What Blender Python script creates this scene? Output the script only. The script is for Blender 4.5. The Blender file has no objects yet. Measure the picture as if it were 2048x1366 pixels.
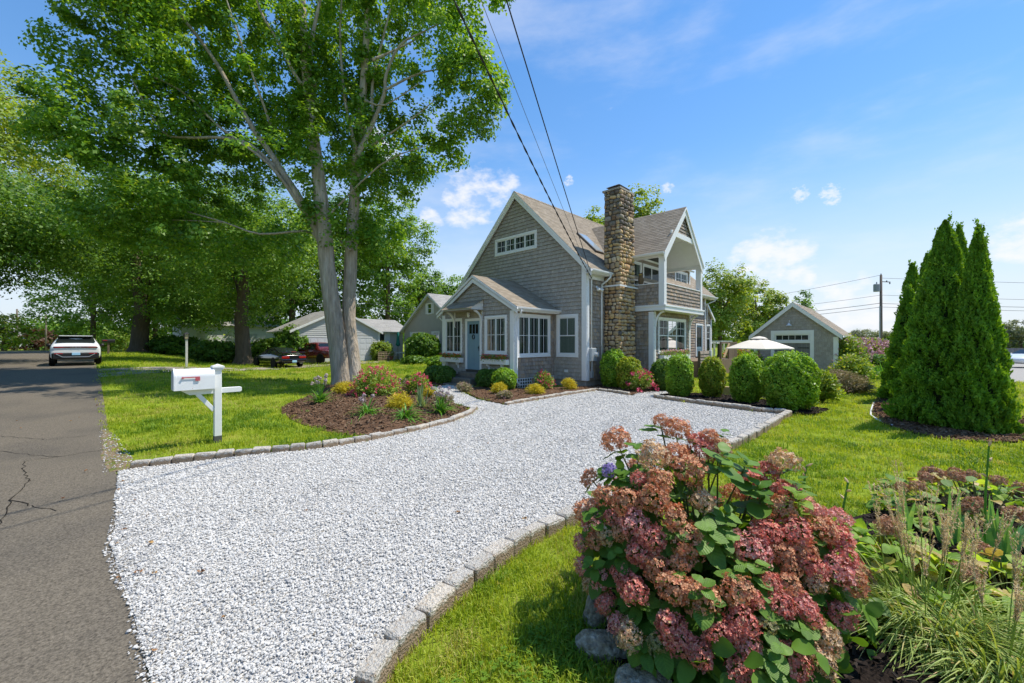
import bpy, bmesh, math, random
import numpy as np
from mathutils import Vector, Matrix, geometry, Euler, noise as mnoise

random.seed(7)
RNG = np.random.default_rng(11)
S = bpy.context.scene
COL = S.collection
PI = math.pi
R = math.radians

# ------------------------------------------------------------------ camera
YAW = 0.7986
FPX, CYPX, EYE = 814.4, 685.5, 1.95          # focal length and horizon in photo pixels, eye height in metres
SN, CS = math.sin(YAW), math.cos(YAW)
cam_d = bpy.data.cameras.new('camera')
cam = bpy.data.objects.new('camera', cam_d)
COL.objects.link(cam)
cam.location = (0, 0, EYE)
cam.rotation_euler = (R(90), 0, -YAW)
cam_d.sensor_width = 36
cam_d.lens = 36 * FPX / 2048
cam_d.shift_y = (CYPX - 683) / 2048
cam_d.clip_start, cam_d.clip_end = 0.05, 5000
S.camera = cam

# ------------------------------------------------------------------ light
SUN_AZ, SUN_EL = R(-32), R(60)
sun_dir = Vector((math.cos(SUN_AZ) * math.cos(SUN_EL), math.sin(SUN_AZ) * math.cos(SUN_EL), math.sin(SUN_EL)))
sd = bpy.data.lights.new('sun', 'SUN')
sd.energy = 2.0
sd.angle = R(0.53)
sd.color = (1.0, 0.935, 0.82)
sun = bpy.data.objects.new('sun', sd)
COL.objects.link(sun)
sun.rotation_euler = (-sun_dir).to_track_quat('-Z', 'Y').to_euler()

world = bpy.data.worlds.new('World')
S.world = world
world.use_nodes = True
WN, WL = world.node_tree.nodes, world.node_tree.links
WN.clear()
w_out = WN.new('ShaderNodeOutputWorld')
w_bg = WN.new('ShaderNodeBackground')
w_sky = WN.new('ShaderNodeTexSky')
w_sky.sky_type = 'NISHITA'
w_sky.sun_disc = False
w_sky.sun_elevation = SUN_EL
w_sky.sun_rotation = R(122)
w_sky.air_density = 1.15
w_sky.dust_density = 0.0
w_sky.ozone_density = 2.2
w_bg.inputs['Strength'].default_value = 0.108
WL.new(w_bg.outputs[0], w_out.inputs[0])


def wn(t, **kw):
    n = WN.new(t)
    for k, v in kw.items():
        setattr(n, k, v)
    return n


w_tc = wn('ShaderNodeTexCoord')
w_nrm = wn('ShaderNodeVectorMath', operation='NORMALIZE')
WL.new(w_tc.outputs['Generated'], w_nrm.inputs[0])


def ray_dir(px, py):
    l, v = (px - 1024) / FPX, (CYPX - py) / FPX
    return Vector((SN + l * CS, CS - l * SN, v)).normalized()


def w_noise(scale, detail, zs=1.0, rough=0.6):
    mp = wn('ShaderNodeMapping')
    mp.inputs['Scale'].default_value = (1, 1, zs)
    WL.new(w_nrm.outputs[0], mp.inputs[0])
    n = wn('ShaderNodeTexNoise')
    n.inputs['Scale'].default_value = scale
    n.inputs['Detail'].default_value = detail
    n.inputs['Roughness'].default_value = rough
    WL.new(mp.outputs[0], n.inputs['Vector'])
    return n.outputs['Fac']


def w_math(op, a, b):
    m = wn('ShaderNodeMath', operation=op)
    for i, x in enumerate((a, b)):
        if isinstance(x, (int, float)):
            m.inputs[i].default_value = x
        else:
            WL.new(x, m.inputs[i])
    return m.outputs[0]


def w_range(x, a, b, c=0.0, d=1.0):
    m = wn('ShaderNodeMapRange', interpolation_type='SMOOTHSTEP')
    WL.new(x, m.inputs[0])
    for i, v in enumerate((a, b, c, d)):
        m.inputs[1 + i].default_value = v
    return m.outputs[0]


# small fair weather cumulus, each in its own direction, torn by noise
puff = None
n_fine = w_noise(19, 6, 1.8, 0.56)
for (px, py, rad) in ((945, 392, 4.0), (905, 410, 2.6), (1000, 382, 2.6), (862, 442, 1.9), (1540, 516, 3.4), (1495, 514, 2.2), (1592, 512, 2.2), (1600, 540, 2.0),
                      (760, 300, 3), (2050, 470, 2.5), (1700, 625, 4.0), (1850, 640, 4), (2300, 540, 4), (300, 500, 4), (-200, 430, 4)):
    d = ray_dir(px, py)
    dot = wn('ShaderNodeVectorMath', operation='DOT_PRODUCT')
    WL.new(w_nrm.outputs[0], dot.inputs[0])
    dot.inputs[1].default_value = d
    e = w_range(dot.outputs['Value'], math.cos(R(rad * 1.5)), 1.0)
    puff = e if puff is None else w_math('MAXIMUM', puff, e)
cum = w_range(w_math('ADD', w_math('MULTIPLY', puff, 0.5), w_math('MULTIPLY', n_fine, 1.25)), 0.86, 1.3, 0, 0.85)
tiny = None
for (px, py, rad) in ((1598, 388, 1.1), (1660, 388, 1.3), (1664, 398, .9), (1138, 361, .8), (1335, 375, .9)):
    d = ray_dir(px, py)
    dot = wn('ShaderNodeVectorMath', operation='DOT_PRODUCT')
    WL.new(w_nrm.outputs[0], dot.inputs[0])
    dot.inputs[1].default_value = d
    e = w_range(dot.outputs['Value'], math.cos(R(rad * 1.3)), 1.0)
    tiny = e if tiny is None else w_math('MAXIMUM', tiny, e)
cum = w_math('MAXIMUM', cum, w_range(w_math('ADD', w_math('MULTIPLY', tiny, .5), w_math('MULTIPLY', w_noise(85, 6, 1.5, .6), 1.2)), .88, 1.25, 0, .6))
wisp = w_math('MULTIPLY', w_range(w_noise(3.2, 7, 3.2, 0.58), 0.44, 0.85), 0.34)
cloud = w_math('MAXIMUM', cum, wisp)
w_sat = wn('ShaderNodeHueSaturation')
w_sat.inputs['Saturation'].default_value = 1.5
w_sat.inputs['Hue'].default_value = 0.507
w_gam = wn('ShaderNodeGamma')
w_gam.inputs['Gamma'].default_value = 0.72
WL.new(w_sky.outputs[0], w_gam.inputs['Color'])
WL.new(w_gam.outputs[0], w_sat.inputs['Color'])
w_mix = wn('ShaderNodeMix', data_type='RGBA')
WL.new(cloud, w_mix.inputs['Factor'])
w_sep = wn('ShaderNodeSeparateXYZ')
WL.new(w_nrm.outputs[0], w_sep.inputs[0])
w_hz = wn('ShaderNodeMix', data_type='RGBA')      # summer haze paling the sky towards the horizon, all round
WL.new(w_range(w_sep.outputs['Z'], 0.0, 0.42, 0.88, 0.0), w_hz.inputs['Factor'])
WL.new(w_sat.outputs[0], w_hz.inputs['A'])
w_hz.inputs['B'].default_value = (2.35, 2.65, 3.1, 1)
WL.new(w_hz.outputs['Result'], w_mix.inputs['A'])
w_mix.inputs['B'].default_value = (3.3, 3.3, 3.45, 1)
WL.new(w_mix.outputs['Result'], w_bg.inputs['Color'])

S.view_settings.view_transform = 'Standard'
S.view_settings.look = 'None'
S.view_settings.exposure = 1.5
S.view_settings.gamma = 1.0
S.cycles.max_bounces = 6
S.cycles.transparent_max_bounces = 12
S.cycles.diffuse_bounces = 4
S.cycles.glossy_bounces = 3
S.cycles.use_denoising = True


# ------------------------------------------------------------------ terrain
def sm(a, b, x):
    t = np.clip((np.asarray(x, float) - a) / (b - a), 0, 1)
    return t * t * (3 - 2 * t)


def G(x, y):
    x, y = np.asarray(x, float), np.asarray(y, float)
    r = 0.72 * sm(9, 34, y) + 0.30 * sm(34, 62, y) - 0.25 * sm(66, 90, y)
    w = 1 - 0.70 * sm(1.0, 8.5, x)
    far = 1 - sm(95, 140, y)
    return r * w * far - 0.07 * (1 - sm(0.3, 2.2, x)) * (1 - sm(10, 20, y))


def g(x, y):
    return float(G(x, y))


def vp(px, z):                                     # bearing of a photo column at a depth in metres
    l = (px - 1024) / FPX * z
    return (SN * z + CS * l, CS * z - SN * l)


def up(py, z):                                     # height of a photo row at a depth
    return EYE + (CYPX - py) * z / FPX


# ------------------------------------------------------------------ mesh building
class MB:
    def __init__(s):
        s.v, s.f, s.mi, s.cur = [], [], [], 0

    def add(s, pts, faces):
        b = len(s.v)
        s.v.extend([tuple(p) for p in pts])
        for f in faces:
            s.f.append(tuple(b + i for i in f))
            s.mi.append(s.cur)
        return s

    def poly(s, *pts):
        return s.add(pts, [tuple(range(len(pts)))])

    def hexa(s, p):
        return s.add(p, [(0, 3, 2, 1), (4, 5, 6, 7), (0, 1, 5, 4), (1, 2, 6, 5), (2, 3, 7, 6), (3, 0, 4, 7)])

    def box(s, x0, x1, y0, y1, z0, z1):
        return s.hexa([(x0, y0, z0), (x1, y0, z0), (x1, y1, z0), (x0, y1, z0), (x0, y0, z1), (x1, y0, z1), (x1, y1, z1), (x0, y1, z1)])

    def obox(s, c, ax, ay, az):
        c, ax, ay, az = map(Vector, (c, ax, ay, az))
        return s.hexa([c - ax - ay - az, c + ax - ay - az, c + ax + ay - az, c - ax + ay - az, c - ax - ay + az, c + ax - ay + az, c + ax + ay + az, c - ax + ay + az])

    def prism(s, pts, ext):
        pts = [Vector(p) for p in pts]
        e = Vector(ext)
        n = len(pts)
        return s.add(pts + [p + e for p in pts], [tuple(range(n - 1, -1, -1)), tuple(range(n, 2 * n))] + [(i, (i + 1) % n, n + (i + 1) % n, n + i) for i in range(n)])

    def bar(s, a, b, w, h, upv=(0, 0, 1)):
        a, b = Vector(a), Vector(b)
        d = b - a
        x = d.cross(Vector(upv))
        if x.length < 1e-6:
            x = d.cross(Vector((1, 0, 0)))
        x.normalize()
        y = x.cross(d).normalized()
        return s.obox((a + b) / 2, d / 2, x * (w / 2), y * (h / 2))

    def tube(s, pts, rad, n=8, cap=True):
        pts = [Vector(p) for p in pts]
        if not hasattr(rad, '__len__'):
            rad = [rad] * len(pts)
        b = len(s.v)
        ref = None
        for i, p in enumerate(pts):
            t = (pts[min(i + 1, len(pts) - 1)] - pts[max(i - 1, 0)]).normalized()
            if ref is None:
                ref = t.cross(Vector((0.13, 0.27, 0.95)))
                if ref.length < 0.1:
                    ref = t.cross(Vector((1, 0, 0)))
            ref = (ref - t * ref.dot(t)).normalized()
            q = t.cross(ref)
            for k in range(n):
                a = 2 * PI * k / n
                s.v.append(tuple(p + (ref * math.cos(a) + q * math.sin(a)) * rad[i]))
        for i in range(len(pts) - 1):
            for k in range(n):
                k2 = (k + 1) % n
                s.f.append((b + i * n + k, b + i * n + k2, b + (i + 1) * n + k2, b + (i + 1) * n + k))
                s.mi.append(s.cur)
        if cap:
            s.f.append(tuple(b + k for k in range(n - 1, -1, -1)))
            s.f.append(tuple(b + (len(pts) - 1) * n + k for k in range(n)))
            s.mi += [s.cur, s.cur]
        return s

    def lathe(s, prof, c=(0, 0, 0), n=12, axis='z'):
        b = len(s.v)
        c = Vector(c)
        for (r, z) in prof:
            for k in range(n):
                a = 2 * PI * k / n
                p = Vector((r * math.cos(a), r * math.sin(a), z))
                if axis == 'y':
                    p = Vector((p.x, p.z, p.y))
                elif axis == 'x':
                    p = Vector((p.z, p.x, p.y))
                s.v.append(tuple(c + p))
        for i in range(len(prof) - 1):
            for k in range(n):
                k2 = (k + 1) % n
                s.f.append((b + i * n + k, b + i * n + k2, b + (i + 1) * n + k2, b + (i + 1) * n + k))
                s.mi.append(s.cur)
        for i, rev in ((0, True), (len(prof) - 1, False)):
            if prof[i][0] > 1e-4:
                r = [b + i * n + k for k in range(n)]
                s.f.append(tuple(reversed(r)) if rev else tuple(r))
                s.mi.append(s.cur)
        return s

    def mesh(s, name, mats, smooth=False, fix=True):
        me = bpy.data.meshes.new(name)
        me.from_pydata(s.v, [], s.f)
        for m in (mats if isinstance(mats, (list, tuple)) else [mats]):
            me.materials.append(m)
        if any(s.mi):
            me.polygons.foreach_set('material_index', s.mi)
        if fix and len(s.f) < 60000:
            bm = bmesh.new()
            bm.from_mesh(me)
            bmesh.ops.recalc_face_normals(bm, faces=bm.faces)
            bm.to_mesh(me)
            bm.free()
        if smooth:
            me.polygons.foreach_set('use_smooth', [True] * len(me.polygons))
        me.update()
        return me

    def build(s, name, mats, parent=None, world=False, smooth=False, kind=None, bevel=0, fix=True):
        if not s.v:
            return None
        o = link(name, s.mesh(name, mats, smooth, fix), parent, world)
        if bevel:
            m = o.modifiers.new('bevel', 'BEVEL')
            m.width = bevel
            m.segments = 1
            m.limit_method = 'ANGLE'
        if kind:
            o['kind'] = kind
        return o


def link(name, me, parent=None, world=False):
    o = bpy.data.objects.new(name, me)
    COL.objects.link(o)
    if parent is not None:
        o.parent = parent
        if world and parent.parent is None:
            o.matrix_parent_inverse = parent.matrix_basis.inverted()
    return o


def thing(name, label, cat, loc=(0, 0, 0), rz=0, group=None):
    o = bpy.data.objects.new(name, None)
    COL.objects.link(o)
    o.location = loc
    o.rotation_euler = (0, 0, rz)
    o.empty_display_size = 0.2
    return tag(o, label, cat, group)


def tag(o, label, cat, group=None, kind=None):
    o['label'] = label
    o['category'] = cat
    if group:
        o['group'] = group
    if kind:
        o['kind'] = kind
    return o


def np_mesh(name, V, F, mat, smooth=False):
    V, F = np.asarray(V, np.float32), np.asarray(F, np.int32)
    k = F.shape[1]
    me = bpy.data.meshes.new(name)
    me.vertices.add(len(V))
    me.vertices.foreach_set('co', V.ravel())
    me.loops.add(F.size)
    me.loops.foreach_set('vertex_index', F.ravel())
    me.polygons.add(len(F))
    me.polygons.foreach_set('loop_start', np.arange(0, F.size, k, dtype=np.int32))
    if smooth:
        me.polygons.foreach_set('use_smooth', np.ones(len(F), bool))
    for m in (mat if isinstance(mat, (list, tuple)) else [mat]):
        me.materials.append(m)
    me.update(calc_edges=True)
    return me


def unit(a):
    return a / np.maximum(np.linalg.norm(a, axis=-1, keepdims=True), 1e-9)


def cards(P, N, L, Wd, T=None, fold=0.0):
    """Diamond leaf quads: centres P, normals N, lengths L, widths Wd, optional long-axis direction T."""
    n = len(P)
    N = unit(N)
    if T is None:
        T = RNG.normal(size=(n, 3))
    T = unit(T - N * np.sum(T * N, 1, keepdims=True))
    B = np.cross(N, T)
    L, Wd = np.broadcast_to(L, (n,))[:, None], np.broadcast_to(Wd, (n,))[:, None]
    V = np.stack([P - T * L * .5, P + B * Wd * .5 + T * L * .08 + N * fold * Wd, P + T * L * .5 - N * L * 0.08, P - B * Wd * .5 + T * L * .08 + N * fold * Wd], 1).reshape(-1, 3)
    F = np.arange(4 * n).reshape(n, 4)
    return V, F


# ------------------------------------------------------------------ materials
MATS = {}


def rgb(c):
    return (c[0], c[1], c[2], 1)


def mat(name, col, rough=.6, spec=.3, metal=0, noise=None, island=0, orand=0, bump=None, stretch=(1, 1, 1), ramp=None, col2=None, n2=None, island_hue=None, emit=None, coat=0):
    """noise=(scale, amount) tonal variation; col2 with n2=(scale, lo, hi) patches of a second colour; island / orand vary each piece."""
    m = bpy.data.materials.new(name)
    m.use_nodes = True
    nt = m.node_tree
    N, L = nt.nodes, nt.links
    b = N['Principled BSDF']
    b.inputs['Roughness'].default_value = rough
    b.inputs['Specular IOR Level'].default_value = spec
    b.inputs['Metallic'].default_value = metal
    if coat:
        b.inputs['Coat Weight'].default_value = coat
        b.inputs['Coat Roughness'].default_value = 0.04
    tc = N.new('ShaderNodeTexCoord')
    mp = N.new('ShaderNodeMapping')
    mp.inputs['Scale'].default_value = stretch
    L.new(tc.outputs['Object'], mp.inputs[0])

    def nz(scale, detail=5):
        n = N.new('ShaderNodeTexNoise')
        n.inputs['Scale'].default_value = scale
        n.inputs['Detail'].default_value = detail
        L.new(mp.outputs[0], n.inputs['Vector'])
        return n.outputs['Fac']

    def rng(x, a, bb, c, d):
        r = N.new('ShaderNodeMapRange')
        L.new(x, r.inputs[0])
        for i, v in enumerate((a, bb, c, d)):
            r.inputs[1 + i].default_value = v
        return r.outputs[0]

    cur = N.new('ShaderNodeRGB')
    cur.outputs[0].default_value = rgb(col)
    cur = cur.outputs[0]
    rnd = None
    if ramp:
        src = N.new('ShaderNodeObjectInfo').outputs['Random'] if orand else N.new('ShaderNodeNewGeometry').outputs['Random Per Island']
        cr = N.new('ShaderNodeValToRGB')
        cr.color_ramp.interpolation = 'LINEAR'
        while len(cr.color_ramp.elements) < len(ramp):
            cr.color_ramp.elements.new(0.5)
        for i, c in enumerate(ramp):
            cr.color_ramp.elements[i].position = i / (len(ramp) - 1)
            cr.color_ramp.elements[i].color = rgb(c)
        L.new(src, cr.inputs[0])
        cur = cr.outputs[0]
    if col2 is not None:
        mx = N.new('ShaderNodeMix')
        mx.data_type = 'RGBA'
        L.new(rng(nz(n2[0]), n2[1], n2[2], 0, 1), mx.inputs['Factor'])
        L.new(cur, mx.inputs['A'])
        mx.inputs['B'].default_value = rgb(col2)
        cur = mx.outputs['Result']

    def mul(cur, fac):
        v = N.new('ShaderNodeVectorMath')
        v.operation = 'SCALE'
        L.new(cur, v.inputs[0])
        L.new(fac, v.inputs['Scale'])
        return v.outputs[0]
    if noise:
        cur = mul(cur, rng(nz(noise[0]), .25, .75, 1 - noise[1], 1 + noise[1]))
    if island and not (ramp and not orand and False):
        cur = mul(cur, rng(N.new('ShaderNodeNewGeometry').outputs['Random Per Island'], 0, 1, 1 - island, 1 + island))
    if orand and not ramp:
        cur = mul(cur, rng(N.new('ShaderNodeObjectInfo').outputs['Random'], 0, 1, 1 - orand, 1 + orand))
    L.new(cur, b.inputs['Base Color'])
    if bump:
        bp = N.new('ShaderNodeBump')
        bp.inputs['Strength'].default_value = bump[1]
        bp.inputs['Distance'].default_value = bump[2] if len(bump) > 2 else 0.01
        L.new(nz(bump[0], 8), bp.inputs['Height'])
        L.new(bp.outputs[0], b.inputs['Normal'])
    if emit:
        b.inputs['Emission Color'].default_value = rgb(emit[0])
        b.inputs['Emission Strength'].default_value = emit[1]
    MATS[name] = m
    return m


def leafmat(name, c1, c2, trans=.35, c3=None, rough=.5, clump=(0.8, .22), tcol=None, spec=.35, per='island', tip=None, veins=False):
    """Leaves: each leaf its own tone between c1 and c2 (a few c3), slow drifts of tone through the plant, light passing through."""
    m = bpy.data.materials.new(name)
    m.use_nodes = True
    nt = m.node_tree
    N, L = nt.nodes, nt.links
    b = N['Principled BSDF']
    out = N['Material Output']
    b.inputs['Roughness'].default_value = rough
    b.inputs['Specular IOR Level'].default_value = spec
    rnd = N.new('ShaderNodeNewGeometry').outputs['Random Per Island'] if per == 'island' else N.new('ShaderNodeObjectInfo').outputs['Random']
    cr = N.new('ShaderNodeValToRGB')
    e = cr.color_ramp.elements
    e[0].color, e[1].color = rgb(c1), rgb(c2)
    if c3:
        e[1].position = .9
        k = e.new(1.0)
        k.color = rgb(c3)
    L.new(rnd, cr.inputs[0])
    tc = N.new('ShaderNodeTexCoord')
    nz = N.new('ShaderNodeTexNoise')
    nz.inputs['Scale'].default_value = clump[0]
    nz.inputs['Detail'].default_value = 3
    L.new(tc.outputs['Object'], nz.inputs['Vector'])
    mr = N.new('ShaderNodeMapRange')
    L.new(nz.outputs['Fac'], mr.inputs[0])
    for i, v in enumerate((.3, .7, 1 - clump[1], 1 + clump[1])):
        mr.inputs[1 + i].default_value = v
    sc = N.new('ShaderNodeVectorMath')
    sc.operation = 'SCALE'
    L.new(cr.outputs[0], sc.inputs[0])
    L.new(mr.outputs[0], sc.inputs['Scale'])
    if veins:                                       # pale midrib and side veins, in the leaf's own coordinates
        sx = N.new('ShaderNodeSeparateXYZ')
        L.new(tc.outputs['Object'], sx.inputs[0])

        def mth(op, a, c=None, d=None):
            q = N.new('ShaderNodeMath')
            q.operation = op
            for i_, v_ in enumerate((a, c, d)):
                if v_ is None:
                    continue
                if isinstance(v_, (int, float)):
                    q.inputs[i_].default_value = v_
                else:
                    L.new(v_, q.inputs[i_])
            return q.outputs[0]
        ay = mth('ABSOLUTE', sx.outputs['Y'])
        w = mth('PINGPONG', mth('SUBTRACT', mth('MULTIPLY', sx.outputs['X'], 8.0), mth('MULTIPLY', ay, 6.5)), .5)
        side = mth('LESS_THAN', w, .07)
        rib = mth('LESS_THAN', ay, .012)
        hit = mth('MAXIMUM', side, rib)
        gain = mth('MULTIPLY_ADD', hit, .20, .98)
        sc2 = N.new('ShaderNodeVectorMath')
        sc2.operation = 'SCALE'
        L.new(sc.outputs[0], sc2.inputs[0])
        L.new(gain, sc2.inputs['Scale'])
        sc = sc2
        bp = N.new('ShaderNodeBump')
        bp.inputs['Strength'].default_value = .25
        bp.inputs['Distance'].default_value = .01
        L.new(w, bp.inputs['Height'])
        L.new(bp.outputs[0], b.inputs['Normal'])
    L.new(sc.outputs[0], b.inputs['Base Color'])
    if trans:
        t = N.new('ShaderNodeBsdfTranslucent')
        tm = N.new('ShaderNodeVectorMath')
        tm.operation = 'MULTIPLY'
        L.new(sc.outputs[0], tm.inputs[0])
        tm.inputs[1].default_value = tcol or (2.1, 1.75, 0.6)
        L.new(tm.outputs[0], t.inputs['Color'])
        ad = N.new('ShaderNodeMixShader')
        ad.inputs[0].default_value = trans
        L.new(b.outputs[0], ad.inputs[1])
        L.new(t.outputs[0], ad.inputs[2])
        L.new(ad.outputs[0], out.inputs['Surface'])
    MATS[name] = m
    return m


WHITE = mat('white_paint', (.80, .80, .78), .45, .3, noise=(3, .03))
WHITE2 = mat('white_vinyl', (.74, .75, .74), .4, .3, noise=(5, .04))
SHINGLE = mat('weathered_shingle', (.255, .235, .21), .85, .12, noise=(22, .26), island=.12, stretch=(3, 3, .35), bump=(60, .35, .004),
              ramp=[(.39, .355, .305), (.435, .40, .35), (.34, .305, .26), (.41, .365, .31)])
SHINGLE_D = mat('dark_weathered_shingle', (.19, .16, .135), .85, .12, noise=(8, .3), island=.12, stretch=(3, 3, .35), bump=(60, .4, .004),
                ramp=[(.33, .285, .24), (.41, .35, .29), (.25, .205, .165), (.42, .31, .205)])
BUTT = mat('weathered_shadow_line_butt', (.075, .062, .05), .95, .05)  # weathered butts, blackened to draw a shadow line under each course
BACKING = mat('shingle_backing', (.10, .085, .07), .9, .1)
ROOFM = mat('brown_asphalt_shingle', (.22, .185, .15), .9, .12, noise=(25, .1), island=.08, ramp=[(.31, .26, .20), (.275, .23, .175), (.34, .29, .23), (.295, .245, .188)], bump=(180, .5, .003))
ROOFG = mat('grey_asphalt_shingle', (.33, .32, .30), .9, .12, noise=(6, .08), island=.12, bump=(150, .4, .003))
SLATE = mat('dark_metal_cap', (.12, .11, .10), .5, .4, metal=.3, noise=(6, .25))
MORTAR = mat('mortar', (.13, .105, .08), .95, .1, noise=(8, .3))
STONE = mat('field_stone', (.3, .24, .17), .85, .15, noise=(9, .28), orand=1, bump=(25, .5, .02),
            ramp=[(.60, .42, .21), (.45, .34, .21), (.68, .47, .22), (.38, .31, .23), (.55, .33, .16), (.60, .49, .34), (.42, .25, .13), (.70, .54, .31)],
            col2=(.42, .30, .05), n2=(1.7, .60, .74))
STONE_SOOT = mat('dark_field_stone', (.2, .17, .14), .85, .15, noise=(9, .28), orand=1, bump=(25, .5, .02),
                 ramp=[(.29, .25, .19), (.16, .145, .13), (.36, .27, .18), (.13, .12, .11), (.27, .17, .11), (.33, .31, .28)])
STONE_I = mat('small_field_stone', (.3, .24, .17), .85, .15, noise=(9, .28), bump=(25, .5, .02), ramp=[(.60, .42, .21), (.45, .34, .21), (.68, .47, .22), (.38, .31, .23), (.55, .33, .16), (.60, .49, .34), (.42, .25, .13), (.64, .46, .16)])
STONE_SI = mat('small_dark_field_stone', (.2, .17, .14), .85, .15, noise=(9, .28), bump=(25, .5, .02), ramp=[(.29, .25, .19), (.16, .145, .13), (.36, .27, .18), (.13, .12, .11), (.27, .17, .11), (.33, .31, .28)])
GRANITE = mat('granite_block', (.42, .40, .36), .8, .2, noise=(11, .28), orand=1, bump=(9, .8, .05), stretch=(2.2, 1.0, 1.9), ramp=[(.55, .535, .50), (.62, .57, .50), (.50, .48, .44), (.64, .58, .49)],
              col2=(.30, .22, .14), n2=(5, .52, .75))
# soil stain on the buried sides of the blocks
_nt = GRANITE.node_tree
_b = _nt.nodes['Principled BSDF']
_src = _b.inputs['Base Color'].links[0].from_socket
_tc = _nt.nodes.new('ShaderNodeTexCoord')
_sx = _nt.nodes.new('ShaderNodeSeparateXYZ')
_nt.links.new(_tc.outputs['Object'], _sx.inputs[0])
_nz = _nt.nodes.new('ShaderNodeTexNoise')
_nz.inputs['Scale'].default_value = 4
_nz.inputs['Detail'].default_value = 6
_nt.links.new(_tc.outputs['Object'], _nz.inputs['Vector'])
_ad = _nt.nodes.new('ShaderNodeMath')
_ad.operation = 'MULTIPLY_ADD'
_nt.links.new(_nz.outputs['Fac'], _ad.inputs[0])
_ad.inputs[1].default_value = .5
_nt.links.new(_sx.outputs['Z'], _ad.inputs[2])
_mr = _nt.nodes.new('ShaderNodeMapRange')
_mr.name = 'soil_stain'
_nt.links.new(_ad.outputs[0], _mr.inputs[0])
for _i, _v in enumerate((.55, .68, .8, 0)):
    _mr.inputs[1 + _i].default_value = _v
_mx = _nt.nodes.new('ShaderNodeMix')
_mx.data_type = 'RGBA'
_nt.links.new(_mr.outputs[0], _mx.inputs['Factor'])
_nt.links.new(_src, _mx.inputs['A'])
_mx.inputs['B'].default_value = (.30, .20, .115, 1)
_nt.links.new(_mx.outputs['Result'], _b.inputs['Base Color'])
CONC = mat('concrete', (.34, .31, .27), .9, .15, noise=(5, .2), bump=(40, .3, .004))
GLASS_IN = mat('dim_interior', (.05, .052, .048), .9, .1)  # flat dark panel standing in for the unlit room
CURTAIN = mat('room_dimmed_curtain', (.20, .225, .20), .9, .1, noise=(6, .12), stretch=(6, 6, .2))  # curtain colour lowered to stand in for the dimness of the room
TEAL = mat('blue_grey_door_paint', (.20, .31, .36), .5, .3, noise=(3, .05))
BLACK = mat('black_iron', (.015, .015, .016), .45, .4)
RUBBER = mat('tyre_rubber', (.012, .012, .013), .8, .2)
CHROME = mat('alloy_wheel', (.55, .56, .57), .3, .5, metal=.8)
METER = mat('galvanised_meter', (.42, .46, .48), .45, .4, metal=.3)
OLDWOOD = mat('weathered_wood', (.20, .15, .11), .85, .15, noise=(14, .25), stretch=(1, 1, .15), bump=(40, .3, .004), orand=.2)
GREYWOOD = mat('grey_barn_boards', (.20, .195, .19), .8, .15, noise=(14, .2), stretch=(4, 4, .15), bump=(60, .3, .003), orand=.12)
NEWWOOD = mat('new_timber', (.48, .36, .20), .8, .15, noise=(12, .15))
BARK = mat('maple_bark', (.40, .335, .255), .95, .08, noise=(11, .28), stretch=(1, 1, .16), bump=(13, 1.0, .12), col2=(.52, .46, .38), n2=(4, .5, .7))
BARK_D = mat('dark_bark', (.13, .10, .075), .95, .1, noise=(7, .25), stretch=(1, 1, .22), bump=(16, .9, .05))
POLE = mat('utility_pole_wood', (.17, .14, .115), .9, .1, noise=(9, .2), stretch=(1, 1, .1))
CABLE = mat('black_cable', (.02, .02, .022), .6, .3)
CABLE_G = mat('grey_cable', (.11, .115, .12), .5, .4)
CANVAS = mat('cream_canvas', (.74, .68, .58), .85, .1, noise=(2, .04))
ROCKM = mat('lichened_rock', (.32, .265, .19), .9, .15, noise=(26, .5), bump=(22, 1.0, .05), orand=.1, col2=(.44, .39, .31), n2=(13, .5, .66))
PLATE = mat('blue_white_plate', (.35, .6, .8), .4, .4)
RED_L = mat('tail_lamp_red', (.35, .012, .012), .25, .5)
AMBER = mat('dark_lens', (.10, .02, .02), .2, .5)
FLAG = mat('faded_red_flag', (.50, .10, .12), .55, .3, noise=(30, .2))
MAILW = mat('white_enamel', (.82, .83, .84), .3, .4, noise=(4, .03), col2=(.50, .22, .06), n2=(23, .755, .8))

# glass: reflects by angle, lets the darkened curtain and panel behind show
m = bpy.data.materials.new('window_glass')
m.use_nodes = True
_N, _L = m.node_tree.nodes, m.node_tree.links
_N.clear()
_o = _N.new('ShaderNodeOutputMaterial')
_mx = _N.new('ShaderNodeMixShader')
_t = _N.new('ShaderNodeBsdfTransparent')
_t.inputs[0].default_value = (.72, .78, .75, 1)
_gl = _N.new('ShaderNodeBsdfGlossy')
_gl.inputs['Roughness'].default_value = .02
_fr = _N.new('ShaderNodeFresnel')
_fr.inputs['IOR'].default_value = 1.3
_L.new(_fr.outputs[0], _mx.inputs[0])
_L.new(_t.outputs[0], _mx.inputs[1])
_L.new(_gl.outputs[0], _mx.inputs[2])
_L.new(_mx.outputs[0], _o.inputs[0])
GLASS = m
CARGLASS = mat('car_glass', (.012, .016, .016), .04, .6)
# ------------------------------------------------------------------ scattering of uncountable bits
def proto_collection(name, meshes):
    c = bpy.data.collections.new(name)
    for i, me in enumerate(meshes):
        o = bpy.data.objects.new('%s_%02d' % (name, i), me)
        c.objects.link(o)
    return c


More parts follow.
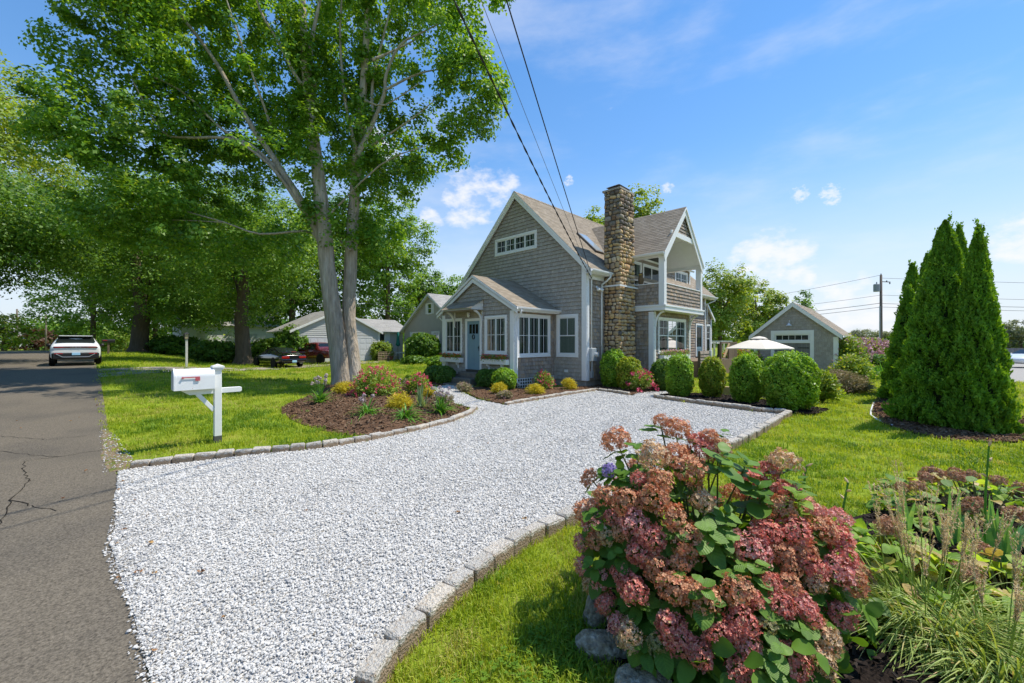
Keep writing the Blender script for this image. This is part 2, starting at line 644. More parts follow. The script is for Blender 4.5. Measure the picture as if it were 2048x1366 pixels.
def scatter(name, pts, rot, scl, idx, protos, label, cat, parent=None):
    me = bpy.data.meshes.new(name)
    pts = np.asarray(pts, np.float32)
    n = len(pts)
    me.vertices.add(n)
    me.vertices.foreach_set('co', pts.ravel())
    a = me.attributes.new('turn', 'FLOAT_VECTOR', 'POINT')
    a.data.foreach_set('vector', np.asarray(rot, np.float32).ravel())
    a = me.attributes.new('size', 'FLOAT', 'POINT')
    a.data.foreach_set('value', np.asarray(scl, np.float32))
    a = me.attributes.new('which', 'INT', 'POINT')
    a.data.foreach_set('value', np.asarray(idx, np.int32))
    ng = bpy.data.node_groups.new(name + '_nodes', 'GeometryNodeTree')
    ng.interface.new_socket('Geometry', in_out='INPUT', socket_type='NodeSocketGeometry')
    ng.interface.new_socket('Geometry', in_out='OUTPUT', socket_type='NodeSocketGeometry')
    N, L = ng.nodes, ng.links
    gi, go = N.new('NodeGroupInput'), N.new('NodeGroupOutput')
    ip = N.new('GeometryNodeInstanceOnPoints')
    ci = N.new('GeometryNodeCollectionInfo')
    ci.inputs['Collection'].default_value = protos
    ci.inputs['Separate Children'].default_value = True
    ci.inputs['Reset Children'].default_value = True

    def attr(nm, ty):
        k = N.new('GeometryNodeInputNamedAttribute')
        k.data_type = ty
        k.inputs['Name'].default_value = nm
        return k.outputs['Attribute']
    er = N.new('FunctionNodeEulerToRotation')
    L.new(gi.outputs[0], ip.inputs['Points'])
    L.new(ci.outputs[0], ip.inputs['Instance'])
    ip.inputs['Pick Instance'].default_value = True
    L.new(attr('which', 'INT'), ip.inputs['Instance Index'])
    L.new(attr('turn', 'FLOAT_VECTOR'), er.inputs[0])
    L.new(er.outputs[0], ip.inputs['Rotation'])
    L.new(attr('size', 'FLOAT'), ip.inputs['Scale'])
    L.new(ip.outputs[0], go.inputs[0])
    o = link(name, me, parent)
    md = o.modifiers.new('scatter', 'NODES')
    md.node_group = ng
    return tag(o, label, cat, kind='stuff')


def inside(poly, X, Y):
    poly = np.asarray(poly)
    c = np.zeros(X.shape, bool)
    j = len(poly) - 1
    for i in range(len(poly)):
        xi, yi = poly[i]
        xj, yj = poly[j]
        k = ((yi > Y) != (yj > Y)) & (X < (xj - xi) * (Y - yi) / (yj - yi + 1e-12) + xi)
        c ^= k
        j = i
    return c


def smooth_poly(pts, it=2):
    P = [Vector(p) for p in pts]
    for _ in range(it):
        Q = []
        for i in range(len(P)):
            a, b = P[i], P[(i + 1) % len(P)]
            Q += [a * .75 + b * .25, a * .25 + b * .75]
        P = Q
    return [tuple(p) for p in P]


def sheet(name, poly, off, material, res=.6, label='', cat='', kind='structure', jag=0.0, zfun=None):
    pts = []
    n = len(poly)
    for i in range(n):
        a, b = Vector(poly[i]), Vector(poly[(i + 1) % n])
        k = max(1, int((b - a).length / res))
        for j in range(k):
            p = a.lerp(b, j / k)
            if jag:
                p += Vector((random.uniform(-jag, jag), random.uniform(-jag, jag)))
            pts.append(p)
    nb = len(pts)
    A = np.array([p[:] for p in pts])
    xs = np.arange(A[:, 0].min() + res / 2, A[:, 0].max(), res)
    ys = np.arange(A[:, 1].min() + res / 2, A[:, 1].max(), res)
    X, Y = np.meshgrid(xs, ys)
    k = inside(A, X, Y)
    allp = pts + [Vector((x, y)) for x, y in zip(X[k], Y[k])]
    v, e, f, *_ = geometry.delaunay_2d_cdt(allp, [(i, (i + 1) % nb) for i in range(nb)], [], 1, 1e-5)
    me = bpy.data.meshes.new(name)
    V = np.array([p[:] for p in v])
    Z = G(V[:, 0], V[:, 1]) + off
    if zfun is not None:
        Z = Z + zfun(V[:, 0], V[:, 1])
    me.from_pydata([(x, y, z) for (x, y), z in zip(V, Z)], [], f)
    me.materials.append(material)
    me.polygons.foreach_set('use_smooth', [True] * len(me.polygons))
    bm = bmesh.new()
    bm.from_mesh(me)
    for q in bm.faces:
        if q.normal.z < 0:
            q.normal_flip()
    bm.to_mesh(me)
    bm.free()
    o = link(name, me)
    return tag(o, label, cat, kind=kind)


GRASSM = mat('turf', (.20, .265, .022), .9, .1, noise=(1.2, .22), col2=(.27, .27, .04), n2=(.55, .5, .72), bump=(90, .5, .03))
ASPHALT = mat('asphalt', (.15, .128, .098), .9, .2, noise=(60, .6), bump=(90, .9, .010), col2=(.115, .10, .08), n2=(.6, .45, .68))
ASPHALT_L = mat('pale_asphalt', (.34, .32, .29), .9, .15, noise=(40, .15))
GRAVELB = mat('white_gravel_bed', (.60, .585, .555), .9, .15, noise=(70, .35), bump=(55, .8, .03))
DIRTGRAV = mat('grey_drive_gravel', (.33, .29, .24), .9, .15, noise=(18, .25), col2=(.12, .14, .04), n2=(.9, .47, .62), bump=(40, .6, .02))
MULCHM = mat('bark_mulch', (.13, .075, .045), .95, .1, noise=(35, .5), bump=(45, .9, .03))
MULCHK = mat('black_mulch', (.022, .016, .013), .95, .1, noise=(35, .5), bump=(45, .9, .03))
DIRT = mat('bare_dirt', (.22, .165, .105), .95, .1, noise=(34, .55), bump=(50, .8, .02), col2=(.13, .15, .04), n2=(7, .52, .62))

# ground: one sheet, fine near the camera, out to the horizon
ax = np.concatenate([-np.geomspace(1500, 14, 16), np.arange(-12, 48, .8), np.geomspace(49, 1500, 20)])
ay = np.concatenate([-np.geomspace(1500, 14, 16), np.arange(-12, 72, .8), np.geomspace(73, 1500, 20)])
X, Y = np.meshgrid(ax, ay)
V = np.stack([X, Y, G(X, Y)], -1).reshape(-1, 3)
nx, ny = len(ax), len(ay)
I, J = np.meshgrid(np.arange(nx - 1), np.arange(ny - 1))
b0 = (J * nx + I).ravel()
F = np.stack([b0, b0 + 1, b0 + nx + 1, b0 + nx], 1)
ground = link('lawn_ground', np_mesh('lawn_ground', V, F, GRASSM, True))
tag(ground, 'wide green lawn ground between the road, the house and the trees', 'ground', kind='structure')

road_poly = [(-6.6, -25), (.22, -25), (.22, 1.7), (.24, 8.8), (.2, 20), (.05, 66), (12, 67.5), (12, 72), (-30, 72), (-30, 67), (-6.6, 66)]
road = sheet('road', road_poly, .03, ASPHALT, 1.1, 'grey asphalt road running away past the parked white car', 'road')
lot_poly = [(31.5, -3.4), (60, -.8), (95, 1.0), (95, -60), (20, -60), (24, -22)]
lot = sheet('parking_lot', lot_poly, .035, ASPHALT_L, 3, 'pale asphalt parking area behind the conifers', 'parking lot')

drive_poly = [(.26, 8.75), (.49, 8.75), (1.52, 8.17), (2.34, 7.78), (3.0, 7.52), (3.73, 7.5), (4.84, 7.6), (5.96, 7.83), (7.0, 8.35), (7.7, 8.95), (7.97, 10.4), (8.6, 11.96), (9.5, 13.5), (9.9, 14.3),
              (11.5, 14.9), (11.5, 13.5), (10.7, 13.0), (9.79, 12.16), (8.95, 10.3), (8.72, 8.75), (11.6, 8.85), (13.95, 8.85), (13.52, 7.15), (14.6, 7.35), (16.2, 6.6), (15.4, 6.0), (13.8, 6.2), (13.3, 6.1), (12.98, 4.5), (12.66, 2.95), (12.86, 2.35),
              (9.09, 2.33), (6.5, 2.5), (3.62, 2.68), (3.06, 2.7), (2.48, 2.65), (1.87, 2.53), (1.28, 2.35), (.9, 2.1), (.5, 1.8), (.26, 1.3), (.25, 2.2), (.23, 3.0), (.20, 4.2), (.16, 5.0), (.11, 5.6), (.17, 6.3), (.20, 7.4)]
drive = sheet('gravel_driveway', drive_poly, .045, GRAVELB, .5, 'white marble gravel driveway leading from the road to the house', 'driveway', jag=.02, zfun=lambda x, y: -.010 * (1 - sm(.25, .7, x)))
side_drive_poly = [(.15, 24.3), (.15, 28.6), (2.5, 29.3), (6, 31), (10, 33.2), (16, 35.8), (18.5, 36.1), (18.5, 33.0), (13, 31.2), (8, 29), (4, 26.5)]
side_drive = sheet('neighbour_drive', side_drive_poly, .03, DIRTGRAV, .8, 'patchy grey gravel drive leading to the neighbour garage', 'driveway', jag=.1)
verge = sheet('dirt_verge', smooth_poly([(.10, 8.8), (.45, 8.8), (.50, 9.4), (.36, 10.4), (.33, 11.6), (.22, 12.8), (.12, 12.8)], 1), .034, DIRT, .15, 'strip of bare dirt between the asphalt and the lawn', 'dirt', jag=.03)

tree_bed_poly = smooth_poly([(3.6, 12.62), (4.16, 13.72), (5.02, 14.73), (5.9, 15.9), (7.0, 18.3), (8.6, 18.2), (9.0, 15.8), (9.45, 14.91), (9.4, 13.74), (8.5, 11.96), (7.87, 10.4), (7.6, 9.01), (6.89, 8.5), (5.64, 8.0), (4.56, 7.75), (3.9, 7.85), (3.62, 8.6), (3.5, 9.53), (3.42, 10.88)], 1)


def mound(poly, h, reach=1.4):
    A = np.asarray(poly)

    def f(x, y):
        x, y = np.asarray(x, float), np.asarray(y, float)
        best = np.full(x.shape, 1e9)
        for (x0, y0), (x1, y1) in zip(A, np.roll(A, -1, 0)):
            dx, dy = x1 - x0, y1 - y0
            t = np.clip(((x - x0) * dx + (y - y0) * dy) / (dx * dx + dy * dy + 1e-12), 0, 1)
            best = np.minimum(best, (x - x0 - t * dx) ** 2 + (y - y0 - t * dy) ** 2)
        return h * sm(0, reach, np.sqrt(best)) - .025 * (1 - sm(0, .1, np.sqrt(best)))
    return f


tree_mound = mound(tree_bed_poly, .16)


tree_bed = sheet('maple_mulch_bed', tree_bed_poly, .04, MULCHM, .35, 'brown bark mulch bed round the maple trunk', 'mulch bed', zfun=tree_mound)
front_bed_poly = [(8.85, 8.85), (11.6, 8.98), (13.98, 9.0), (13.55, 7.35), (16.9, 6.8), (17.9, 7.9), (18.0, 9.9), (15, 10.05), (12.25, 11.75), (12.2, 13.4), (11.0, 13.1), (9.95, 12.2), (9.08, 10.3)]
front_bed = sheet('front_mulch_bed', front_bed_poly, .06, MULCHM, .35, 'brown bark mulch bed along the foot of the house', 'mulch bed')
side_bed_poly = smooth_poly([(10.2, 14.5), (11.5, 15.0), (12.1, 15.2), (12.1, 17.4), (10.6, 17.6), (10.2, 16)], 1)
side_bed = sheet('porch_mulch_bed', side_bed_poly, .05, MULCHM, .35, 'brown mulch bed under the two low boxwoods left of the steps', 'mulch bed')
hedge_bed_poly = [(13.38, 6.1), (13.1, 4.5), (12.8, 2.95), (13.0, 2.3), (13.4, 1.75), (14.6, 1.6), (15.6, 3.6), (16.2, 5.2), (15.2, 6.4), (14.2, 6.5)]
hedge_bed = sheet('hedge_mulch_bed', hedge_bed_poly, .07, MULCHK, .35, 'black mulch bed under the row of clipped boxwoods', 'mulch bed')
conifer_bed_poly = smooth_poly([(25.5, .75), (18.7, .78), (15.24, .75), (13.5, .55), (12.4, .15), (11.9, -.35), (11.85, -.75), (12.3, -1.4), (13.3, -1.95), (15.2, -2.1), (25.5, -2.1)], 1)
conifer_bed = sheet('conifer_mulch_bed', conifer_bed_poly, .04, MULCHM, .4, 'brown mulch bed round the foot of the conifers', 'mulch bed')
hyd_bed_poly = smooth_poly([(2.62, 1.72), (2.42, 1.6), (2.22, 1.38), (2.12, 1.15), (2.0, .9), (1.7, .6), (1.2, .1), (1.0, -2.5), (6, -5.0), (9.5, -3.0), (8.4, -1.1), (7.18, -.36), (6.11, .15), (4.8, .75), (3.6, 1.35)], 1)
hyd_bed = sheet('hydrangea_mulch_bed', hyd_bed_poly, .03, MULCHK, .3, 'dark mulch bed under the pink hydrangea', 'mulch bed', zfun=lambda x, y: .10 * sm(2.2, 3.2, x))


def sample(poly, dens, n_try=None, zone=None):
    """Random points in a polygon; dens(x, y, z) gives points per square metre; only where the camera, or one a few steps beside it, could see."""
    A = np.asarray(poly)
    x0, y0 = A.min(0)
    x1, y1 = A.max(0)
    out = []
    dmax = dens(None)
    n = int((x1 - x0) * (y1 - y0) * dmax)
    for _ in range(0, n, 400000):
        k = min(400000, n)
        x, y = RNG.uniform(x0, x1, k), RNG.uniform(y0, y1, k)
        z = x * SN + y * CS
        l = x * CS - y * SN
        px = 1024 + FPX * l / np.maximum(z, .05)
        keep = (z > .7) & (px > -350) & (px < 2400)
        keep[keep] &= RNG.uniform(0, 1, keep.sum()) * dmax < dens(z[keep])
        keep[keep] &= inside(A, x[keep], y[keep])
        out.append(np.stack([x[keep], y[keep]], 1))
        n -= k
    return np.concatenate(out) if out else np.zeros((0, 2))


def pebble(seed, flat=.6, sub=1):
    rs = np.random.default_rng(seed)
    bm = bmesh.new()
    bmesh.ops.create_icosphere(bm, subdivisions=sub, radius=.5)
    sx, sy = rs.uniform(.75, 1.15), rs.uniform(.6, .95)
    off = Vector(rs.uniform(-9, 9, 3))
    for v in bm.verts:
        k = 1 + .42 * mnoise.noise(v.co * 2.2 + off)
        v.co = Vector((v.co.x * sx * k, v.co.y * sy * k, v.co.z * flat * k))
    me = bpy.data.meshes.new('pebble')
    bm.to_mesh(me)
    bm.free()
    return me


# white marble chips
CHIP = mat('marble_chip', (.7, .7, .7), .7, .3, orand=1, ramp=[(.64, .625, .595), (.55, .54, .515), (.67, .65, .615), (.43, .425, .41), (.69, .665, .625), (.54, .50, .445), (.62, .605, .58), (.32, .315, .31)], noise=(3, .10))
peb = []
for i in range(7):
    me = pebble(i, RNG.uniform(.42, .7))
    me.materials.append(CHIP)
    peb.append(me)
GREYCHIP = mat('grey_marble_chip', (.3, .3, .3), .8, .2, orand=1, ramp=[(.36, .36, .365), (.25, .255, .265), (.42, .41, .39), (.30, .26, .20)], noise=(3, .12))
for i in range(3):
    me = pebble(20 + i, RNG.uniform(.42, .7))
    me.materials.append(GREYCHIP)
    peb.append(me)
pebs = proto_collection('gravel_chips', peb)
edge_poly = [(.30, 8.8), (.42, 8.8), (.34, 7.4), (.30, 6.3), (.23, 5.6), (.28, 5.0), (.32, 4.2), (.35, 3.0), (.38, 2.2), (.40, 1.2), (.28, 1.0), (.24, 2.2), (.20, 3.0), (.15, 3.6), (.18, 4.2), (.10, 4.8), (.06, 5.5), (.13, 6.3), (.19, 7.4)]
near = [(x, y) for x, y in drive_poly]


def gdens(z):
    if z is None:
        return 9000
    return np.clip(26000 / np.maximum(z, 1) ** 1.3, 420, 9000)


P = np.concatenate([sample(near, gdens), sample([(.1, 8.8), (.5, 8.8), (.42, 10.4), (.36, 11.6), (.2, 12.8), (.08, 12.8)], lambda z: 260 if z is None else np.full(z.shape, 200.)), sample(edge_poly, lambda z: 1800 if z is None else np.clip(gdens(z) * .35, 0, 1800))])
zz = P[:, 0] * SN + P[:, 1] * CS
size = np.clip(.0145 * (np.maximum(zz, 2.2) / 2.6) ** .45, .0145, .034) * np.clip(RNG.lognormal(0, .34, len(P)), .5, 2.1)
Z = G(P[:, 0], P[:, 1]) + np.where(inside(drive_poly, P[:, 0], P[:, 1]), .05 - .008 * (1 - sm(.25, .7, P[:, 0])), .036) + RNG.uniform(0, .010, len(P))
rot = np.stack([RNG.normal(0, .35, len(P)), RNG.normal(0, .35, len(P)), RNG.uniform(0, 6.28, len(P))], 1)
# duller stone where wheels have pressed and where leaf dirt gathers
trk = np.zeros(len(P))
for (x0, y0, x1, y1) in ((.3, 5.1, 9.5, 6.9), (.3, 3.6, 9.8, 5.2)):
    L_ = math.hypot(x1 - x0, y1 - y0)
    dist = np.abs((P[:, 0] - x0) * (y1 - y0) - (P[:, 1] - y0) * (x1 - x0)) / L_ + .05 * np.sin(P[:, 0] * 2.3 + y0)
    trk += np.exp(-(dist / .14) ** 2)
pat = np.sin(P[:, 0] * 1.9 + 1.3 * np.sin(P[:, 1] * 1.1)) * np.sin(P[:, 1] * 2.3 + np.sin(P[:, 0] * .9))
pg = .07 + .20 * np.clip(trk, 0, 1) + .08 * np.clip(pat, 0, 1) + .22 * np.exp(-((P[:, 0] - .2) / .16) ** 2)
idx = np.where(RNG.uniform(0, 1, len(P)) < pg, RNG.integers(7, 10, len(P)), RNG.integers(0, 7, len(P)))
scatter('driveway_gravel', np.column_stack([P, Z]), rot, size, idx, pebs, 'loose white marble chips covering the driveway', 'gravel')
print('chips', len(P))

# bark chips
BARKC = mat('bark_chip', (.1, .06, .035), .9, .1, orand=1, ramp=[(.16, .092, .052), (.10, .06, .036), (.22, .135, .08), (.135, .082, .052), (.26, .18, .12)])
BARKK = mat('black_bark_chip', (.03, .02, .016), .9, .1, orand=1, ramp=[(.028, .02, .016), (.016, .012, .01), (.045, .033, .026), (.06, .05, .042)])


def chipmesh(material, seed):
    rs = np.random.default_rng(seed)
    mb = MB()
    mb.hexa([Vector(p) + Vector(rs.uniform(-.1, .1, 3)) * .6 for p in [(-.5, -.16, -.07), (.5, -.12, -.07), (.45, .14, -.07), (-.5, .16, -.07), (-.45, -.1, .08), (.5, -.14, .06), (.4, .1, .08), (-.4, .13, .05)]])
    return mb.mesh('chip', material)


for nm, polys, material, lab in (('bark_mulch', (tree_bed_poly, front_bed_poly, side_bed_poly, conifer_bed_poly), BARKC, 'loose brown bark chips on the planting beds'),
                                 ('black_mulch', (hedge_bed_poly, hyd_bed_poly), BARKK, 'loose black bark chips on the hedge and hydrangea beds')):
    pr = proto_collection(nm + '_chips', [chipmesh(material, 40 + i) for i in range(5)])
    P = np.concatenate([sample(p, lambda z: 420 if z is None else np.clip(2600 / np.maximum(z, 1) ** 1.25, 60, 420)) for p in polys])
    zz = P[:, 0] * SN + P[:, 1] * CS
    Z = G(P[:, 0], P[:, 1]) + .06
    if nm == 'bark_mulch':
        k = inside(tree_bed_poly, P[:, 0], P[:, 1])
        Z += np.where(k, tree_mound(P[:, 0], P[:, 1]), 0)
    else:
        Z += np.where(P[:, 0] < 11, .10 * sm(2.2, 3.2, P[:, 0]) - .02, .015)
    rot = np.stack([RNG.normal(0, .5, len(P)), RNG.normal(0, .5, len(P)), RNG.uniform(0, 6.28, len(P))], 1)
    scatter(nm, np.column_stack([P, Z]), rot, np.clip(.05 * (zz / 3) ** .35, .045, .11) * RNG.uniform(.6, 1.5, len(P)), RNG.integers(0, 5, len(P)), pr, lab, 'mulch')
    print(nm, len(P))

# grass
BLADE = leafmat('grass_blade', (.21, .32, .014), (.40, .48, .04), .4, (.50, .46, .12), .55, (.5, .1), per='object', tcol=(1.7, 1.5, .7))
CLOVER = leafmat('clover_leaf', (.10, .20, .02), (.16, .27, .03), .3, per='object', rough=.7, spec=.1)


DRYBLADE = leafmat('dry_grass_blade', (.36, .36, .07), (.50, .46, .14), .35, (.55, .46, .2), .6, (.5, .1), per='object', tcol=(1.4, 1.3, .7))
DARKBLADE = leafmat('lush_grass_blade', (.12, .23, .012), (.22, .34, .03), .38, None, .55, (.5, .1), per='object', tcol=(1.7, 1.5, .7))


def tuft(seed, n, h, spread, w, m=None):
    rs = np.random.default_rng(seed)
    V, F = [], []
    for i in range(n):
        a, r = rs.uniform(0, 6.28), spread * math.sqrt(rs.uniform(0, 1))
        x, y = r * math.cos(a), r * math.sin(a)
        d = rs.uniform(0, 6.28)
        lean = rs.uniform(.15, .9)
        hh = h * rs.uniform(.55, 1.15)
        tx, ty = math.cos(d), math.sin(d)
        px, py = -ty * w, tx * w
        b = len(V)
        V += [(x - px, y - py, -.01), (x + px, y + py, -.01), (x + tx * lean * hh * .4 + px * .8, y + ty * lean * hh * .4 + py * .8, hh * .62), (x + tx * lean * hh * .4 - px * .8, y + ty * lean * hh * .4 - py * .8, hh * .62),
              (x + tx * lean * hh, y + ty * lean * hh, hh * (1 - .3 * lean))]
        F += [(b, b + 1, b + 2, b + 3), (b + 3, b + 2, b + 4)]
    me = bpy.data.meshes.new('tuft')
    me.from_pydata(V, [], F)
    me.materials.append(m or BLADE)
    return me


tufts = proto_collection('grass_tufts', [tuft(100 + i, 22, .065, .085, .0026) for i in range(4)] + [tuft(120 + i, 26, .085, .17, .0055) for i in range(4)] +
                         [tuft(140, 16, .05, .085, .0026, DRYBLADE), tuft(141, 18, .06, .17, .0055, DRYBLADE), tuft(142, 24, .085, .085, .0035, DARKBLADE), tuft(143, 28, .11, .17, .007, DARKBLADE)])
no_grass = [road_poly, edge_poly, drive_poly, tree_bed_poly, front_bed_poly, side_bed_poly, hedge_bed_poly, conifer_bed_poly, hyd_bed_poly, lot_poly, [(12, 9.9), (30.5, 9.9), (30.5, 18.4), (12, 18.4)], [(31.5, 3), (38.2, 3), (38.2, 7.7), (31.5, 7.7)]]
lawn = [(-.2, .2), (.2, 67), (60, 67), (60, -14), (2, -4), (.2, 0)]


def grdens(z):
    if z is None:
        return 330
    return np.clip(2400 / np.maximum(z, 1) ** 1.85, 2.2, 330)


P = sample(lawn, lambda z: 330 if z is None else grdens(z))
k = np.ones(len(P), bool)
for q in no_grass:
    k &= ~inside(q, P[:, 0], P[:, 1])
inner = inside(side_drive_poly, P[:, 0], P[:, 1]) | inside([(.1, 8.8), (.5, 9.2), (.36, 10.4), (.33, 11.6), (.2, 12.8), (.1, 12.8)], P[:, 0], P[:, 1])
k &= ~(inner & (RNG.uniform(0, 1, len(P)) < .6))
P = P[k]
zz = P[:, 0] * SN + P[:, 1] * CS
big = zz > RNG.uniform(4.5, 7, len(P))
rot = np.stack([RNG.normal(0, .12, len(P)), RNG.normal(0, .12, len(P)), RNG.uniform(0, 6.28, len(P))], 1)
scl = np.where(big, np.clip((zz / 9) ** .5, .75, 2.3), 1.0) * RNG.uniform(.7, 1.25, len(P))
scl[(zz < 5) & (P[:, 0] < 4)] *= 1.15
idx = np.where(big, RNG.integers(4, 8, len(P)), RNG.integers(0, 4, len(P)))
# dry and lush patches drifting over the lawns
pt = np.array([mnoise.fractal(Vector((a * .45, b * .45, 3.3)), .6, 2.0, 4) for a, b in P])
pu = RNG.uniform(0, 1, len(P))
idx = np.where(pu < np.clip(pt * 1.1 - .05, 0, .6), np.where(big, 9, 8), np.where(pu > 1 - np.clip(-pt * 1.1 - .02, 0, .65), np.where(big, 11, 10), idx))
scatter('lawn_grass', np.column_stack([P, G(P[:, 0], P[:, 1])]), rot, scl, idx, tufts, 'short mown green grass on all the lawns', 'grass')
print('tufts', len(P))
# clover patch in the shade of the hydrangea
cv = []
for i in range(3):
    rs = np.random.default_rng(300 + i)
    mb = MB()
    for _ in range(8):
        a, r, h = rs.uniform(0, 6.28), rs.uniform(0, .06), rs.uniform(.02, .05)
        c = Vector((r * math.cos(a), r * math.sin(a), h))
        for q in range(3):
            d = rs.uniform(0, 1) + q * 2.09
            e, f_ = Vector((math.cos(d), math.sin(d), .1)) * .011, Vector((-math.sin(d), math.cos(d), 0)) * .006
            mb.poly(c, c + e * .6 + f_, c + e * 1.15, c + e * .6 - f_)
    cv.append(mb.mesh('clover', CLOVER, fix=False))
P = sample([(1.25, 1.9), (2.4, 1.75), (2.05, .8), (1.1, .5), (.7, 1.2)], lambda z: 240 if z is None else np.full(z.shape, 200.))
P = P[~inside(hyd_bed_poly, P[:, 0], P[:, 1])]
scatter('clover_patch', np.column_stack([P, G(P[:, 0], P[:, 1]) + .005]), np.stack([0 * P[:, 0], 0 * P[:, 0], RNG.uniform(0, 6.28, len(P))], 1), RNG.uniform(.7, 1.4, len(P)), RNG.integers(0, 3, len(P)),
        proto_collection('clover_sprigs', cv), 'low clover leaves in the grass beside the hydrangea', 'clover')
# fallen leaves and weed sprigs
DRYLEAF = mat('dry_leaf', (.3, .15, .05), .8, .2, orand=1, ramp=[(.30, .13, .04), (.42, .26, .10), (.20, .08, .03), (.35, .2, .1)])
dl = []
for i in range(3):
    Vv, Ff = cards(RNG.normal(0, .25, (5, 3)) * (1, 1, .25), RNG.normal(size=(5, 3)) * .4 + (0, 0, 1), .9, .55, fold=.12)
    dl.append(np_mesh('dry', Vv + (0, 0, .12), Ff, DRYLEAF))
P = np.concatenate([sample(drive_poly, lambda z: .7 if z is None else np.clip(1.4 / np.maximum(z, 1), .15, .7)), sample([(.3, 9.3), (.5, 24), (14, 28), (9, 18.5), (3.3, 12), (1, 9)], lambda z: .35 if z is None else np.full(z.shape, .3)),
                    sample([(-4, 3), (.1, 3), (.1, 20), (-4, 20)], lambda z: .6 if z is None else np.full(z.shape, .3)), sample([(.1, 3), (.4, 3), (.6, 9), (.1, 9)], lambda z: 16 if z is None else np.full(z.shape, 5.))])
scatter('fallen_leaves', np.column_stack([P, G(P[:, 0], P[:, 1]) + .065]), np.stack([RNG.normal(0, .2, len(P)), RNG.normal(0, .2, len(P)), RNG.uniform(0, 6.28, len(P))], 1), RNG.uniform(.022, .05, len(P)), RNG.integers(0, 3, len(P)),
        proto_collection('dry_leaves', dl), 'dry brown leaves fallen on the gravel, road and lawn', 'leaves')
# cracks in the asphalt with grass growing in them
cr = MB()
for path in ([(-.70, 6.2), (-.72, 7.15), (-.74, 8.15), (-.68, 8.73), (-.65, 9.07), (-.76, 9.91), (-.82, 10.54), (-.7, 10.62), (-.41, 10.54), (-.11, 10.65), (.18, 10.65)], [(-.74, 8.15), (-.54, 7.67), (-.32, 7.23)], [(-1.19, 11.8), (-.78, 11.06), (-.41, 10.54)], [(-1.34, 13.3), (-.68, 12.4), (-.1, 12.3)]):
    for a, b in zip(path, path[1:]):
        a, b = Vector(a), Vector(b)
        n = max(2, int((b - a).length / .12))
        pr = None
        for i in range(n + 1):
            p = a.lerp(b, i / n) + Vector((random.uniform(-.025, .025), random.uniform(-.025, .025)))
            q = (b - a).normalized()
            w = random.uniform(.003, .008)
            cu = (Vector((p.x - q.y * w, p.y + q.x * w, g(p.x, p.y) + .0345)), Vector((p.x + q.y * w, p.y - q.x * w, g(p.x, p.y) + .0345)))
            if pr:
                cr.poly(pr[0], pr[1], cu[1], cu[0])
            pr = cu
o = cr.build('road_cracks', mat('crack_dark', (.02, .018, .015), .95, .1), fix=True)  # near-black strips along each crack
tag(o, 'branching cracks in the asphalt at the lower left', 'cracks', kind='structure')
# ------------------------------------------------------------------ building helpers
def poly_span(A, v):
    xs = []
    for (x0, y0), (x1, y1) in zip(A, A[1:] + A[:1]):
        if (y0 > v) != (y1 > v):
            xs.append(x0 + (x1 - x0) * (v - y0) / (y1 - y0))
    return (min(xs), max(xs)) if len(xs) > 1 else None


def shingles(mb, O, U, V, N, poly, holes=(), course=.16, wmin=.09, wmax=.17, tb=.040, tt=.003, gap=.005, tuck=.03):
    """Courses of separate wedge shaped shingles in a convex outline on a plane: origin O, axes U (along), V (up), N (out); cut round openings."""
    O, U, V, N = Vector(O), Vector(U), Vector(V), Vector(N)
    A = [tuple(p) for p in poly]
    v0, v1 = min(p[1] for p in A), max(p[1] for p in A)
    n = max(1, round((v1 - v0) / course))
    c = (v1 - v0) / n
    P = lambda x, y, h: O + U * x + V * y + N * h
    for j in range(n):
        b, t = v0 + j * c, v0 + (j + 1) * c
        sb, st = poly_span(A, b + .004), poly_span(A, t - .004)
        if not sb:
            continue
        st = st or ((sb[0] + sb[1]) / 2,) * 2
        u0, u1 = min(sb[0], st[0]), max(sb[1], st[1])
        cuts = sorted({u0, u1} | {min(max(h[k] + (tuck if k == 0 else -tuck), u0), u1) for h in holes for k in (0, 1) if h[2] + tuck < t and h[3] - tuck > b})
        for s0, s1 in zip(cuts, cuts[1:]):
            m, bb0, tt0 = (s0 + s1) / 2, b, t
            for h in holes:
                if h[0] + tuck < m < h[1] - tuck:
                    lo, hi = h[2] + tuck, h[3] - tuck
                    if lo <= bb0 < hi:
                        bb0 = hi
                    if bb0 < lo < tt0:
                        tt0 = lo
            if tt0 - bb0 < .02:
                continue
            u = s0 - random.uniform(0, wmax)
            while u < s1:
                w = random.uniform(wmin, wmax)
                a, e = max(u, s0), min(u + w - gap, s1)
                u += w
                if e - a < .012:
                    continue
                ab, eb, at_, et = max(a, sb[0]), min(e, sb[1]), max(a, st[0]), min(e, st[1])
                if eb - ab < .01:
                    continue
                if et < at_:
                    at_ = et = min(max((a + e) / 2, st[0]), st[1])
                bb = bb0 + random.uniform(-.006, .004)
                k = tb * random.uniform(.85, 1.15)
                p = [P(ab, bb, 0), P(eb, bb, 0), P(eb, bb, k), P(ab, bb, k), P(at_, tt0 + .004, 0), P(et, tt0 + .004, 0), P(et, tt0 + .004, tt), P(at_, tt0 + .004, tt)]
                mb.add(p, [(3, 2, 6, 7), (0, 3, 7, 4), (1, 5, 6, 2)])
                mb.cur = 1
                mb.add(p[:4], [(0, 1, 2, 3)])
                mb.cur = 0


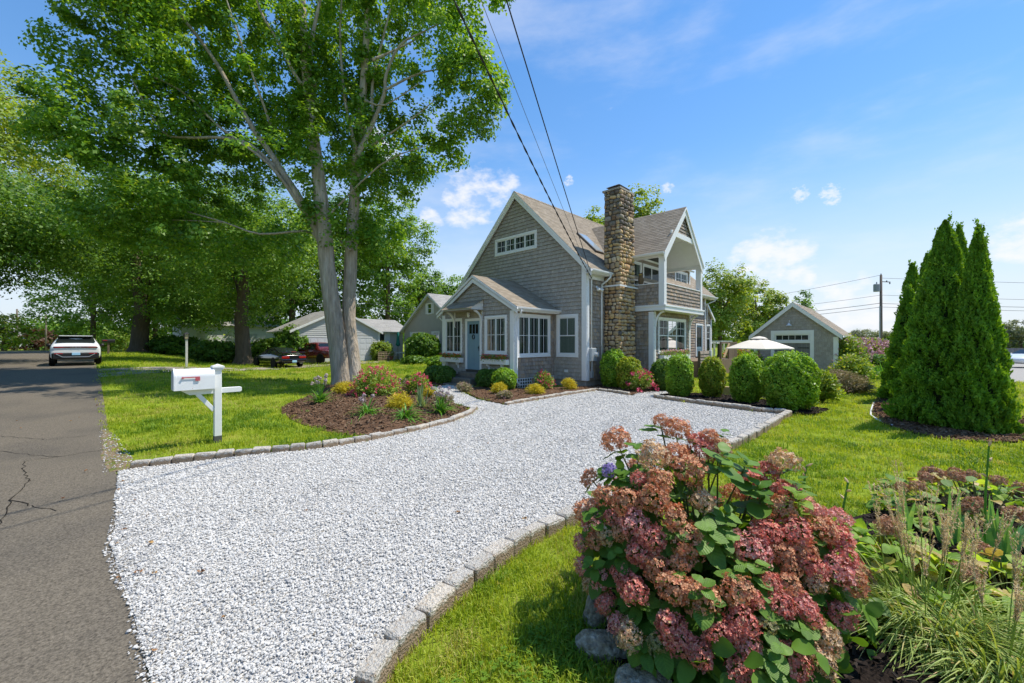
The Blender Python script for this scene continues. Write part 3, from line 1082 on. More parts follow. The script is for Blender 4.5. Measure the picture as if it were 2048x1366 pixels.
class Plane:
    """A wall plane: axis 'x' faces -X (u runs along -Y), axis 'y' faces -Y (u runs along +X)."""

    def __init__(s, axis, c):
        s.axis, s.c = axis, c
        s.U, s.N = (Vector((0, 1, 0)), Vector((-1, 0, 0))) if axis == 'x' else (Vector((1, 0, 0)), Vector((0, -1, 0)))
        s.O = Vector((c, 0, 0)) if axis == 'x' else Vector((0, c, 0))

    def P(s, u, v, n=0):
        return s.O + s.U * u + Vector((0, 0, v)) + s.N * n

    def box(s, mb, u0, u1, v0, v1, n0, n1):
        mb.hexa([s.P(u0, v0, n0), s.P(u1, v0, n0), s.P(u1, v0, n1), s.P(u0, v0, n1), s.P(u0, v1, n0), s.P(u1, v1, n0), s.P(u1, v1, n1), s.P(u0, v1, n1)])


def shingle_wall(root, pl, poly, holes, m, bottom=None, thick=.15, course=.16, name='wall'):
    w = MB()
    w.prism([pl.P(u, v) for u, v in poly], -pl.N * thick)
    wall = w.build(name, BACKING, root, True)
    s = MB()
    shingles(s, pl.O, pl.U, (0, 0, 1), pl.N, poly, holes, course)
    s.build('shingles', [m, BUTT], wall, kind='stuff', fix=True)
    return wall


def window(root, pl, u0, u1, v0, v1, sashes, cols=2, rows=2, hung=False, trim=.09, curtain=True, depth=.12, lower_plain=True, name='window'):
    """Cased window: outer white casing, sashes side by side, muntins, panes, darkened curtain and a flat dark panel for the unlit room. window > casing, sash, pane..."""
    w = MB()
    t = trim
    pl.box(w, u0, u1, v1 - t, v1, 0, .055)
    pl.box(w, u0, u1, v0, v0 + t * .8, 0, .055)
    pl.box(w, u0, u0 + t, v0 + t * .8, v1 - t, 0, .053)
    pl.box(w, u1 - t, u1, v0 + t * .8, v1 - t, 0, .053)
    pl.box(w, u0 - .01, u1 + .01, v0 - .035, v0, 0, .07)
    win = w.build(name, WHITE, root, True, bevel=.004)
    a0, a1, b0, b1 = u0 + t, u1 - t, v0 + t * .8, v1 - t
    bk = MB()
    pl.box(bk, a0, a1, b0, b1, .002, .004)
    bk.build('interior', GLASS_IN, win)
    sw = (a1 - a0) / sashes
    for i in range(sashes):
        s0, s1 = a0 + i * sw, a0 + (i + 1) * sw
        parts = [(b0, b1, cols, rows)] if not hung else [(b0, (b0 + b1) / 2 + .02, 0 if lower_plain else cols, 0), ((b0 + b1) / 2 - .02, b1, cols, rows)]
        for k, (c0, c1, nc, nr) in enumerate(parts):
            f = .045
            o = .026 if (not hung or k == 0) else .029
            q = MB()
            pl.box(q, s0 + .004, s1 - .004, c0, c0 + f, .006, o)
            pl.box(q, s0 + .004, s1 - .004, c1 - f, c1, .006, o)
            pl.box(q, s0 + .004, s0 + f, c0 + f, c1 - f, .006, o - .001)
            pl.box(q, s1 - f, s1 - .004, c0 + f, c1 - f, .006, o - .001)
            sash = q.build('sash', WHITE2, win)
            mu = MB()
            for j in range(1, nc):
                u = s0 + f + (s1 - s0 - 2 * f) * j / nc
                pl.box(mu, u - .011, u + .011, c0 + f, c1 - f, .008, o - .005)
            for j in range(1, nr):
                v = c0 + f + (c1 - c0 - 2 * f) * j / nr
                pl.box(mu, s0 + f, s1 - f, v - .011, v + .011, .009, o - .006)
            mu.build('muntins', WHITE2, win)
            gl = MB()
            gl.poly(pl.P(s0 + f, c0 + f, .014), pl.P(s1 - f, c0 + f, .014), pl.P(s1 - f, c1 - f, .014), pl.P(s0 + f, c1 - f, .014))
            gl.build('pane', GLASS, win)
        if curtain:
            cu = MB()
            for side in ((s0 + f * .6, s0 + sw * .3), (s1 - sw * .3, s1 - f * .6)) if curtain != 'full' else ((s0 + f * .6, s1 - f * .6),):
                n = 10
                for j in range(n):
                    x0 = side[0] + (side[1] - side[0]) * j / n
                    x1 = side[0] + (side[1] - side[0]) * (j + 1) / n
                    d0, d1 = (.0055, .0085) if j % 2 else (.0085, .0055)
                    cu.poly(pl.P(x0, b0, d0), pl.P(x1, b0, d1), pl.P(x1, b1, d1), pl.P(x0, b1, d0))
            cu.build('curtain', CURTAIN, win)
    return win


def trims(root, name, boxes, m=WHITE, bevel=.004):
    """Each trim board its own part."""
    for b in boxes:
        mb = MB()
        if isinstance(b[0], Plane):
            b = (*b[:-1], b[-1] + .02)
            b[0].box(mb, *b[1:])
        else:
            mb.box(*b)
        mb.build(name, m, root, True, bevel=bevel)


def roof_plane(root, e0, e1, r0, r1, thick, m, name='roof', holes=(), course=.145, tabs=(.22, .38), under=WHITE2):
    """Sloping roof slab, eave e0-e1, ridge r0-r1, with courses of separate tabs on top."""
    e0, e1, r0, r1 = map(Vector, (e0, e1, r0, r1))
    U = (e1 - e0).normalized()
    V = (r0 - e0) - U * (r0 - e0).dot(U)
    H = V.length
    V.normalize()
    N = U.cross(V)
    if N.z < 0:
        N = -N
    mb = MB()
    mb.cur = 0
    mb.prism([e0 - N * thick, e1 - N * thick, r1 - N * thick, r0 - N * thick], N * thick)
    slab = mb.build(name, under, root, True)
    poly = [(0, 0), ((e1 - e0).dot(U), 0), ((r1 - e0).dot(U), H), ((r0 - e0).dot(U), H)]
    s = MB()
    shingles(s, e0, U, V, N, [(u, v - (.02 if v == 0 else 0)) for u, v in poly], holes, course, tabs[0], tabs[1], .014, .005, .006)
    b = MB()
    b.poly(*[e0 + U * u + V * v + N * .003 for u, v in poly])
    s2 = s
    s2.add(b.v, [(0, 1, 2, 3)])
    s2.build('roof_shingles', [m, m], slab, kind='stuff')
    return slab, (e0, U, V, N)


def gutter(root, a, b, m=WHITE2, r=.065):
    a, b = Vector(a), Vector(b)
    d = (b - a).normalized()
    out = Vector((d.y, -d.x, 0))
    mb = MB()
    prof = [(-.0, .055), (.0, -.05), (.07, -.055), (.115, .0), (.12, .055), (.108, .055), (.105, .01), (.065, -.043), (.012, -.04), (.012, .055)]
    p = [a + out * x + Vector((0, 0, z)) for x, z in prof]
    mb.prism(p, b - a)
    return mb.build('gutter', m, root, True)


def downspout(root, pts, m=WHITE2, r=.042):
    mb = MB()
    mb.tube(pts, r, 8)
    mb.build('downspout', m, root, True, smooth=True)


def curved_bracket(root, pl, u, v, reach, drop, w=.07):
    """Curved timber knee brace standing out of a wall plane at u, hanging drop below v."""
    mb = MB()
    pl.box(mb, u - w / 2, u + w / 2, v - drop, v, 0, .05)
    n = 8
    pr = None
    for i in range(n + 1):
        a = PI / 2 * i / n
        x, z = .04 + (reach - .04) * (1 - math.cos(a)), v - drop + .03 + (drop - .06) * math.sin(a)
        tx, tz = math.sin(a), math.cos(a)
        nx_, nz_ = tz * .035, -tx * .035
        cur = [pl.P(u - w / 2, z + nz_, x + nx_), pl.P(u + w / 2, z + nz_, x + nx_), pl.P(u + w / 2, z - nz_, x - nx_), pl.P(u - w / 2, z - nz_, x - nx_)]
        if pr:
            mb.add(pr + cur, [(0, 1, 5, 4), (1, 2, 6, 5), (2, 3, 7, 6), (3, 0, 4, 7)])
        pr = cur
    mb.build('bracket', WHITE, root, True)


# ------------------------------------------------------------------ the shingled house
HX, HY = 14.86, 9.98
house = thing('shingle_house', 'grey shingled two storey house with white trim, stone chimney and front porch', 'house', (HX, HY, 0))
AP, ZR, ZE, SL = 14.13, 9.52, 5.10, .982          # ridge line, ridge height, eave height, slope
zroof = lambda y: ZR - SL * abs(y - AP)
FR, SD = Plane('x', HX), Plane('y', HY)
HB = 2 * AP - HY                                   # far side wall
XB = 29.2                                          # back wall
f = MB()
f.box(HX + .04, XB, HY + .04, HB - .04, -.3, .32)
f.build('foundation', CONC, house, True)
front_poly = [(HY, .3), (HB, .3), (HB, zroof(HB) - .2), (AP, ZR - .2), (HY, zroof(HY) - .2)]
shingle_wall(house, FR, front_poly, [(12.78, 15.69, 6.5, 7.40), (10.38, 11.6, 1.31, 3.24)], SHINGLE, course=.172)
side_poly = [(HX, .3), (XB, .3), (XB, 5.2), (HX, 5.2)]
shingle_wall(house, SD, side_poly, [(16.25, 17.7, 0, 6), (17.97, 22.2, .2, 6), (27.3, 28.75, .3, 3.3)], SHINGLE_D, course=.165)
b = MB()
b.box(HX + .16, XB, HB - .15, HB, .3, 5.2)
b.prism([(XB, HY + .15, .3), (XB, HB - .15, .3), (XB, HB - .15, zroof(HB) - .2), (XB, AP, ZR - .2), (XB, HY + .15, zroof(HY) - .2)], (-.15, 0, 0))
b.build('rear_wall', SHINGLE, house, True)
# roof
slab, fr = roof_plane(house, (14.64, 9.62, ZE), (30.3, 9.62, ZE), (14.64, AP, ZR), (30.3, AP, ZR), .10, ROOFM, holes=[(1.62, 3.0, -1, .8)])
roof_plane(house, (30.3, 2 * AP - 9.62, ZE), (14.64, 2 * AP - 9.62, ZE), (30.3, AP, ZR), (14.64, AP, ZR), .10, ROOFM)
rc = MB()
for i in range(52):
    x = 14.64 + i * .3
    for sgn in (-1, 1):
        rc.hexa([(x, AP, ZR - .0), (x + .32, AP, ZR - .01), (x + .32, AP + sgn * .14, ZR - .14), (x, AP + sgn * .14, ZR - .13), (x, AP, ZR + .022), (x + .32, AP, ZR + .012), (x + .32, AP + sgn * .15, ZR - .118), (x, AP + sgn * .15, ZR - .108)])
rc.build('ridge_cap', ROOFM, house, True)
# rakes
for sgn in (-1, 1):
    y0 = AP + sgn * (AP - 9.62)
    r = MB()
    r.prism([(14.70, y0, ZE - .11), (14.70, AP, ZR - .11), (14.70, AP, ZR - .34), (14.70, y0, ZE - .31)], (-.04, 0, 0))
    r.build('rake_board', WHITE, house, True)
    r = MB()
    r.prism([(14.67, y0, ZE - .02), (14.67, AP, ZR - .02), (14.67, AP, ZR - .135), (14.67, y0, ZE - .135)], (-.035, 0, 0))
    r.build('rake_moulding', WHITE, house, True)
    r = MB()
    r.prism([(HX, y0, ZE - .13), (HX, AP, ZR - .13), (HX, AP, ZR - .16), (HX, y0, ZE - .16)], (-.16, 0, 0))
    r.build('rake_soffit', WHITE, house, True)
trims(house, 'corner_board', [(FR, HY - .028, HY + .22, .3, 5.28, 0, .03), (SD, HX + .0, HX + .16, .3, 5.0, 0, .028), (SD, XB - .16, XB, .3, 5.0, 0, .028)])
trims(house, 'soffit', [(14.72, 16.2, 9.64, 9.95, 4.93, 4.97), (22.45, 30.2, 9.64, 9.95, 4.93, 4.97)])
trims(house, 'fascia', [(14.66, 16.22, 9.60, 9.635, 4.93, 5.09), (22.45, 30.28, 9.60, 9.635, 4.93, 5.09)])
trims(house, 'frieze_board', [(SD, HX + .17, 16.2, 4.74, 4.93, 0, .027)])
gutter(house, (14.62, 9.60, 5.03), (16.24, 9.60, 5.03))
gutter(house, (22.7, 9.60, 5.03), (30.3, 9.60, 5.03))
downspout(house, [(16.12, 9.54, 5.0), (16.1, 9.54, 4.88), (16.04, 9.68, 4.72), (15.98, 9.90, 4.58), (15.98, 9.92, 4.4), (15.98, 9.92, .5)])
downspout(house, [(30.05, 9.54, 5.0), (30.0, 9.6, 4.85), (29.35, 9.9, 4.6), (29.3, 9.9, 3.2)], r=.038)
# attic window strip of four, main floor window
window(house, FR, 12.78, 15.69, 6.53, 7.39, 4, 2, 2, trim=.12, curtain=True)
window(house, FR, 10.385, 11.587, 1.34, 3.23, 1, 2, 1, hung=True, trim=.14, curtain='full')
t = MB()
FR.box(t, 10.93, 11.13, .62, .74, 0, .05)
t.build('vent_cover', WHITE2, house, True)
# skylight
e0, U, V, N = fr
sk = MB()
q = [(2.32, 1.78), (3.10, 1.78), (3.10, 3.35), (2.32, 3.35)]
Q = lambda u, v, n: e0 + U * u + V * v + N * n
sk.prism([Q(u, v, .0) for u, v in q], N * .10)
skl = sk.build('skylight', SLATE, house, True)
sk = MB()
sk.prism([Q(u, v, .101) for u, v in ((2.40, 1.86), (3.02, 1.86), (3.02, 3.27), (2.40, 3.27))], N * .006)
sk.build('pane', mat('skylight_glass', (.30, .36, .40), .08, .9), skl)

# electrical service: mast, meter, lamps
e = MB()
e.tube([(15.12, 9.90, 1.7), (15.12, 9.90, 4.62), (15.10, 9.86, 4.75), (15.02, 9.8, 4.74)], .035, 8)
e.build('service_mast', WHITE2, house, True, smooth=True)
e = MB()
e.box(14.98, 15.42, 9.80, 9.96, 1.14, 1.72)
mt = e.build('meter_box', METER, house, True, bevel=.02)
e = MB()
e.lathe([(.0, -.10), (.085, -.09), (.10, -.02), (.10, .02)], (15.32, 9.78, 1.43), 12, 'y')
e.build('meter_dial', mat('meter_glass', (.5, .52, .52), .15, .6), mt)
e = MB()
e.tube([(15.16, 9.90, 1.14), (15.16, 9.90, .55)], .03, 8)
e.build('meter_conduit', METER, house, True)
e = MB()
e.box(15.08, 15.24, 9.86, 9.95, .42, .70)
e.build('ground_box', METER, house, True)
e = MB()
e.lathe([(.0, .03), (.07, .03), (.07, 0)], (15.62, 9.93, 4.42), 10, 'y')
for dx in (-.11, .13):
    e.tube([(15.62, 9.9, 4.40), (15.62 + dx, 9.84, 4.34), (15.62 + dx * 1.6, 9.74, 4.27)], [.03, .05, .075], 8)
e.build('flood_lamp', WHITE2, house, True, smooth=True)

# ------------------------------------------------------------------ chimney of field stones
ch = MB()
ch.hexa([(16.28, 9.26, 0), (17.78, 9.26, 0), (17.78, 10.05, 0), (16.28, 10.05, 0), (16.42, 9.28, 8.84), (17.58, 9.28, 8.84), (17.58, 10.02, 8.84), (16.42, 10.02, 8.84)])
chim = ch.build('chimney', MORTAR, house, True)


def stone_mesh(seed):
    rs = np.random.default_rng(seed)
    bm = bmesh.new()
    bmesh.ops.create_icosphere(bm, subdivisions=1, radius=1)
    off = Vector(rs.uniform(-9, 9, 3))
    for v in bm.verts:
        p = v.co
        q = Vector([math.copysign(abs(c) ** .5, c) for c in p])
        v.co = q * (.66 + .16 * mnoise.noise(p * 1.3 + off))
    me = bpy.data.meshes.new('stone')
    bm.to_mesh(me)
    bm.free()
    me.polygons.foreach_set('use_smooth', [True] * len(me.polygons))
    return me


sm_l, sm_d = [], []
for i in range(6):
    me = stone_mesh(500 + i)
    me.materials.append(STONE)
    sm_l.append(me)
    me = me.copy()
    me.materials[0] = STONE_SOOT
    sm_d.append(me)
rs = random.Random(5)
cand = []
z = .35
while z < 8.75:
    h = rs.uniform(.12, .27)
    if z + h > 8.82:
        h = max(.1, 8.84 - z)
    k = z / 8.84
    x0, x1 = 16.24 + .13 * k, 17.82 - .20 * k
    for face in ('x', 'y'):
        a, bnd = (9.24, 9.98 if z < 5 else 10.03) if face == 'x' else (x0, x1)
        u = a
        while u < bnd - .06:
            w = min(rs.choice((rs.uniform(.13, .22), rs.uniform(.2, .40))), bnd - u)
            if bnd - u - w < .10:
                w = bnd - u
            split = h > .2 and rs.random() < .35 and w < .26
            for q in ((0, .5), (.5, .5)) if split else ((0, 1),):
                zz_ = z + h * (q[0] + q[1] / 2) + rs.uniform(-.025, .025)
                dark = rs.random() < np.clip((zz_ - 5.6) / 2.6, .06, .85)
                cand.append((face, u + w / 2, zz_, w * rs.uniform(.9, 1.06), h * q[1] * rs.uniform(.92, 1.1), rs.uniform(.075, .12), dark, x0))
            u += w
    z += h
cand.sort(key=lambda q: -q[3] * q[4])
fillV, fillF, fillM = [], [], []
nst = len(cand)
for i, (face, uc, zz_, w, h, dd, dark, x0) in enumerate(cand):
    me = rs.choice(sm_d if dark else sm_l)
    tilt = rs.uniform(-.22, .22)
    if face == 'x':
        loc, sc, ro = (x0 + .055, uc, zz_), (dd * 1.25, w * .70, h * .74), (tilt, rs.choice((0, PI)), 0)
    else:
        loc, sc, ro = (uc, 9.25, zz_), (w * .70, dd * 1.25, h * .74), (0, tilt + rs.choice((0, PI)), 0)
    if i < 300:
        o = link('stone', me, chim)
        o.location, o.scale, o.rotation_euler = loc, sc, ro
    else:
        M_ = Matrix.LocRotScale(Vector(loc), Euler(ro), Vector(sc))
        b0_ = len(fillV)
        fillV += [tuple(M_ @ v.co) for v in me.vertices]
        fillF += [tuple(b0_ + j for j in p.vertices) for p in me.polygons]
        fillM += [int(dark)] * len(me.polygons)
me = bpy.data.meshes.new('small_stones')
me.from_pydata(fillV, [], fillF)
me.materials.append(STONE_I)
me.materials.append(STONE_SI)
me.polygons.foreach_set('material_index', fillM)
me.polygons.foreach_set('use_smooth', [True] * len(fillF))
o = link('small_stones', me, chim)
o['kind'] = 'stuff'
print('stones', nst)
c = MB()
c.box(16.32, 17.66, 9.18, 10.1, 8.84, 8.92)
c.build('cap_slab', CONC, chim)
c = MB()
for p in ((16.65, 9.4), (17.34, 9.4), (16.65, 9.9), (17.34, 9.9)):
    c.box(p[0] - .02, p[0] + .02, p[1] - .02, p[1] + .02, 8.93, 9.12)
c.add([(16.48, 9.3, 9.08), (17.5, 9.3, 9.08), (17.5, 10.0, 9.08), (16.48, 10.0, 9.08), (16.98, 9.65, 9.32)], [(0, 1, 4), (1, 2, 4), (2, 3, 4), (3, 0, 4), (3, 2, 1, 0)])
c.build('rain_cap', SLATE, chim)
c = MB()
c.box(16.18, 17.96, 9.10, 9.15, 4.46, 4.53)
c.box(16.14, 16.18, 9.10, 9.97, 4.46, 4.53)
c.build('strap', WHITE2, house, True)

# ------------------------------------------------------------------ bump-out with balcony and dormer
BX0, BX1, BY = 17.95, 22.24, 8.4
LB, FB = Plane('x', BX0), Plane('y', BY)
f = MB()
f.box(BX0 + .03, BX1 - .03, BY + .03, HY + .1, -.3, .3)
f.build('foundation', CONC, house, True)
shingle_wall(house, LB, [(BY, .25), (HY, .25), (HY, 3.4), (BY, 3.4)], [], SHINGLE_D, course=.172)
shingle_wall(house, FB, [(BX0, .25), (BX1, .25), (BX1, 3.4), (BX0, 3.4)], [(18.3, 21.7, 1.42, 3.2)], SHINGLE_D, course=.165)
b = MB()
b.box(BX1 - .15, BX1, BY + .15, HY, .25, 3.4)
b.build('wall', SHINGLE_D, house, True)
trims(house, 'corner_board', [(LB, BY - .026, BY + .22, .2, 3.38, 0, .03), (FB, BX0, BX0 + .16, .2, 3.38, 0, .026), (FB, BX1 - .16, BX1 + .02, .2, 3.38, 0, .03)])
window(house, FB, 18.36, 21.63, 1.45, 3.16, 3, 2, 2, hung=True, trim=.11, curtain=True)
# balcony deck and half walls
KX0, KX1, KY = 17.88, 22.5, 7.9
trims(house, 'balcony_floor', [(KX0 + .02, KX1, KY + .02, HY, 3.42, 3.64)])
trims(house, 'balcony_band', [(KX0 - .05, KX0 + .02, KY - .09, HY, 3.42, 3.66), (KX0 + .021, KX1 + .16, KY - .09, KY + .019, 3.42, 3.662), (KX0 - .08, KX0 - .051, KY - .12, HY, 3.60, 3.68), (KX0 - .08, KX1 + .19, KY - .121, KY - .091, 3.60, 3.681)])
KL, KF = Plane('x', KX0), Plane('y', KY)
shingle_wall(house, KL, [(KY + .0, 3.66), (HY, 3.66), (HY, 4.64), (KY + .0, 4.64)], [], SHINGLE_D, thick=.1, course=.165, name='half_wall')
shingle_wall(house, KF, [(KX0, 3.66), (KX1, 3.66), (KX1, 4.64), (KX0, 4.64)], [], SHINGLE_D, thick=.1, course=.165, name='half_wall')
trims(house, 'railing_cap', [(KX0 - .04, KX0 + .13, KY + .2, HY, 4.64, 4.68), (KX0 + .2, KX1 - .2, KY - .04, KY + .13, 4.64, 4.681)])
ZD, ZDE, DXC = 8.55, 6.0, 20.05                    # dormer ridge and eave
trims(house, 'balcony_post', [(KX0 - .058, KX0 + .2, KY - .058, KY + .2, 3.685, 6.08), (KX1 - .2, KX1 + .03, KY - .058, KY + .2, 3.685, 6.08)])
trims(house, 'balcony_beam', [(KX0 - .02, KX0 + .19, KY + .2, 10.4, 5.86, 6.08), (KX1 - .19, KX1 + .02, KY + .2, 10.4, 5.86, 6.08)])
# back wall of the balcony: sliding door, side window, slanted transom
BK = Plane('y', 9.86)
w = MB()
w.prism([BK.P(17.95, 3.6), BK.P(22.3, 3.6), BK.P(22.3, 6.15), BK.P(DXC, 8.2), BK.P(17.95, 6.15)], (0, .1, 0))
wl = w.build('wall', SHINGLE_D, house, True)
sl = window(house, BK, 19.78, 21.85, 3.68, 6.05, 2, 0, 0, trim=.1, curtain=False, name='sliding_door')
window(house, BK, 18.15, 19.62, 3.7, 6.05, 1, 2, 2, trim=.1, curtain=True)
w = MB()
for a, b_ in (((19.66, 6.28), (21.95, 6.28)), ((21.95, 6.28), (21.95, 6.45)), ((21.95, 6.45), (20.2, 7.6)), ((20.2, 7.6), (19.66, 7.2)), ((19.66, 7.2), (19.66, 6.28))):
    w.bar(BK.P(*a, .02), BK.P(*b_, .02), .09, .06, (0, 1, 0))
tr = w.build('transom_window', WHITE, house, True)
w = MB()
w.poly(*[BK.P(*q, .02) for q in ((19.66, 6.28), (21.95, 6.28), (21.95, 6.45), (20.2, 7.6), (19.66, 7.2))])
w.build('pane', CARGLASS, tr)
# dormer roof and ceilings
sl_d = (ZD - ZDE) / (DXC - 17.62)
ymeet = lambda z: AP - (ZR - z) / SL
roof_plane(house, (17.62, ymeet(ZDE) + .1, ZDE), (17.62, 7.72, ZDE), (DXC, ymeet(ZD) + .1, ZD), (DXC, 7.72, ZD), .10, ROOFM)
roof_plane(house, (2 * DXC - 17.62, 7.72, ZDE), (2 * DXC - 17.62, ymeet(ZDE) + .1, ZDE), (DXC, 7.72, ZD), (DXC, ymeet(ZD) + .1, ZD), .10, ROOFM)
ceil_m = mat('white_beadboard', (.70, .70, .67), .6, .2)
for sgn in (-1, 1):
    for i in range(14):                             # ceiling boards, each one its own part
        t0, t1 = .06 + i * .058, .06 + (i + 1) * .058 - .012
        ex = lambda t: (DXC + sgn * (2.43 - 2.43 * t), ZDE - .13 + (ZD - ZDE) * t)
        (xa, za), (xb, zb) = ex(t0), ex(t1)
        if zb > 7.25:
            break
        c = MB()
        c.prism([(xa, 7.95, za), (xa, 9.85, za), (xb, 9.85, zb), (xb, 7.95, zb)], (0, 0, .02))
        c.build('ceiling_board', ceil_m, house, True)
c = MB()
c.box(DXC - 1.25, DXC + 1.25, 7.95, 9.85, 7.16, 7.19)
c.build('flat_ceiling', ceil_m, house, True)
# dormer gable front
GF = Plane('y', 7.88)
gp = [(DXC - 1.2, 7.16), (DXC + 1.2, 7.16), (DXC, 8.42)]
w = MB()
w.prism([GF.P(u, v) for u, v in gp], (0, .07, 0))
gw = w.build('gable_wall', BACKING, house, True)
s = MB()
shingles(s, GF.O, GF.U, (0, 0, 1), GF.N, gp, (), .165)
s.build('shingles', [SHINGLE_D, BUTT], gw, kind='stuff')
trims(house, 'collar_beam', [(DXC - 1.5, DXC + 1.5, 7.80, 7.87, 6.92, 7.16)])
for sgn in (-1, 1):
    x0 = DXC + sgn * 2.43
    r = MB()
    r.prism([(x0, 7.80, ZDE - .10), (DXC, 7.80, ZD - .10), (DXC, 7.80, ZD - .42), (x0 - sgn * .12, 7.80, ZDE - .42)], (0, -.045, 0))
    r.build('rake_board', WHITE, house, True)
    r = MB()
    r.prism([(x0, 7.79, ZDE - .01), (DXC, 7.79, ZD - .01), (DXC, 7.79, ZD - .125), (x0, 7.79, ZDE - .125)], (0, -.08, 0))
    r.build('rake_moulding', WHITE, house, True)
trims(house, 'soffit', [(17.66, 17.86, 7.8, 10.6, 5.86, 5.90)])
gutter(house, (17.62, 10.5, 5.94), (17.62, 7.74, 5.94))
curved_bracket(house, FB, BX0 + .10, 3.40, .48, .75)
curved_bracket(house, FB, BX1 - .09, 3.40, .48, .75)
# window box under the triple window
wb = MB()
wb.box(18.45, 21.6, 8.12, 8.36, 1.10, 1.36)
wb.build('window_box', WHITE, house, True, bevel=.006)
# further dormer on the main roof
D2 = Plane('y', 10.35)
shingle_wall(house, D2, [(23.6, 5.3), (27.4, 5.3), (27.4, 6.62), (23.6, 6.62)], [(25.0, 27.0, 5.5, 6.5)], SHINGLE_D, course=.165)
w = MB()
for x in (23.6, 27.3):
    w.prism([(x, 10.35, 5.6), (x, 10.35, 6.62), (x, 11.9, 7.2), (x, 11.9, 7.1)], (.1, 0, 0))
w.build('dormer_cheek', SHINGLE_D, house, True)
window(house, D2, 25.0, 26.95, 5.5, 6.46, 2, 2, 2, trim=.1, curtain=True)
roof_plane(house, (23.4, 10.1, 6.62), (27.6, 10.1, 6.62), (23.4, 11.95, 7.35), (27.6, 11.95, 7.35), .08, ROOFM)
trims(house, 'corner_board', [(D2, 23.6, 23.75, 5.3, 6.6, 0, .03), (D2, 27.25, 27.4, 5.3, 6.6, 0, .03)])

# rear lean-to with the blue side door
LT = Plane('y', HY)
shingle_wall(house, LT, [(XB, .3), (30.35, .3), (30.35, 3.75), (XB, 4.5)], [(29.2, 30.2, 1.2, 3.3)], SHINGLE_D, course=.165)
roof_plane(house, (30.6, 9.8, 3.62), (30.6, 13, 3.62), (XB, 9.8, 4.62), (XB, 13, 4.62), .08, ROOFM)
r = MB()
r.prism([(30.62, 9.78, 3.58), (XB, 9.78, 4.60), (XB, 9.78, 4.42), (30.62, 9.78, 3.40)], (0, .03, 0))
r.build('rake_board', WHITE, house, True)
trims(house, 'corner_board', [(LT, 30.2, 30.37, .3, 3.6, 0, .03)])
window(house, LT, 29.28, 30.14, 1.25, 3.22, 1, 2, 2, hung=True, trim=.1, curtain=True)


def door(root, pl, u0, u1, v0, v1, lites, casing=.12, lite_v=(.72, .95), cols=3, name='door'):
    w = MB()
    pl.box(w, u0 - casing, u0, v0, v1 + casing, 0, .06)
    pl.box(w, u1, u1 + casing, v0, v1 + casing, 0, .06)
    pl.box(w, u0, u1, v1, v1 + casing, 0, .059)
    w.build('door_casing', WHITE, root, True, bevel=.004)
    d = MB()
    pl.box(d, u0, u1, v0, v1, .002, .016)
    dr = d.build(name, TEAL, root, True)
    a, b_ = u0 + .12, u1 - .12
    l0, l1 = v0 + (v1 - v0) * lite_v[0], v0 + (v1 - v0) * lite_v[1]
    k = MB()
    pl.box(k, u0, a, v0, v1, .016, .024)
    pl.box(k, b_, u1, v0, v1, .016, .024)
    pl.box(k, a, b_, v1 - .12, v1, .016, .0235)
    pl.box(k, a, b_, v0, v0 + .2, .016, .0235)
    pl.box(k, a, b_, l0 - .16, l0, .016, .0235)
    mid = (a + b_) / 2
    pl.box(k, mid - .04, mid + .04, v0 + .2, l0 - .16, .016, .023)
    k.build('stile', TEAL, dr)
    for i in range(cols):
        s0, s1 = a + (b_ - a) * i / cols + .02, a + (b_ - a) * (i + 1) / cols - .02
        p = MB()
        pl.box(p, s0, s1, l0 + .02, l1 - .02, .016, .019)
        p.build('pane', CARGLASS, dr)
    h = MB()
    pl.box(h, u0 + .05, u0 + .09, v0 + .85, v0 + 1.1, .024, .04)
    h.lathe([(.0, -.03), (.03, -.03), (.03, .03), (0, .03)], pl.P(u0 + .07, v0 + 1.0, .06), 8)
    h.build('handle', BLACK, dr)
    return dr


door(house, SD, 27.5, 28.55, 1.05, 3.1, True, lite_v=(.3, .95), cols=2)
# small oval plaque, gooseneck lamp
o_ = MB()
o_.lathe([(0, .03), (.22, .03), (.22, 0)], (0, 0, 0), 20, 'y')
o_.v = [(x * .8 + 26.25, HY - .03 - y, z * 1.45 + 2.02) for x, y, z in o_.v]
pq = o_.build('oval_plaque', WHITE, house, True)
o_ = MB()
o_.obox((26.25, HY - .065, 2.02), (.035, 0, .06), (0, .004, 0), (-.06, 0, .09))
o_.build('plaque_mark', mat('plaque_ochre', (.45, .22, .05), .6, .2), pq)


def gooseneck(root, base, out, m=WHITE2, s=1.0):
    b, o = Vector(base), Vector(out)
    mb = MB()
    n = 10
    pts = [b + o * (.45 * s * (i / n)) + Vector((0, 0, .22 * s * math.sin(PI * min(i / n, 1)))) for i in range(n + 1)]
    mb.tube(pts + [pts[-1] - Vector((0, 0, .06 * s))], .014 * s + .004, 6)
    mb.lathe([(.05 * s, .0), (.06 * s, -.06 * s), (.09 * s, -.10 * s), (.21 * s, -.19 * s), (.22 * s, -.21 * s), (.20 * s, -.20 * s)], pts[-1], 14)
    mb.build('barn_lamp', m, root, True, smooth=True)


gooseneck(house, (24.2, 9.93, 3.42), (.75, -.55, 0), s=1.15)
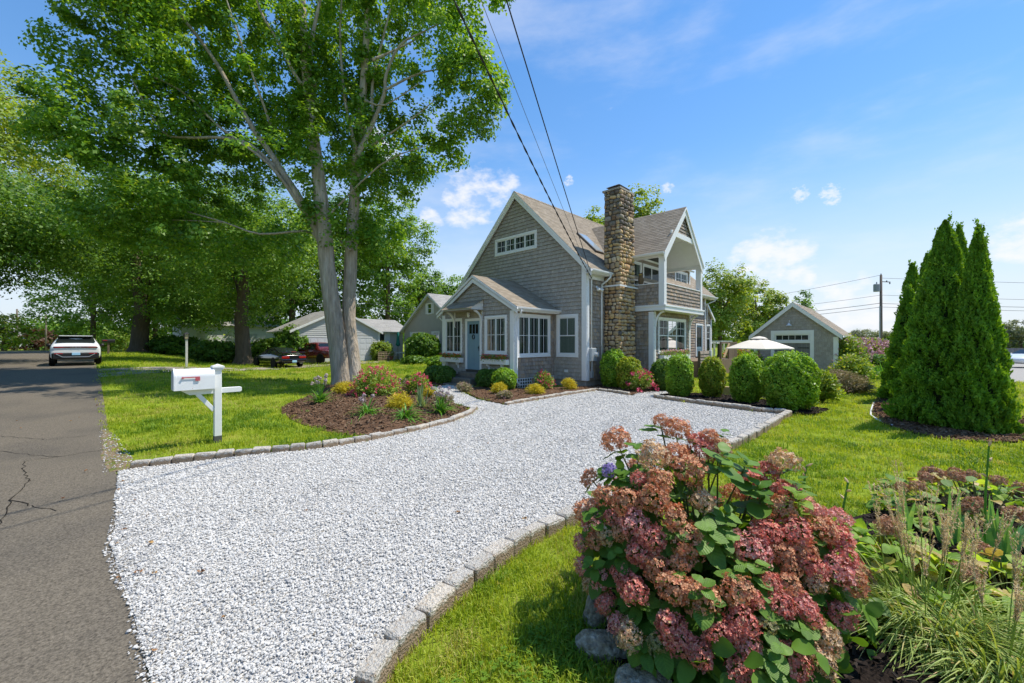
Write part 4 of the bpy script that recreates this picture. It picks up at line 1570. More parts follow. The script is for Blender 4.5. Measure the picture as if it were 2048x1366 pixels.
# stoop with shingled half wall and brown rail
sp = Plane('x', 22.4)
w = MB()
w.box(22.7, 28.8, 8.0, 9.94, -.1, .95)
w.build('stoop', OLDWOOD, house, True)
SW = Plane('y', 7.98)
shingle_wall(house, SW, [(22.6, -.1), (23.95, -.1), (23.95, 1.5), (22.6, 1.5)], [], SHINGLE_D, thick=.12, course=.165, name='stoop_wall')
trims(house, 'stoop_post', [(23.95, 24.12, 7.86, 8.0, -.1, 1.52)])
for (a, b_) in (((26.3, 8.1, 1.95), (29.4, 8.1, 1.95)), ((26.3, 8.1, .95), (26.3, 8.1, 1.98)), ((27.8, 8.1, .95), (27.8, 8.1, 1.98)), ((29.4, 8.1, .4), (29.4, 8.1, 1.98))):
    w = MB()
    w.bar(a, b_, .1, .1)
    w.build('stoop_rail', OLDWOOD, house, True)
for i in range(9):
    w = MB()
    w.box(27.9 + i * .17, 28.05 + i * .17, 8.06, 8.09, .75, 1.9)
    w.build('rail_board', OLDWOOD, house, True)
w = MB()
w.bar((26.6, 8.0, 1.05), (27.6, 8.0, 1.9), .1, .06)
w.build('stoop_brace', NEWWOOD, house, True)

# ------------------------------------------------------------------ porch
PX, PY0, PY1, PAP, PZ, PE = 12.2, 11.76, 16.69, 14.225, 5.03, 3.44
PF, PS = Plane('x', PX), Plane('y', PY0)
psl = (PZ - PE) / (PAP - 11.46)
pz = lambda y: PZ - psl * abs(y - PAP)
f = MB()
f.box(PX + .05, HX, PY0 + .05, PY1 - .05, -.3, .46)
f.build('porch_foundation', CONC, house, True)
shingle_wall(house, PF, [(PY0, .46), (PY1, .46), (PY1, pz(PY1) - .12), (PAP, PZ - .12), (PY0, pz(PY0) - .12)],
             [(15.15, 16.58, 1.40, 3.14), (12.15, 13.55, 1.46, 3.15), (13.72, 14.92, .4, 3.1)], SHINGLE, course=.172, name='porch_wall')
shingle_wall(house, PS, [(PX, .46), (HX, .46), (HX, 3.5), (PX, 3.5)], [(12.33, 14.54, 1.33, 3.2)], SHINGLE_D, course=.165, name='porch_wall')
b = MB()
b.box(PX + .15, HX, PY1 - .15, PY1, .46, 3.5)
b.build('porch_wall', SHINGLE, house, True)
roof_plane(house, (12.0, 11.44, PE), (HX, 11.44, PE), (12.0, PAP, PZ), (HX, PAP, PZ), .09, ROOFM, name='porch_roof')
roof_plane(house, (HX, 2 * PAP - 11.44, PE), (12.0, 2 * PAP - 11.44, PE), (HX, PAP, PZ), (12.0, PAP, PZ), .09, ROOFM, name='porch_roof')
for sgn in (-1, 1):
    y0 = PAP + sgn * (PAP - 11.44)
    r = MB()
    r.prism([(12.07, y0, PE - .10), (12.07, PAP, PZ - .10), (12.07, PAP, PZ - .33), (12.07, y0, PE - .28)], (-.04, 0, 0))
    r.build('rake_board', WHITE, house, True)
    r = MB()
    r.prism([(12.028, y0, PE - .015), (12.028, PAP, PZ - .015), (12.028, PAP, PZ - .115), (12.028, y0, PE - .115)], (-.04, 0, 0))
    r.build('rake_moulding', WHITE, house, True)
    r = MB()
    r.prism([(PX, y0, PE - .12), (PX, PAP, PZ - .12), (PX, PAP, PZ - .15), (PX, y0, PE - .15)], (-.17, 0, 0))
    r.build('rake_soffit', WHITE, house, True)
trims(house, 'corner_board', [(PF, PY0 - .026, PY0 + .2, .42, 3.30, 0, .03), (PS, PX, PX + .14, .42, 3.22, 0, .026), (PF, PY1 - .2, PY1 + .02, .42, 3.30, 0, .03)])
trims(house, 'soffit', [(12.08, HX, 11.46, 11.74, 3.26, 3.30)])
trims(house, 'fascia', [(12.02, HX, 11.42, 11.455, 3.26, 3.43)])
gutter(house, (12.0, 11.42, 3.37), (HX - .02, 11.42, 3.37))
downspout(house, [(12.22, 11.36, 3.34), (12.22, 11.38, 3.2), (12.3, 11.55, 3.04), (12.3, 11.68, 2.92), (12.3, 11.70, 2.8), (12.3, 11.70, .3), (12.36, 11.6, .2)])
downspout(house, [(12.2, 17.06, 3.34), (12.22, 17.0, 3.2), (12.3, 16.78, 3.0), (12.3, 16.76, .3)])
window(house, PS, 12.33, 14.54, 1.356, 3.19, 3, 2, 2, trim=.12, curtain=True)
window(house, PF, 15.15, 16.50, 1.42, 3.12, 2, 2, 2, trim=.10, curtain=True)
window(house, PF, 12.15, 13.55, 1.48, 3.13, 2, 2, 2, trim=.10, curtain=True)
dr = door(house, PF, 13.87, 14.77, .72, 2.95, True, lite_v=(.73, .94), cols=3)
kn = MB()
for i in range(12):
    a, b_ = 2 * PI * i / 12, 2 * PI * (i + 1) / 12
    kn.bar(PF.P(14.32 + .075 * math.cos(a), 2.22 + .1 * math.sin(a), .04), PF.P(14.32 + .075 * math.cos(b_), 2.22 + .1 * math.sin(b_), .04), .03, .03)
kn.build('knocker', BLACK, dr)
# canopy over the door
cn = MB()
cn.prism([(PX - .02, 13.68, 3.42), (PX - .70, 13.68, 3.42), (PX - .70, 13.68, 3.50), (PX - .02, 13.68, 3.86)], (0, 2.06, 0))
can = cn.build('door_canopy', WHITE, house, True)
s = MB()
shingles(s, (PX - .78, 13.60, 3.475), (0, 1, 0), Vector((.76, 0, .42)).normalized(), Vector((-.42, 0, .76)).normalized(), [(0, 0), (2.22, 0), (2.22, .87), (0, .87)], (), .145, .22, .38, .016, .006)
s.box(PX - .76, PX - .02, 13.62, 15.80, 3.40, 3.419)
s.build('canopy_shingles', [ROOFM, ROOFM], can, kind='stuff')
for y in (13.72, 15.70):
    curved_bracket(house, PF, y, 3.40, .52, .72)
lm = MB()
lm.lathe([(0, 0), (.07, 0), (.08, -.05), (.06, -.2), (.03, -.24), (0, -.24)], (PX - .1, 14.6, 3.36), 10)
lm.build('porch_lamp', WHITE2, house, True, smooth=True)
# flower boxes below the front windows
for y0, y1 in ((15.05, 16.62), (12.0, 13.58)):
    wb = MB()
    wb.prism([(PX - .03, y0, 1.02), (PX - .24, y0, 1.02), (PX - .27, y0, 1.24), (PX - .03, y0, 1.24)], (0, y1 - y0, 0))
    wbx = wb.build('window_box', WHITE, house, True, bevel=.006)
    for y in (y0 + .35, y1 - .35):
        k = MB()
        k.prism([(PX - .03, y - .035, 1.015), (PX - .20, y - .035, 1.015), (PX - .19, y - .035, .94), (PX - .09, y - .035, .86), (PX - .08, y - .035, .76), (PX - .03, y - .035, .74)], (0, .07, 0))
        k.build('box_bracket', WHITE, wbx)
# lattice skirt, steps
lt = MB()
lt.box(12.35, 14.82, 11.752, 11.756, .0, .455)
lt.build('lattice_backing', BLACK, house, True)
for i in range(17):
    lt = MB()
    lt.box(12.36 + i * .15, 12.40 + i * .15, 11.725, 11.738, .02, .45)
    lt.build('lattice_slat', WHITE2, house, True)
for i in range(4):
    lt = MB()
    lt.box(12.34, 14.84, 11.7395, 11.750, .02 + i * .13, .058 + i * .13)
    lt.build('lattice_slat', WHITE2, house, True)
STEP = mat('bluestone_step', (.17, .15, .125), .85, .2, noise=(6, .25), bump=(30, .4, .008))
for i in range(3):
    k = MB()
    k.box(10.95 + i * .42, 12.18, 13.62 - i * .0, 15.0, -.1 + .235 * i, .135 + .235 * i)
    st = k.build('step', STEP, house, True, bevel=.015)
# ------------------------------------------------------------------ leaf materials
LF_MAPLE = leafmat('maple_leaf', (0.0731, 0.187, 0.0195), (0.187, 0.349, 0.039), .38, (0.374, 0.487, 0.0569), .45, (.35, .25))
LF_DEEP = leafmat('deep_green_leaf', (0.0569, 0.147, 0.0195), (0.138, 0.268, 0.0357), .36, (0.243, 0.374, 0.0569), .5, (.3, .25))
LF_MID = leafmat('mid_green_leaf', (0.0894, 0.195, 0.0243), (0.195, 0.349, 0.0487), .36, (0.357, 0.47, 0.0812), .5, (.3, .25))
LF_LIGHT = leafmat('light_green_leaf', (0.138, 0.239, 0.029), (0.275, 0.384, 0.0551), .36, (0.392, 0.377, 0.087), .5, (.3, .25))
LF_GREY = leafmat('grey_green_leaf', (0.087, 0.123, 0.058), (0.174, 0.217, 0.102), .3, (0.246, 0.275, 0.145), .6, (.3, .2))
LF_RUSSET = leafmat('russet_leaf', (.07, .035, .022), (.13, .07, .035), .3, None, .55, (.3, .25), tcol=(1.8, 1.0, .6))
LF_ARBOR = leafmat('arborvitae_spray', (0.0994, 0.225, 0.0133), (0.191, 0.374, 0.0233), .28, (0.333, 0.499, 0.0499), .6, (1.6, .18))
LF_BOX = leafmat('boxwood_leaf', (0.14, 0.29, 0.0224), (0.27, 0.466, 0.0373), .3, (0.448, 0.579, 0.0747), .45, (2.2, .2))
LF_BOXD = leafmat('dark_boxwood_leaf', (0.065, 0.155, 0.0227), (0.138, 0.268, 0.039), .25, (0.227, 0.357, 0.0487), .45, (2.2, .22))
LF_BOXY = leafmat('yellowing_boxwood_leaf', (0.184, 0.275, 0.02), (0.333, 0.434, 0.0333), .3, (0.55, 0.367, 0.0667), .45, (2.0, .25))
LF_YEL = leafmat('golden_thread_leaf', (.46, .40, .02), (.75, .66, .05), .3, (.60, .60, .10), .6, (2, .15), tcol=(1.2, 1.0, .4))
LF_RED = leafmat('spirea_leaf', (0.147, 0.292, 0.0417), (0.333, 0.459, 0.0834), .3, (0.584, 0.271, 0.104), .5, (2, .2))
FL_PINK = leafmat('crimson_flower', (0.688, 0.0625, 0.125), (0.75, 0.15, 0.25), .2, (0.525, 0.0375, 0.075), .6, (3, .1), tcol=(1, .6, .6))
FL_PALE = leafmat('pale_pink_flower', (.55, .30, .34), (.66, .45, .48), .2, (.5, .22, .25), .6, (3, .1), tcol=(1, .8, .8))
FL_MAUVE = leafmat('faded_allium_flower', (.46, .38, .40), (.55, .42, .48), .2, (.42, .36, .28), .7, (3, .1), tcol=(1, .9, .8))
FL_ORANGE = leafmat('orange_flower', (.75, .16, .02), (.8, .08, .05), .2, (.85, .8, .75), .6, (3, .05), tcol=(1, .7, .5))
LF_STRAP = leafmat('strap_leaf', (0.0725, 0.2, 0.0254), (0.145, 0.344, 0.0453), .3, (0.236, 0.435, 0.0725), .4, (3, .15))
LF_IRIS = leafmat('grey_iris_leaf', (.14, .23, .12), (.22, .32, .19), .3, (.32, .38, .16), .45, (3, .12))
LF_LAV = leafmat('lavender_stalk', (0.236, 0.226, 0.109), (0.38, 0.326, 0.181), .2, (0.471, 0.362, 0.307), .7, (3, .15), tcol=(1.2, 1.1, .7))
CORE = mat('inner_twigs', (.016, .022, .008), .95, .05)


def crown_leaves(ells, nclump, per, leaf, rc, droop=.25, flat=.62, seed=0, shell=.5, cut=None):
    """Leaf cards in clumps spread through ellipsoids [(centre, radii)]; clumps crowd towards the outside, leaving gaps."""
    rs = np.random.default_rng(seed)
    w = np.array([r[0] * r[1] * r[2] for c, r in ells]) ** .75
    pick = rs.choice(len(ells), nclump, p=w / w.sum())
    C = np.array([e[0] for e in ells])[pick]
    Rr = np.array([e[1] for e in ells])[pick]
    d = unit(rs.normal(size=(nclump, 3)))
    rad = shell + (1 - shell) * rs.uniform(0, 1, (nclump, 1)) ** .6
    rad *= rs.uniform(.86, 1.10, (nclump, 1))
    cc = C + d * Rr * rad
    if cut is not None:
        k = cut(cc)
        cc, d = cc[k], d[k]
    sz = rc * rs.uniform(.55, 1.35, len(cc))
    n = (per * rs.uniform(.6, 1.4, len(cc))).astype(int)
    idx = np.repeat(np.arange(len(cc)), n)
    o = rs.normal(size=(len(idx), 3))
    o = unit(o) * rs.uniform(0, 1, (len(idx), 1)) ** .45
    P = cc[idx] + o * sz[idx][:, None] * np.array([1, 1, flat])
    P[:, 2] -= droop * sz[idx] * (o[:, 0] ** 2 + o[:, 1] ** 2)
    Nn = unit(o * .7 + d[idx] * .5 + np.array([0, 0, .75]) + rs.normal(0, .42, (len(idx), 3)))
    L = leaf * rs.uniform(.6, 1.3, len(idx))
    return cards(P, Nn, L, L * .72, fold=.14)


def limbs(mb, specs, n=8):
    for pts, r0, r1 in specs:
        P = [Vector(p) for p in pts]
        Q = []
        for i in range(len(P) - 1):                 # smooth subdivision of the path
            a, b = P[max(i - 1, 0)], P[i]
            c, d = P[i + 1], P[min(i + 2, len(P) - 1)]
            for t in (0, .33, .67):
                Q.append(.5 * ((2 * b) + (c - a) * t + (2 * a - 5 * b + 4 * c - d) * t * t + (3 * b - a - 3 * c + d) * t ** 3))
        Q.append(P[-1])
        m = len(Q)
        mb.tube(Q, [r0 + (r1 - r0) * (i / (m - 1)) ** .85 * 1.0 + 0 for i in range(m)], n)


def tree(name, label, cat, x, y, h, ells, nclump, per, leaf, rc, lm, bark=None, trunk_r=.3, seed=0, group=None, lean=(0, 0), nlimb=7, shell=.5, flat=.62, droop=.25, trunk_top=.62, flare=1.5):
    z0 = g(x, y)
    t = thing(name, label, cat, (x, y, z0), 0, group)
    rs = random.Random(seed)
    mb = MB()
    top = Vector((lean[0], lean[1], h * trunk_top))
    pts = [Vector((0, 0, -.3)), Vector((0, 0, .15)), Vector((0, 0, .7)) + top * .0] + [top * k + Vector((rs.uniform(-.2, .2), rs.uniform(-.2, .2), 0)) * (trunk_r * 2) for k in (.35, .65, 1)]
    mb.tube(pts, [trunk_r * flare * 1.15, trunk_r * flare, trunk_r * 1.08, trunk_r * .9, trunk_r * .65, trunk_r * .3], 10)
    sp = []
    for i in range(nlimb):
        e = ells[i % len(ells)]
        k = rs.uniform(.35, .95)
        a = top * k
        b = Vector(e[0]) + Vector((rs.uniform(-.6, .6) * e[1][0], rs.uniform(-.6, .6) * e[1][1], rs.uniform(-.3, .5) * e[1][2]))
        m_ = a.lerp(b, .5) + Vector((0, 0, .06 * h))
        sp.append(([a, m_, b], trunk_r * .42, .03))
    limbs(mb, sp, 6)
    mb.build('trunk', bark or BARK_D, t, smooth=True)
    V, F = crown_leaves(ells, nclump, per, leaf, rc, seed=seed, shell=shell, flat=flat, droop=droop)
    o = link('crown', np_mesh('crown', V, F, lm), t)
    return t


# ------------------------------------------------------------------ the big maple
MX, MY = 7.75, 17.6
MZ = MX * SN + MY * CS
MS = FPX / MZ
RT, FW = Vector((CS, -SN, 0)), Vector((SN, CS, 0))
mz0 = g(MX, MY) + .12
maple = thing('maple_tree', 'tall maple with two pale grey trunks standing in the mulch bed', 'tree', (MX, MY, mz0))


def ml(px, py, d=0):                               # metres in the plane through the trunk, from photo measurements
    k = (MZ + d) / MZ
    u = (px - 1024) / MS * k - (MX * CS - MY * SN)
    return RT * u + FW * d + Vector((0, 0, EYE + (CYPX - py) / MS * k - mz0))


tr = MB()
st1 = [ml(684, 800), ml(684, 775), ml(681, 740), ml(668, 640), ml(655, 540), ml(650, 480), ml(640, 380), ml(626, 260), ml(612, 140), ml(604, 0, .3), ml(600, -140, .4)]
r1 = [.60, .47, .385, .35, .335, .33, .275, .22, .18, .14, .08]
st2 = [ml(708, 800, .2), ml(708, 775, .2), ml(708, 740, .25), ml(698, 640, .5), ml(701, 540, .6), ml(705, 455, .65), ml(712, 350, .7), ml(722, 240, .8), ml(730, 120, .9), ml(738, -20, 1), ml(742, -130, 1)]
r2 = [.48, .38, .31, .28, .27, .265, .22, .185, .15, .11, .06]


def dense(P, R_):
    Q, q = [], []
    for i in range(len(P) - 1):
        a, b = P[max(i - 1, 0)], P[i]
        c, d = P[i + 1], P[min(i + 2, len(P) - 1)]
        for t in (0, .25, .5, .75):
            p = .5 * ((2 * b) + (c - a) * t + (2 * a - 5 * b + 4 * c - d) * t * t + (3 * b - a - 3 * c + d) * t ** 3)
            Q.append(p)
            q.append((R_[i] * (1 - t) + R_[i + 1] * t) * (1 + random.uniform(-.035, .035)))
    return Q + [P[-1]], q + [R_[-1]]


tr.tube(*dense(st1, r1), 18)
tr.build('trunk', BARK, maple, smooth=True)
tr = MB()
tr.tube(*dense(st2, r2), 16)
tr.build('trunk', BARK, maple, smooth=True)
LIMBS = [([(648, 500), (628, 450), (598, 395), (568, 350), (540, 305), (505, 255), (470, 195), (435, 130), (385, 60), (335, 0), (290, -60)], .19, .04, 0),
         ([(635, 478), (610, 462), (520, 468), (450, 445), (355, 418)], .07, .02, -.3),
         ([(450, 445), (400, 442), (345, 440)], .03, .015, -.3),
         ([(560, 345), (500, 290), (440, 275), (370, 275), (320, 258), (255, 140)], .10, .02, -.6),
         ([(605, 420), (540, 330), (440, 255), (360, 180), (265, 138)], .09, .02, -.5),
         ([(632, 170), (600, 165), (560, 90), (520, 20), (500, -60)], .10, .03, -.4),
         ([(618, 180), (622, 90), (640, 0), (655, -90)], .12, .04, .4),
         ([(545, 260), (520, 190), (480, 80), (440, -40)], .06, .02, -.9),
         ([(705, 330), (735, 270), (768, 190), (772, 150), (800, 90), (850, 62), (930, 20)], .12, .02, .2),
         ([(770, 180), (830, 150), (870, 140), (925, 133)], .06, .015, .2),
         ([(745, 120), (790, 100), (850, 70)], .07, .02, .5),
         ([(705, 320), (742, 250), (745, 170), (770, 60), (800, -60)], .10, .03, .6),
         ([(700, 500), (680, 480), (672, 440)], .06, .03, .4),
         ([(712, 300), (690, 200), (680, 60), (690, -60)], .09, .03, .6),
         ([(730, 200), (770, 210), (840, 165)], .05, .015, -.4), ([(745, 290), (820, 240), (870, 200)], .05, .015, -.5), ([(640, 450), (760, 330), (860, 290)], .05, .015, -.8)]
for pts, a, b, d in LIMBS:
    mb = MB()
    limbs(mb, [([ml(px, py, d * i / (len(pts) - 1) * 2.2) for i, (px, py) in enumerate(pts)], a, b)], 9)
    mb.build('limb', BARK, maple, smooth=True)


def ell(px, py, rx, ry, d=0, rd=None):
    return (tuple(ml(px, py, d)), (rx / MS, (rd or rx * .8) / MS, ry / MS))


me_ = [ell(650, 90, 170, 120, 0), ell(830, 60, 150, 100, -1, 110), ell(930, 175, 95, 95, -.5, 80), ell(800, 260, 120, 95, .4, 120), ell(880, 280, 60, 45, 0, 50), ell(430, 60, 210, 120, -.6, 190), ell(240, 90, 110, 90, -1.0, 110),
       ell(330, 310, 190, 130, -.5, 170), ell(165, 245, 80, 85, -1.2, 90), ell(600, 330, 120, 120, -1.6, 90), ell(560, 200, 120, 120, -1.4, 100), ell(740, 400, 80, 75, -.4, 90), ell(420, 460, 190, 65, .6, 150), ell(640, -120, 330, 130, 0, 280), ell(340, -80, 240, 110, 0, 220),
       ell(760, 470, 60, 55, 1.5, 80), ell(270, 430, 130, 60, 0, 130), ell(900, -60, 130, 80, -.5, 110), ell(780, 340, 90, 60, 1.5, 90), ell(470, 250, 150, 100, 1.5, 150), ell(650, 250, 150, 130, 2.2, 130)]
def behind(cc):
    q = (cc - np.array([0., 0, 0])) @ np.array(FW)
    u = (cc - np.array(ml(670, 400))) @ np.array(RT)
    return (q > .5) | (u < -5.5) | (u > 4.8) | (np.random.default_rng(8).uniform(0, 1, len(cc)) < .10)


V, F = crown_leaves(me_, 2200, 105, .16, .60, seed=3, shell=.35, flat=.7, droop=.35, cut=behind)
# epicormic sprouts along the stems, limbs and twigs
sp_ = []
for P_, rr in ((st1, .55), (st2, .5)):
    for i in range(4, len(P_) - 1):
        for t in (0, .35, .7):
            sp_.append((tuple(P_[i].lerp(P_[i + 1], t) + RT * random.uniform(-.7, .7) - FW * random.uniform(.1, .8)), (rr, rr, rr * 1.3)))
sp_ = [s_ for s_ in sp_ if s_[0][2] > 5.9]
V2, F2 = crown_leaves(sp_, 150, 60, .17, .42, seed=4, shell=.2, flat=1.0, droop=.5)
link('crown', np_mesh('crown', np.concatenate([V, V2]), np.concatenate([F, F2 + len(V)]), LF_MAPLE), maple)
print('maple leaves', len(F) + len(F2))

# ------------------------------------------------------------------ other broadleaf trees
def std_tree(name, label, px, z, top_py, half_px, crown_base_py, lm, dens=1.0, leaf=None, seed=0, group=None, trunk_r=.3, ny=1.0, cat='tree', flat=.62, bark=None, shape='round', xy=None):
    x, y = xy or vp(px, z)
    z0 = g(x, y)
    h = up(top_py, z) - z0
    cb = max(up(crown_base_py, z) - z0, .2)
    rx = half_px / FPX * z
    rz = (h - cb) / 2
    rs = random.Random(seed)
    if shape == 'round':
        E_ = [((0, 0, cb + rz), (rx * .82, rx * .82 * ny, rz * .97))]
        for i in range(7):
            a = rs.uniform(0, 6.28)
            k = rs.uniform(.4, .62)
            E_.append(((math.cos(a) * rx * .52, math.sin(a) * rx * .52 * ny, cb + rz * rs.uniform(.45, 1.5)), (rx * k, rx * k * ny, rz * k * .85)))
    else:
        E_ = [((0, 0, cb + (h - cb) * (i + .5) / 5), (rx * q, rx * q, (h - cb) * .17)) for i, q in enumerate((.85, 1, .85, .6, .3))]
    area = rx * rx * 12 + rx * rz * 12
    leaf = leaf or max(.15, z * .0056)
    n = int(dens * area / (leaf * leaf) * 1.25)
    per = 46
    nc = max(12, n // per)
    return tree(name, label, cat, x, y, h, E_, nc, per, leaf, max(leaf * 3.0, rx * .13), lm, trunk_r=trunk_r, seed=seed, group=group, flat=flat, bark=bark, trunk_top=.7 if shape == 'round' else .8)


std_tree('maple_tree', 'stout maple with dark flaring trunk beside the black car', 487, 32.0, 350, 165, 655, LF_MID, 1.5, .19, 21, trunk_r=.52, bark=BARK_D)
std_tree('maple_tree', 'old maple with thick gnarled trunk past the lamp post', 278, 44.0, 330, 165, 668, LF_MID, 1.5, .24, 22, trunk_r=.75, bark=BARK_D)
ov = std_tree('maple_tree', 'large tree overhanging the road with dark low boughs at the left edge', -150, 22.0, 330, 340, 590, LF_DEEP, 1.5, .17, 23, trunk_r=.5, xy=(-8.2, 37.5), ny=.8)
std_tree('maple_tree', 'bright leafy tree rising behind the road at the far left', 30, 33, 115, 190, 560, LF_LIGHT, 1.4, .22, 24, trunk_r=.4, xy=(-7.6, 48.5))
BT = [(585, 47, 330, 120, 690, LF_DEEP, 'dark broad tree behind the neighbour garage, seen left of the maple trunks'), (400, 56, 300, 130, 695, LF_MID, 'broad green tree behind the white house far left'),
      (185, 66, 400, 120, 700, LF_MID, 'green tree at the bend of the road'), (775, 53, 375, 84, 690, LF_MID, 'tall tree right of the maple, behind the grey connecting wing'),
      (838, 62, 520, 52, 700, LF_DEEP, 'dark round tree above the neighbour roof ridge'), (688, 60, 380, 90, 690, LF_DEEP, 'dark tree seen between the two maple trunks'),
      (905, 66, 545, 46, 690, LF_MID, 'lower green tree between the neighbour gable and the shingled house'), (948, 46, 528, 34, 690, LF_LIGHT, 'light green tree just behind the left roof slope'),
      (310, 70, 420, 110, 690, LF_DEEP, 'dark tree far back past the lamp post'), (500, 66, 420, 110, 690, LF_DEEP, 'dark tree far back behind the black car')]
for i, (px, z, tp, hp, bp, lm, lab) in enumerate(BT):
    std_tree('background_tree', lab, px, z, tp, hp, bp, lm, 1.25 if hp > 85 else 2.0, .34, 60 + i, 'trees behind the neighbour houses', trunk_r=.35)
RTREES = [(1180, 33, 405, 46, 620, LF_LIGHT, 'feathery tree behind the roof ridge, left of the chimney'), (1284, 32, 352, 46, 620, LF_LIGHT, 'feathery tree behind the roof, right of the chimney'),
          (1440, 45, 522, 70, 700, LF_LIGHT, 'broad light green tree right behind the rear of the house'), (1512, 50, 548, 55, 700, LF_LIGHT, 'rounded light green tree left of the garage roof'),
          (1556, 54, 592, 40, 700, LF_RUSSET, 'low tree with russet tips beside the garage gable'), (1606, 60, 574, 22, 660, LF_DEEP, 'small dark upright tree behind the garage roof'),
          (1738, 82, 655, 60, 712, LF_GREY, 'grey green tree behind the utility pole'), (2040, 62, 636, 66, 722, LF_GREY, 'grey green tree behind the parked cars at the right')]
for i, (px, z, tp, hp, bp, lm, lab) in enumerate(RTREES):
    std_tree('background_tree', lab, px, z, tp, hp, bp, lm, 2.6 if z < 60 else 1.2, .22 if z < 40 else .27, 80 + i, 'trees behind the shingled house and garage', trunk_r=.25)
LTREES = [(8, 60, 620, 45, 705, LF_LIGHT, 'light leafy tree beside the road at the left edge'), (72, 92, 655, 42, 702, LF_RUSSET, 'purple brown tree beyond the end of the road'), (128, 105, 632, 48, 704, LF_MID, 'green tree beyond the poles'),
          (190, 98, 640, 50, 706, LF_MID, 'green tree above the black mailbox'), (30, 125, 648, 60, 704, LF_DEEP, 'dark distant tree left of the far poles'), (250, 96, 655, 55, 706, LF_LIGHT, 'light tree beyond the old maple trunk')]
for i, (px, z, tp, hp, bp, lm, lab) in enumerate(LTREES):
    std_tree('distant_tree', lab, px, z, tp, hp, bp, lm, 1.3, None, 90 + i, 'trees beyond the end of the road', trunk_r=.2)
# a far wood closing the view behind everything
E_ = []
for i in range(90):
    px = -500 + i * 36
    z = random.uniform(125, 170)
    if 1640 < px < 1760:
        z += 60
    x, y = vp(px, z)
    hh = random.uniform(6, 10) if px < 1300 else random.uniform(4, 6)
    E_.append(((x, y, hh * .5), (7, 7, hh * .55)))
V, F = crown_leaves(E_, 2400, 16, 1.5, 2.3, seed=77, shell=.6)
o = link('far_wood', np_mesh('far_wood', V, F, LF_DEEP))
tag(o, 'low far wood along the horizon behind the houses', 'woods', kind='stuff')


# unseen trees added so the windows mirror leaves instead of bright horizon
E_ = []
for i in range(28):
    x, y = -15 - random.uniform(0, 9), -26 + i * 3.6
    E_.append(((x, y, 4.2), (3.6, 3.4, 4.4)))
for i in range(7):
    E_.append(((6 + i * 6, -24 - random.uniform(0, 6), 3.6), (3.6, 3.6, 3.8)))
V, F = crown_leaves(E_, 2400, 24, .5, 1.1, seed=78, shell=.55)
o = link('unseen_reflection_wood', np_mesh('unseen_reflection_wood', V, F, LF_MID))
tag(o, 'unseen leafy wood added to darken the window reflections', 'woods', kind='stuff')


# ------------------------------------------------------------------ conifers
def conifer(x, y, h, r, n, seed, label, leader=.35, size=.105):
    z0 = g(x, y)
    t = thing('arborvitae_tree', label, 'conifer', (x, y, z0), 0, 'row of arborvitae conifers')
    mb = MB()
    mb.tube([(0, 0, -.2), (0, 0, h * .5), (0, 0, h * .97)], [.12, .08, .012], 6)
    mb.build('trunk', BARK_D, t, smooth=True)
    rs = np.random.default_rng(seed)
    u = rs.uniform(0, 1, n)
    zz = 1 - np.sqrt(1 - u * .995)
    zz = np.where(rs.uniform(0, 1, n) < .15, rs.uniform(.8, 1, n), zz)
    a = rs.uniform(0, 2 * PI, n)
    prof = np.minimum(1, (zz / .07 + .66)) * np.clip(1 - zz, 0, 1) ** .76 * 1.0 + .012 * (zz < .97)
    ph = rs.uniform(0, 6.28, 6)
    lob = 1.10 - .20 * np.abs(np.sin(3 * a + zz * 7 + ph[0])) - .12 * np.abs(np.sin(5 * a - zz * 19 + ph[1])) + .07 * np.sin(17 * a + zz * 41 + ph[2]) + .05 * np.sin(31 * a - zz * 60 + ph[3])
    rad = r * prof * lob * (1 - .30 * rs.uniform(0, 1, n) ** 2.2) * (1 + .10 * np.sin(zz * h * 9 + 3 * np.sin(2 * a)))
    P = np.stack([np.cos(a) * rad, np.sin(a) * rad, zz * h * (1 + 0)], 1)
    out = np.stack([np.cos(a), np.sin(a), np.zeros(n)], 1)
    T = unit(out * rs.uniform(.15, .8, (n, 1)) + np.array([0, 0, 1.0]) * rs.uniform(.3, 1.1, (n, 1)) + rs.normal(0, .35, (n, 3)))
    side = np.stack([-np.sin(a), np.cos(a), 0 * a], 1)
    Nn = unit(side * rs.normal(0, 1, (n, 1)) + out * rs.normal(.5, .6, (n, 1)) + rs.normal(0, .25, (n, 3)))
    L = size * rs.uniform(.6, 1.4, n) * (.65 + .35 * (1 - zz))
    V, F = cards(P, Nn, L, L * .38, T=T)
    m = 240
    br = rs.integers(0, 9, m)
    ba, bz = rs.uniform(0, 6.28, 9), rs.uniform(.86, .985, 9)
    bz[0] = .98
    k_ = rs.uniform(0, 1, m)
    Q = np.stack([np.cos(ba[br]) * (.03 + r * .8 * (1 - bz[br]) + .05 * k_), np.sin(ba[br]) * (.03 + r * .8 * (1 - bz[br]) + .05 * k_), bz[br] * h + .22 * k_], 1) + rs.normal(0, .018, (m, 3))
    V2, F2 = cards(Q, rs.normal(size=(m, 3)), size * .8, size * .28, T=np.array([0, 0, 1.]) + rs.normal(0, .45, (m, 3)))
    V, F = np.concatenate([V, V2]), np.concatenate([F, F2 + len(V)])
    link('foliage', np_mesh('foliage', V, F, LF_ARBOR), t)
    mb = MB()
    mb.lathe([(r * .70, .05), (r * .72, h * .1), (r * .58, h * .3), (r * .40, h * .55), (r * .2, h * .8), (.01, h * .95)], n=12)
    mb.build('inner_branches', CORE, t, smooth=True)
    return t


